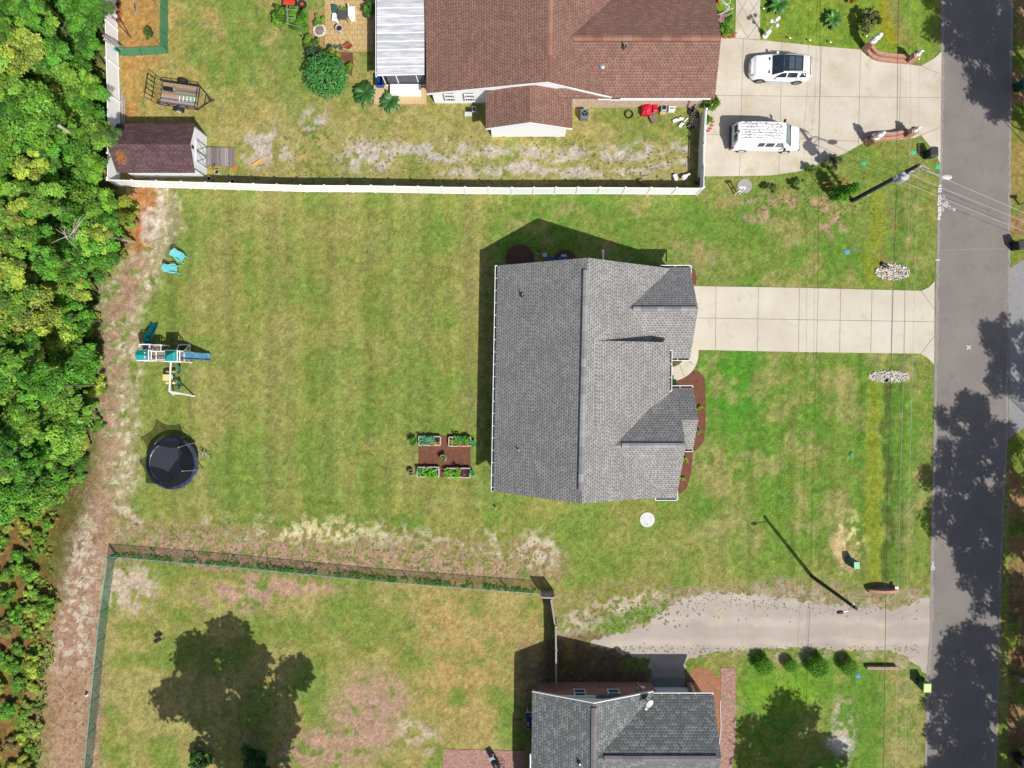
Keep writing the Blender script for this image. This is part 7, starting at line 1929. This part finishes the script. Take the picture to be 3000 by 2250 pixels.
for i, (x, y, a, l) in enumerate(((1979, 354, .4, 'white wheeled toy lying left in the clutter'), (1992, 350, .3, 'white wheeled toy in the middle of the clutter'), (1995, 367, .8, 'white wheeled toy with orange edge in the clutter'), (2006, 355, .75, 'white pipe piece lying right in the clutter'))):
    box_thing('plastic_item', l, 'clutter', P(x, y), (.55 if i < 3 else .8, .22 if i < 3 else .09, .22 if i < 3 else .1), m_white, a, .04, (('wheel', (.2, 0, .25), (.14, .14, .08), m_por if i == 2 else m_steel),) if i < 3 else (('cap', (.38, 0, .05), (.05, .11, .12), m_black),))
t = thing('wire_heap', 'tangled heap of grey wire in the fence shade', 'wire heap', P(2032, 352)); q = random.Random(8); mb = MB()
for k in range(40):
    c = Vector((q.gauss(0, .13), q.gauss(0, .35), q.uniform(.1, .5))); mb.tube([c, c + Vector((q.gauss(0, .18), q.gauss(0, .18), q.uniform(-.1, .1))), c + Vector((q.gauss(0, .22), q.gauss(0, .22), q.uniform(-.1, .1)))], .012, 4)
mb.build('wire', M('wire_grey', C(210, 204, 196), .6), t, local=True)
for i, (x, y) in enumerate(((2026, 330), (2036, 335), (2024, 372))):
    t = thing('old_tyre', ('dark tyre under the downspout', 'second dark tyre by the fence', 'dark tyre below the wire heap')[i], 'tyre', P(x, y)); mb = MB(); mb.lathe((0, 0, 0), [(.16, .02), (.3, .02), (.33, .12), (.3, .22), (.16, .22)], 18); mb.build('tyre', m_tyre, t, local=True)
def scooter(label, x, y, a):
    t = thing('lawn_ornament', label, 'clutter', P(x, y), a); mb = MB(); mb.blob((0, 0, .25), (.28, .2, .22), 2, .05, 12, 7); mb.build('body', m_white, t, local=True); mb = MB(); mb.box((.35, .03, .3), (.35, .12, .14), ry=.3); mb.build('neck', m_white, t, local=True); mb = MB(); mb.lathe((-.12, 0, .38), [(.14, 0), (.13, .04)], 14); mb.build('ring', m_steel, t, local=True)
scooter('white rounded garden ornament behind the fence corner', 2002, 521, .4)
box_thing('chair_wreck', 'white overturned seat behind the fence corner', 'chair', P(1977, 522), (.3, .5, .3), m_white, .3, .03, (('leg', (-.15, -.2, .35), (.08, .2, .1), m_steel),))
box_thing('push_mower', 'small rusty mower with a long handle in the fence shade', 'mower', P(1876, 532), (.35, .3, .25), MATS['rusty_metal'], .1, .03, (('handle', (.55, .16, .45), (.8, .03, .03), m_steel),))
q = random.Random(3)
S_(2052, 532, .5, .8, SML[0], GC(60, 110, 50), 'dark climbing plant in the fence corner shade', 'climbing_plant')
# items in the shade north of the main house
box_thing('storage_bin', 'small pale tub by the dark mulch circle', 'tub', P(1596, 749), (.3, .28, .3), M('tub_pale', C(180, 190, 190), .6), .1, .02, (('rim', (0, 0, .31), (.34, .32, .03), m_steel),))
box_thing('storage_bin', 'flat pale box on the dark mulch under the eave', 'box', P(1651, 751), (.42, .2, .25), m_pwh, 0, .02, (('lid', (0, 0, .26), (.44, .22, .02), m_steel),))
for i, (x, l) in enumerate(((1612, 'blue grey folded chair under the north eave'), (1648, 'blue grey seat under the north eave beside the flat box'))):
    t = thing('folded_chair', l, 'chair', P(x, 760)); mb = MB(); mb.box((0, 0, .4), (.8, .3, .05)); mb.build('seat', M('blue_grey_fabric', C(90, 110, 150), .8), t, local=True); mb = MB(); mb.box((0, -.15, .6), (.8, .05, .4)); mb.build('backrest', M('blue_grey_fabric', C(90, 110, 150), .8), t, local=True)
    for xx in (-.35, .35): mb = MB(); mb.tube([(xx, .1, 0), (xx, .1, .4)], .015, 5); mb.build('leg', m_steel, t, local=True)
t = thing('bicycle', 'small dark bicycle leaning in the shade of the north eave', 'bicycle', P(1572, 757), 1.3)
for x in (-.35, .35):
    mb = MB(); pts = [(x + .26 * math.cos(a / 14 * 6.283), 0, .28 + .26 * math.sin(a / 14 * 6.283)) for a in range(15)]; mb.tube(pts, .02, 5); mb.build('wheel', m_tyre, t, local=True)
mb = MB(); mb.tube([(-.35, 0, .28), (0, 0, .35), (.28, 0, .65), (.35, 0, .28)], .018, 5); mb.tube([(0, 0, .35), (-.1, 0, .7)], .018, 5); mb.tube([(.28, -.2, .75), (.28, .2, .75)], .015, 5); mb.build('frame', m_steel, t, local=True)
# covers and utility lids
def cover(label, cat, x, y, r, mat, h=.06, name='round_cover', knob=None):
    t = thing(name, label, cat, P(x, y)); mb = MB(); mb.lathe((0, 0, 0), [(r, 0), (r, h - .015), (r * .97, h), (r * .1, h + .004)], 40); mb.build('lid', mat, t, local=True)
    if knob: mb = MB(); mb.lathe((knob[0], knob[1], h), [(.03, 0), (.03, .03)], 10); mb.build('knob', m_black, t, local=True)
    return t
cover('white round concrete cover on the lawn below the grey house', 'well cover', 1896, 1522, .60, M('cover_white', C(226, 226, 224), .7, .08, 4), knob=(0, -.4))
cover('grey round concrete cover in the grass below the forecourt', 'well cover', 2181, 545, .59, M('cover_grey', C(176, 174, 170), .8, .05, 4), knob=(.42, -.1))
t = thing('yard_ornament', 'white wooden yard ornament leaning over the grey round cover', 'ornament', P(2160, 566))
for dx in (0, .3):
    mb = MB(); a = P(2153 + dx * 33, 570, .05); b = P(2172 + dx * 33, 552, 1.5); mb.tube([a, b], .06, 4); mb.build('post', m_white, t)
mb = MB(); q_ = P(2174, 550, 1.45); mb.box(q_, (.5, .08, .25)); mb.box(lerp(P(2160, 566, .4), P(2175, 553, 1.3), .4), (.3, .05, .1), rz=.4); mb.build('crossbar', m_white, t)
cover('small turquoise green utility lid in the front lawn', 'utility lid', 2495, 1331, .17, M('lid_green', C(30, 160, 110), .5), .1, 'utility_cover')
t = box_thing('utility_cover', 'small blue meter lid in the verge lawn', 'utility lid', P(2481, 739), (.42, .32, .05), M('lid_blue', C(110, 170, 220), .5), .1, .01)
for x, y, c_, l in ((2530, 480, C(50, 210, 160), 'teal paint mark on the grass near the forecourt curve'), (2749, 489, C(50, 210, 160), 'small teal paint mark at the road edge below the bin'), (2504, 731, C(70, 150, 220), 'tiny blue mark right of the meter lid'), (2559, 738, C(90, 180, 230), 'tiny blue mark at the yellow swale'), (2680, 762, C(220, 90, 70), 'tiny orange flag marker near the rock pile'), (2488, 1632, C(130, 170, 200), 'pale blue paint dot behind the green utility box'), (2515, 1982, C(80, 160, 230), 'blue paint mark right of the clipped bushes'), (2675, 447, C(60, 220, 190), 'teal mark in the bin shadow')):
    q = random.Random(int(x)); pts = []; c = P(x, y); r0 = .16 if 'meter' not in l and 'tiny' not in l else .08
    for k in range(9): a = k / 9 * 6.283; rr = r0 * q.uniform(.6, 1.3); pts.append((c.x + rr * 1.3 * math.cos(a), c.y + rr * math.sin(a)))
    mb = MB(); mb.prism(pts, .002, .02); tag(mb.build('paint_mark', M('mark_%d' % int(x), c_, .7)), l, 'paint mark')
t = thing('utility_box', 'tall green utility pedestal with pale lid on the sandy patch', 'utility box', P(2484, 1638))
a = P(2484, 1641, 0); b = P(2508, 1659, .95)
mb = MB(); mb.box((a.x + .0, a.y, .5), (.5, .55, 1.0)); mb.v = [(v[0] + (.22 if v[2] > .5 else 0), v[1] - (.16 if v[2] > .5 else 0), v[2]) for v in mb.v]; mb.build('body', M('box_green', C(66, 116, 92), .5), t, bevel=.05)
mb = MB(); mb.box((a.x + .22, a.y - .16, 1.02), (.46, .56, .06)); mb.build('lid', M('box_green_pale', C(150, 220, 186), .45), t, bevel=.06)
# fence lid and bits on lower lawn
t = thing('exercise_stand', 'small black metal stand on the lower lawn', 'stand', P(470, 1868), .5)
for a, b in (((-.3, -.2, 0), (.3, -.2, 0)), ((-.3, .2, 0), (.3, .2, 0)), ((-.3, -.2, 0), (-.2, -.15, .6)), ((.3, .2, 0), (.2, .15, .6)), ((-.2, -.15, .6), (.2, .15, .6)), ((.0, 0, .6), (.1, .3, .9))):
    mb = MB(); mb.tube([a, b], .028, 5); mb.build('tube', m_dark, t, local=True)
mb = MB(); mb.box((0, -.02, .5), (.6, .3, .05)); mb.build('tray', m_dark, t, local=True)
t = thing('trash_scrap', 'small black and white object on the sandy track by the green fence', 'litter', P(257, 2033)); mb = MB(); mb.lathe((0, 0, 0), [(.1, 0), (.12, .2), (.08, .22)], 10); mb.build('cup', m_white, t, local=True); mb = MB(); mb.lathe((0, .05, .22), [(.09, 0), (.05, .08)], 8); mb.build('lid', m_black, t, local=True)
# patio grill
t = thing('patio_grill', 'dark grill with pale grey lid on the brick patio', 'grill', P(1451, 2226), math.radians(-58))
mb = MB(); mb.box((0, 0, .5), (.9, .5, .3)); mb.build('body', m_black, t, local=True, bevel=.03)
mb = MB(); mb.blob((0, 0, .75), (.42, .24, .2), 1, 0, 14, 7); mb.build('lid', m_black, t, local=True)
mb = MB(); mb.box((-.5, 0, .72), (.3, .42, .04)); mb.build('side_shelf', M('shelf_grey', C(160, 168, 180), .4), t, local=True)
mb = MB(); mb.box((.58, .0, .72), (.3, .42, .04)); mb.build('side_shelf', M('shelf_grey', C(160, 168, 180), .4), t, local=True)
for x in (-.4, .4):
    for y in (-.2, .2): mb = MB(); mb.tube([(x, y, 0), (x, y, .5)], .02, 5); mb.build('leg', m_black, t, local=True)
t = thing('side_table', 'round grey stool beside the grill', 'stool', P(1448, 2224)); t.location = P(1449, 2218) + Vector((-.2, .35, 0)); mb = MB(); mb.lathe((0, 0, 0), [(.17, .5), (.18, .53)], 20); mb.build('top', MATS['shelf_grey'], t, local=True); mb = MB(); mb.tube([(0, 0, 0), (0, 0, .5)], .03, 6); mb.build('leg', m_black, t, local=True)
t = thing('metal_chair', 'black metal chair frame beside the grill', 'chair', P(1468, 2238))
for a, b in (((-.2, -.3, .45), (.25, -.3, .45)), ((-.2, .25, .45), (.25, .25, .45)), ((.25, -.3, .45), (.25, .25, .45)), ((-.2, -.3, 0), (-.2, -.3, .8)), ((-.2, .25, 0), (-.2, .25, .8)), ((.25, -.3, 0), (.25, -.3, .45)), ((.25, .25, 0), (.25, .25, .45)), ((-.2, -.3, .8), (-.2, .25, .8)), ((-.2, 0, .45), (.25, 0, .45))):
    mb = MB(); mb.tube([a, b], .018, 5); mb.build('tube', m_black, t, local=True)
t = thing('small_sprinkler', 'small dark garden figure in the lawn below the house corner', 'ornament', P(1452, 1486)); mb = MB(); mb.lathe((0, 0, 0), [(.12, 0), (.06, .15), (.1, .3), (.03, .42)], 10); mb.build('figure', m_steel, t, local=True)

# ------------------------------------------------------------------ street side: rocks, headwalls, gate walls, lamp, flag
m_rock = M('rubble_rock', C(236, 228, 212), .9, .16, 7, bmp=.5); m_rock2 = M('rubble_rock_pink', C(222, 206, 198), .9, .16, 7, bmp=.5); m_rock3 = M('rubble_rock_grey', C(204, 206, 200), .9, .16, 7, bmp=.5)
def rocks(cx_, cy_, rx, ry, n, lab, grp, seed):
    q = random.Random(seed); protos = []
    for k in range(6):
        mb = MB(); mb.blob((0, 0, 0), (1, q.uniform(.6, .95), q.uniform(.45, .7)), seed + k, .28, 7, 5); o = mb.build('rock', (m_rock, m_rock, m_rock2, m_rock, m_rock3, m_rock2)[k], local=True); protos.append(o)
    used = set(); done = []; tr = 0
    while len(done) < n and tr < 6000:
        tr += 1; a = q.uniform(0, 6.283); d = math.sqrt(q.random()); x = cx_ + math.cos(a) * d * rx; y = cy_ + math.sin(a) * d * ry; r = q.uniform(.07, .16)
        if any(math.hypot(x - u, y - v) < (r + w) * S * .62 for u, v, w in done): continue
        done.append((x, y, r)); k = q.randrange(6); p = P(x, y, r * .4)
        if k in used: o = protos[k].copy(); COL.objects.link(o)
        else: o = protos[k]; used.add(k)
        o.location = p; o.scale = (r * q.uniform(.9, 1.3), r, r); o.rotation_euler = (q.uniform(-.3, .3), q.uniform(-.3, .3), q.uniform(0, 6.28)); tag(o, lab, 'rock', grp)
rocks(2616, 797, 50, 24, 110, 'pale rubble rock in the pile above the driveway', 'rocks piled above the driveway', 100)
rocks(2604, 1103, 60, 17, 110, 'pale rubble rock in the pile below the driveway', 'rocks piled below the driveway', 200)
for (a, b, l) in (((2583, 772, .12), (2602, 784, .0), 'dark culvert pipe end in the upper rock pile'), ((2596, 1119, .05), (2597, 1110, .0), 'dark culvert pipe end in the lower rock pile')):
    mb = MB(); mb.tube([P(*a), P(*b)], .16, 12); tag(mb.build('culvert_pipe', m_black), l, 'pipe')
m_brs = M_brick('brick_orange', C(206, 130, 96), C(186, 110, 84), C(206, 186, 166), .2, .07)
def low_wall(label, x0, x1, y, h, arch_=0, mat=m_brs):
    a = P(x0, y); b = P(x1, y); t = thing('brick_headwall', label, 'wall', a); n = 12; mb = MB(); d = b - a; o = Vector((0, .11, 0))
    top = [h + arch_ * math.sin(math.pi * k / n) for k in range(n + 1)]
    for s in (-1, 1): pass
    vs = []
    for k in range(n + 1):
        p = lerp(a, b, k / n); vs += [p - o, p + o, p + o + Vector((0, 0, top[k])), p - o + Vector((0, 0, top[k]))]
    fs = [(0, 3, 2, 1), (4 * n, 4 * n + 1, 4 * n + 2, 4 * n + 3)]
    for k in range(n):
        i = 4 * k; fs += [(i, i + 4, i + 7, i + 3), (i + 1, i + 2, i + 6, i + 5), (i + 3, i + 7, i + 6, i + 2)]
    mb.add(vs, fs); mb.build('brickwork', mat, t, uv=True)
    return t
t = low_wall('low brick headwall with curved top above the gravel drive', 2538, 2625, 1727, .5, .32)
mb = MB(); p = P(2627, 1724, .45); mb.box(p, (.26, .3, .08)); mb.build('cap', m_white, t)
low_wall('low brick headwall in the grass below the gravel drive', 2535, 2624, 1953, .35, .05, M_brick('brick_brown', C(170, 130, 110), C(190, 150, 130), C(190, 170, 150), .2, .07))
m_stat = M('statue_white', (.72, .72, .70), .6, .08)
def statue(parent, base, h, big):
    mb = MB(); x, y, z = base
    if big:
        mb.lathe((x, y, z), [(.26, 0), (.26, .12), (.2, .16), (.24, .4), (.26, .7), (.16, .95), (.1, 1.02), (.14, 1.12), (.13, 1.22), (.03, 1.3)], 14, sx=1.0, sy=.8)
        mb.blob((x + .1, y + .1, z + .62), (.28, .12, .42), 3, .1, 10, 6); mb.blob((x - .12, y - .05, z + .62), (.16, .1, .38), 4, .1, 10, 6)
    else:
        mb.lathe((x, y, z), [(.2, 0), (.2, .08), (.12, .12), (.15, .3), (.06, .42), (.1, .5), (.02, .58)], 12); mb.blob((x + .12, y + .04, z + .4), (.16, .07, .09), 3, .1, 8, 5)
    mb.build('statue', m_stat, parent, smooth=True)
def gatewall(label, path, pa, pb, hl=1.25, hr=1.3):
    t = thing('entrance_wall', label, 'brick wall', P(*path[len(path) // 2]))
    pts = [P(x, y) for x, y in path]; vs_o = []; vs_i = []
    nrm = []
    for i, p in enumerate(pts):
        d = pts[min(i + 1, len(pts) - 1)] - pts[max(i - 1, 0)]; d.normalize(); nrm.append(Vector((-d.y, d.x, 0)))
    for nm, o0, o1, h in (('lower_step', -.02, .22, .32), ('upper_wall', .26, .5, .6)):
        mb = MB(); vs = []
        for p, n in zip(pts, nrm): vs += [p + n * o0, p + n * o1, p + n * o1 + Vector((0, 0, h)), p + n * o0 + Vector((0, 0, h))]
        fs = [(0, 3, 2, 1), tuple(4 * (len(pts) - 1) + k for k in range(4))]
        for k in range(len(pts) - 1):
            i = 4 * k
            for a, b in ((0, 3), (1, 0), (2, 1), (3, 2)): fs.append((i + a, i + b, i + 4 + b, i + 4 + a))
        mb.add(vs, fs); mb.build(nm, m_brs, t, uv=True)
    mb = MB(); vs = []
    for p, n in zip(pts, nrm): vs += [p + n * .19 + Vector((0, 0, .25)), p + n * .29 + Vector((0, 0, .25))]
    mb.add(vs, [(2 * k, 2 * k + 2, 2 * k + 3, 2 * k + 1) for k in range(len(pts) - 1)]); mb.build('planting_soil', M('bed_soil_brown', C(120, 90, 76), .9, .3, 9), t)
    for (x, y), h, big, rz in ((pa, hl, True, .7), (pb, hr, False, .0)):
        c = P(x, y); mb = MB(); mb.box((c.x, c.y, h / 2), (.5, .46, h), rz=rz); pr_ = mb.build('pillar', m_brs, t, uv=True); mb = MB(); mb.box((c.x, c.y, h + .03), (.56, .52, .06), rz=rz); mb.build('capstone', m_brs, pr_, uv=True)
        statue(pr_, (c.x, c.y, h + .06), .6, big)
    return t
gatewall('curved brick entrance wall with white statues on the upper side of the forecourt', [(2533, 152), (2542, 164), (2554, 174), (2570, 180), (2600, 184), (2630, 187), (2654, 189)], (2534, 144), (2661, 181))
gatewall('curved brick entrance wall with white statues on the lower side of the forecourt', [(2652, 402), (2620, 411), (2600, 413), (2575, 414), (2556, 416), (2545, 420), (2536, 428)][::-1], (2542, 420), (2654, 398))
# lamp post with globes
t = thing('garden_lamp', 'white garden lamp post with four globes and a figure base', 'lamp post', P(2238, 106))
b = P(2240, 107); mb = MB(); mb.lathe((b.x, b.y, 0), [(.22, 0), (.24, .2), (.12, .3), (.16, .6), (.2, .8), (.1, 1.0)], 12); mb.blob((b.x + .12, b.y, .7), (.15, .12, .3), 2, .15, 8, 6); mb.build('figure_base', m_stat, t)
mb = MB(); mb.tube([(b.x, b.y, 1.0), (b.x + .03, b.y + .03, 2.35)], .05, 8, .035); mb.build('post', m_white, t)
top = Vector((b.x + .03, b.y + .03, 2.3)); globes = [top + Vector((0, 0, .28)), top + Vector((-.32, .02, .02)), top + Vector((.12, -.3, .02)), top + Vector((.22, .26, .02))]
for i, g in enumerate(globes):
    mb = MB(); mb.blob(g, (.14, .14, .14), 1, 0, 14, 9); gg = mb.build('globe', m_white, t, smooth=True)
    mb = MB(); mb.tube([top - Vector((0, 0, .12)), g - Vector((0, 0, .12))], .022, 6); mb.build('bracket', m_white, gg)
for i, (x, y) in enumerate(((2310, 116), (2368, 122), (2428, 128), (2533, 110), (2234, 30), (2686, 177))):
    t = thing('path_light', ('stake light on the lawn edge nearest the lamp post', 'second stake light along the forecourt edge', 'third stake light along the forecourt edge', 'stake light left of the white statue', 'stake light beside the diamond walk', 'stake light in the grass right of the upper brick wall')[i], 'stake light', P(x, y)); mb = MB(); mb.tube([(0, 0, 0), (0, 0, .3)], .015, 5); mb.build('stake', m_black, t, local=True); mb = MB(); mb.lathe((0, 0, .28), [(.03, 0), (.08, .03), (.09, .06), (.02, .1)], 10); mb.build('shade', m_steel, t, local=True)
# flag
t = thing('flag', 'stars and stripes flag drooping on a white pole at the front eave', 'flag', P(2122, 40, 2.6))
pa = P(2098, 46, 2.0); pb = P(2150, 23, 3.0); mb = MB(); mb.tube([pa, pb], .02, 6); mb.build('pole', m_white, t)
mb = MB(); NU, NV = 26, 13; red = C(190, 40, 60); whi = C(236, 232, 236); nav = C(50, 60, 120)
def fp(u, v):
    base = lerp(pb, pa, .12 + v * .55)                            # hoist runs along the pole
    hang = Vector((-.55, -.55, -1.0)); hang.normalize()
    w = math.sin(u * 9 + v * 3) * .05
    return base + hang * (u * .95) * (1 - .25 * v) + Vector((w, -w, 0)) + Vector((-.12, -.25, 0)) * u * (1 - v)
for i in range(NU):
    for j in range(NV):
        u0, u1, v0, v1 = i / NU, (i + 1) / NU, j / NV, (j + 1) / NV
        if i < 10 and j < 7: c = whi if (i + j) % 3 == 0 and i % 2 == 0 else nav
        else: c = red if j % 2 == 0 else whi
        mb.add([fp(u0, v0), fp(u1, v0), fp(u1, v1), fp(u0, v1)], [(0, 1, 2, 3)], c)
mb.build('cloth', M_attr('flag_cloth', .8, .06, 9), t)
# edging bricks by the flag bed and corner bed
for grp, pts in (('edge_a', ((2113, 107), (2126, 110), (2139, 110), (2150, 107), (2153, 98))), ('edge_b', ((2087, 358), (2085, 368), (2080, 377), (2074, 384)))):
    for i, (x, y) in enumerate(pts):
        mb = MB(); p = P(x, y, .06)
        mb.lathe((p.x, p.y, 0), [(.15, 0), (.16, .1), (.14, .13), (.02, .135)], 10, sy=.6); tag(mb.build('edging_stone', M('terracotta', C(192, 104, 84), .8, .12, 8)), 'terracotta edging stone ' + ('below the flag bed' if grp == 'edge_a' else 'beside the corner bush at the forecourt'), 'edging stone', 'edging stones ' + ('below the flag bed' if grp == 'edge_a' else 'by the corner bush'))
t = thing('orange_toy', 'orange and yellow striped object at the top edge beside the eave', 'toy', P(2103, -2)); mb = MB(); mb.blob((0, 0, .2), (.16, .4, .2), 2, .05, 10, 6); mb.build('body', m_por, t, local=True)
# yellow frame lying on the grass by the conifer
t = thing('yellow_rods', 'two yellow rods laid on stakes beside the conifer', 'rods', P(2440, 540))
for a, b in (((2410, 536, .8), (2482, 522, .8)), ((2420, 547, .8), (2492, 535, .8))): mb = MB(); mb.tube([P(*a), P(*b)], .035, 6); mb.build('rod', M('rod_yellow', C(230, 160, 40), .5), t)
for x, y in ((2412, 536), (2422, 547), (2480, 524), (2488, 538)): mb = MB(); p = P(x, y, .8); mb.tube([(p.x, p.y, 0), (p.x, p.y, .8)], .02, 5); mb.build('stake', m_dark, t)
t = thing('small_planter', 'pale plate and stones at the foot of the utility pole', 'ornament', P(2528, 570)); mb = MB(); mb.lathe((.35, .05, 0), [(.16, 0), (.18, .06), (.1, .07)], 14); mb.build('plate', m_pcr, t, local=True)
for k, (x, y) in enumerate(((-.1, -.2), (0, -.15), (.12, -.1), (.2, -.05))): mb = MB(); mb.blob((x, y, .05), (.09, .06, .06), k, .2, 7, 5); mb.build('stone', m_stat, t, local=True)
# painted marks on the road
m_paint = M('road_paint', (.62, .62, .62), .7, .15, 30)
def strokes(name, label, segs, w, mat=m_paint, z=.0165, kind_='road marking'):
    mb = MB()
    for s in segs:
        pts = [P(*p) for p in s]
        for i in range(len(pts) - 1):
            a, b = pts[i], pts[i + 1]; d = b - a
            if d.length < 1e-6: continue
            d.normalize(); n = Vector((-d.y, d.x, 0)) * w / 2; e = d * w * .35; zz = z + .0001 * (i % 7)
            mb.quad((*(a - e + n).xy, zz), (*(a - e - n).xy, zz), (*(b + e - n).xy, zz), (*(b + e + n).xy, zz))
    return tag(mb.build(name, mat), label, kind_)
def T(x, y): return (2725 + x / 12.76, 530 + y / 12.76)
def loop(cx_, cy_, rx, ry, n=12, rot=0):
    return [T(cx_ + rx * math.cos(a * 6.2832 / n) * math.cos(rot) - ry * math.sin(a * 6.2832 / n) * math.sin(rot), cy_ + rx * math.cos(a * 6.2832 / n) * math.sin(rot) + ry * math.sin(a * 6.2832 / n) * math.cos(rot)) for a in range(n + 1)]
big = [[T(320, 205), T(370, 145), T(425, 185)], [T(370, 145), T(365, 225)],                         # arrow up
       [T(410, 270), T(330, 320), T(420, 290), T(300, 290)], [T(420, 275), T(350, 280)],
       [T(390, 345), T(418, 385), T(395, 415), T(355, 380), T(325, 350), T(305, 370), T(310, 425)],        # 2
       loop(355, 575, 50, 52), loop(360, 680, 50, 60), [T(290, 770), T(430, 838), T(285, 905), T(290, 770)],
       loop(352, 1030, 46, 55), loop(345, 1115, 42, 48), loop(515, 895, 50, 42), loop(605, 935, 50, 42, 12, .4),
       [T(310, 1210), T(390, 1200), T(395, 1280), T(320, 1275)], [T(350, 1205), T(350, 1280), T(310, 1300), T(340, 1330)],
       [T(325, 1330), T(325, 1450)], [T(275, 1385), T(325, 1455), T(375, 1390)], [T(825, 1020), T(930, 1090)], [T(860, 1105), T(935, 1092), T(925, 1030)]]
strokes('road_marking', 'cluster of white sprayed utility arrows and figures at the road edge', big, .055)
small = [loop(515, 580, 32, 30), [T(450, 550), T(462, 540)], [T(455, 640), T(462, 688), T(500, 690), T(500, 650), T(545, 645), T(555, 680)],
         loop(580, 785, 30, 32), loop(625, 815, 26, 32), [T(500, 800), T(520, 798)], [T(650, 860), T(682, 795)], loop(715, 945, 26, 22), loop(748, 1030, 30, 26), [T(750, 960), T(725, 990), T(770, 995)],
         [T(432, 985), T(452, 1000)], loop(480, 1040, 28, 26), [T(430, 1090), T(428, 1132), T(465, 1132), T(462, 1095), T(500, 1090), T(502, 1120)]]
strokes('road_marking', 'faint small sprayed distances beside the white utility arrows', small, .035, M('road_paint_faint', (.46, .45, .46), .7, .2, 30))
strokes('road_marking', 'small white x sprayed on the street', [[(2833, 1013), (2843, 1023)], [(2843, 1013), (2833, 1023)]], .06)
strokes('road_marking', 'white tick mark at the road edge', [[(2741, 762), (2752, 762)]], .07)
strokes('road_marking', 'white circle with a stem painted at the road edge', [[(2733 + 4.5 * math.cos(a * .5236), 1664 + 4.5 * math.sin(a * .5236)) for a in range(13)], [(2733, 1645), (2733, 1659)]], .05)
strokes('road_marking', 'faint teal line sprayed across the street', [[(2742, 736), (2800, 732), (2870, 729), (2945, 729)], [(2742, 736), (2760, 743)]], .035, M('paint_teal', C(140, 168, 178), .8))
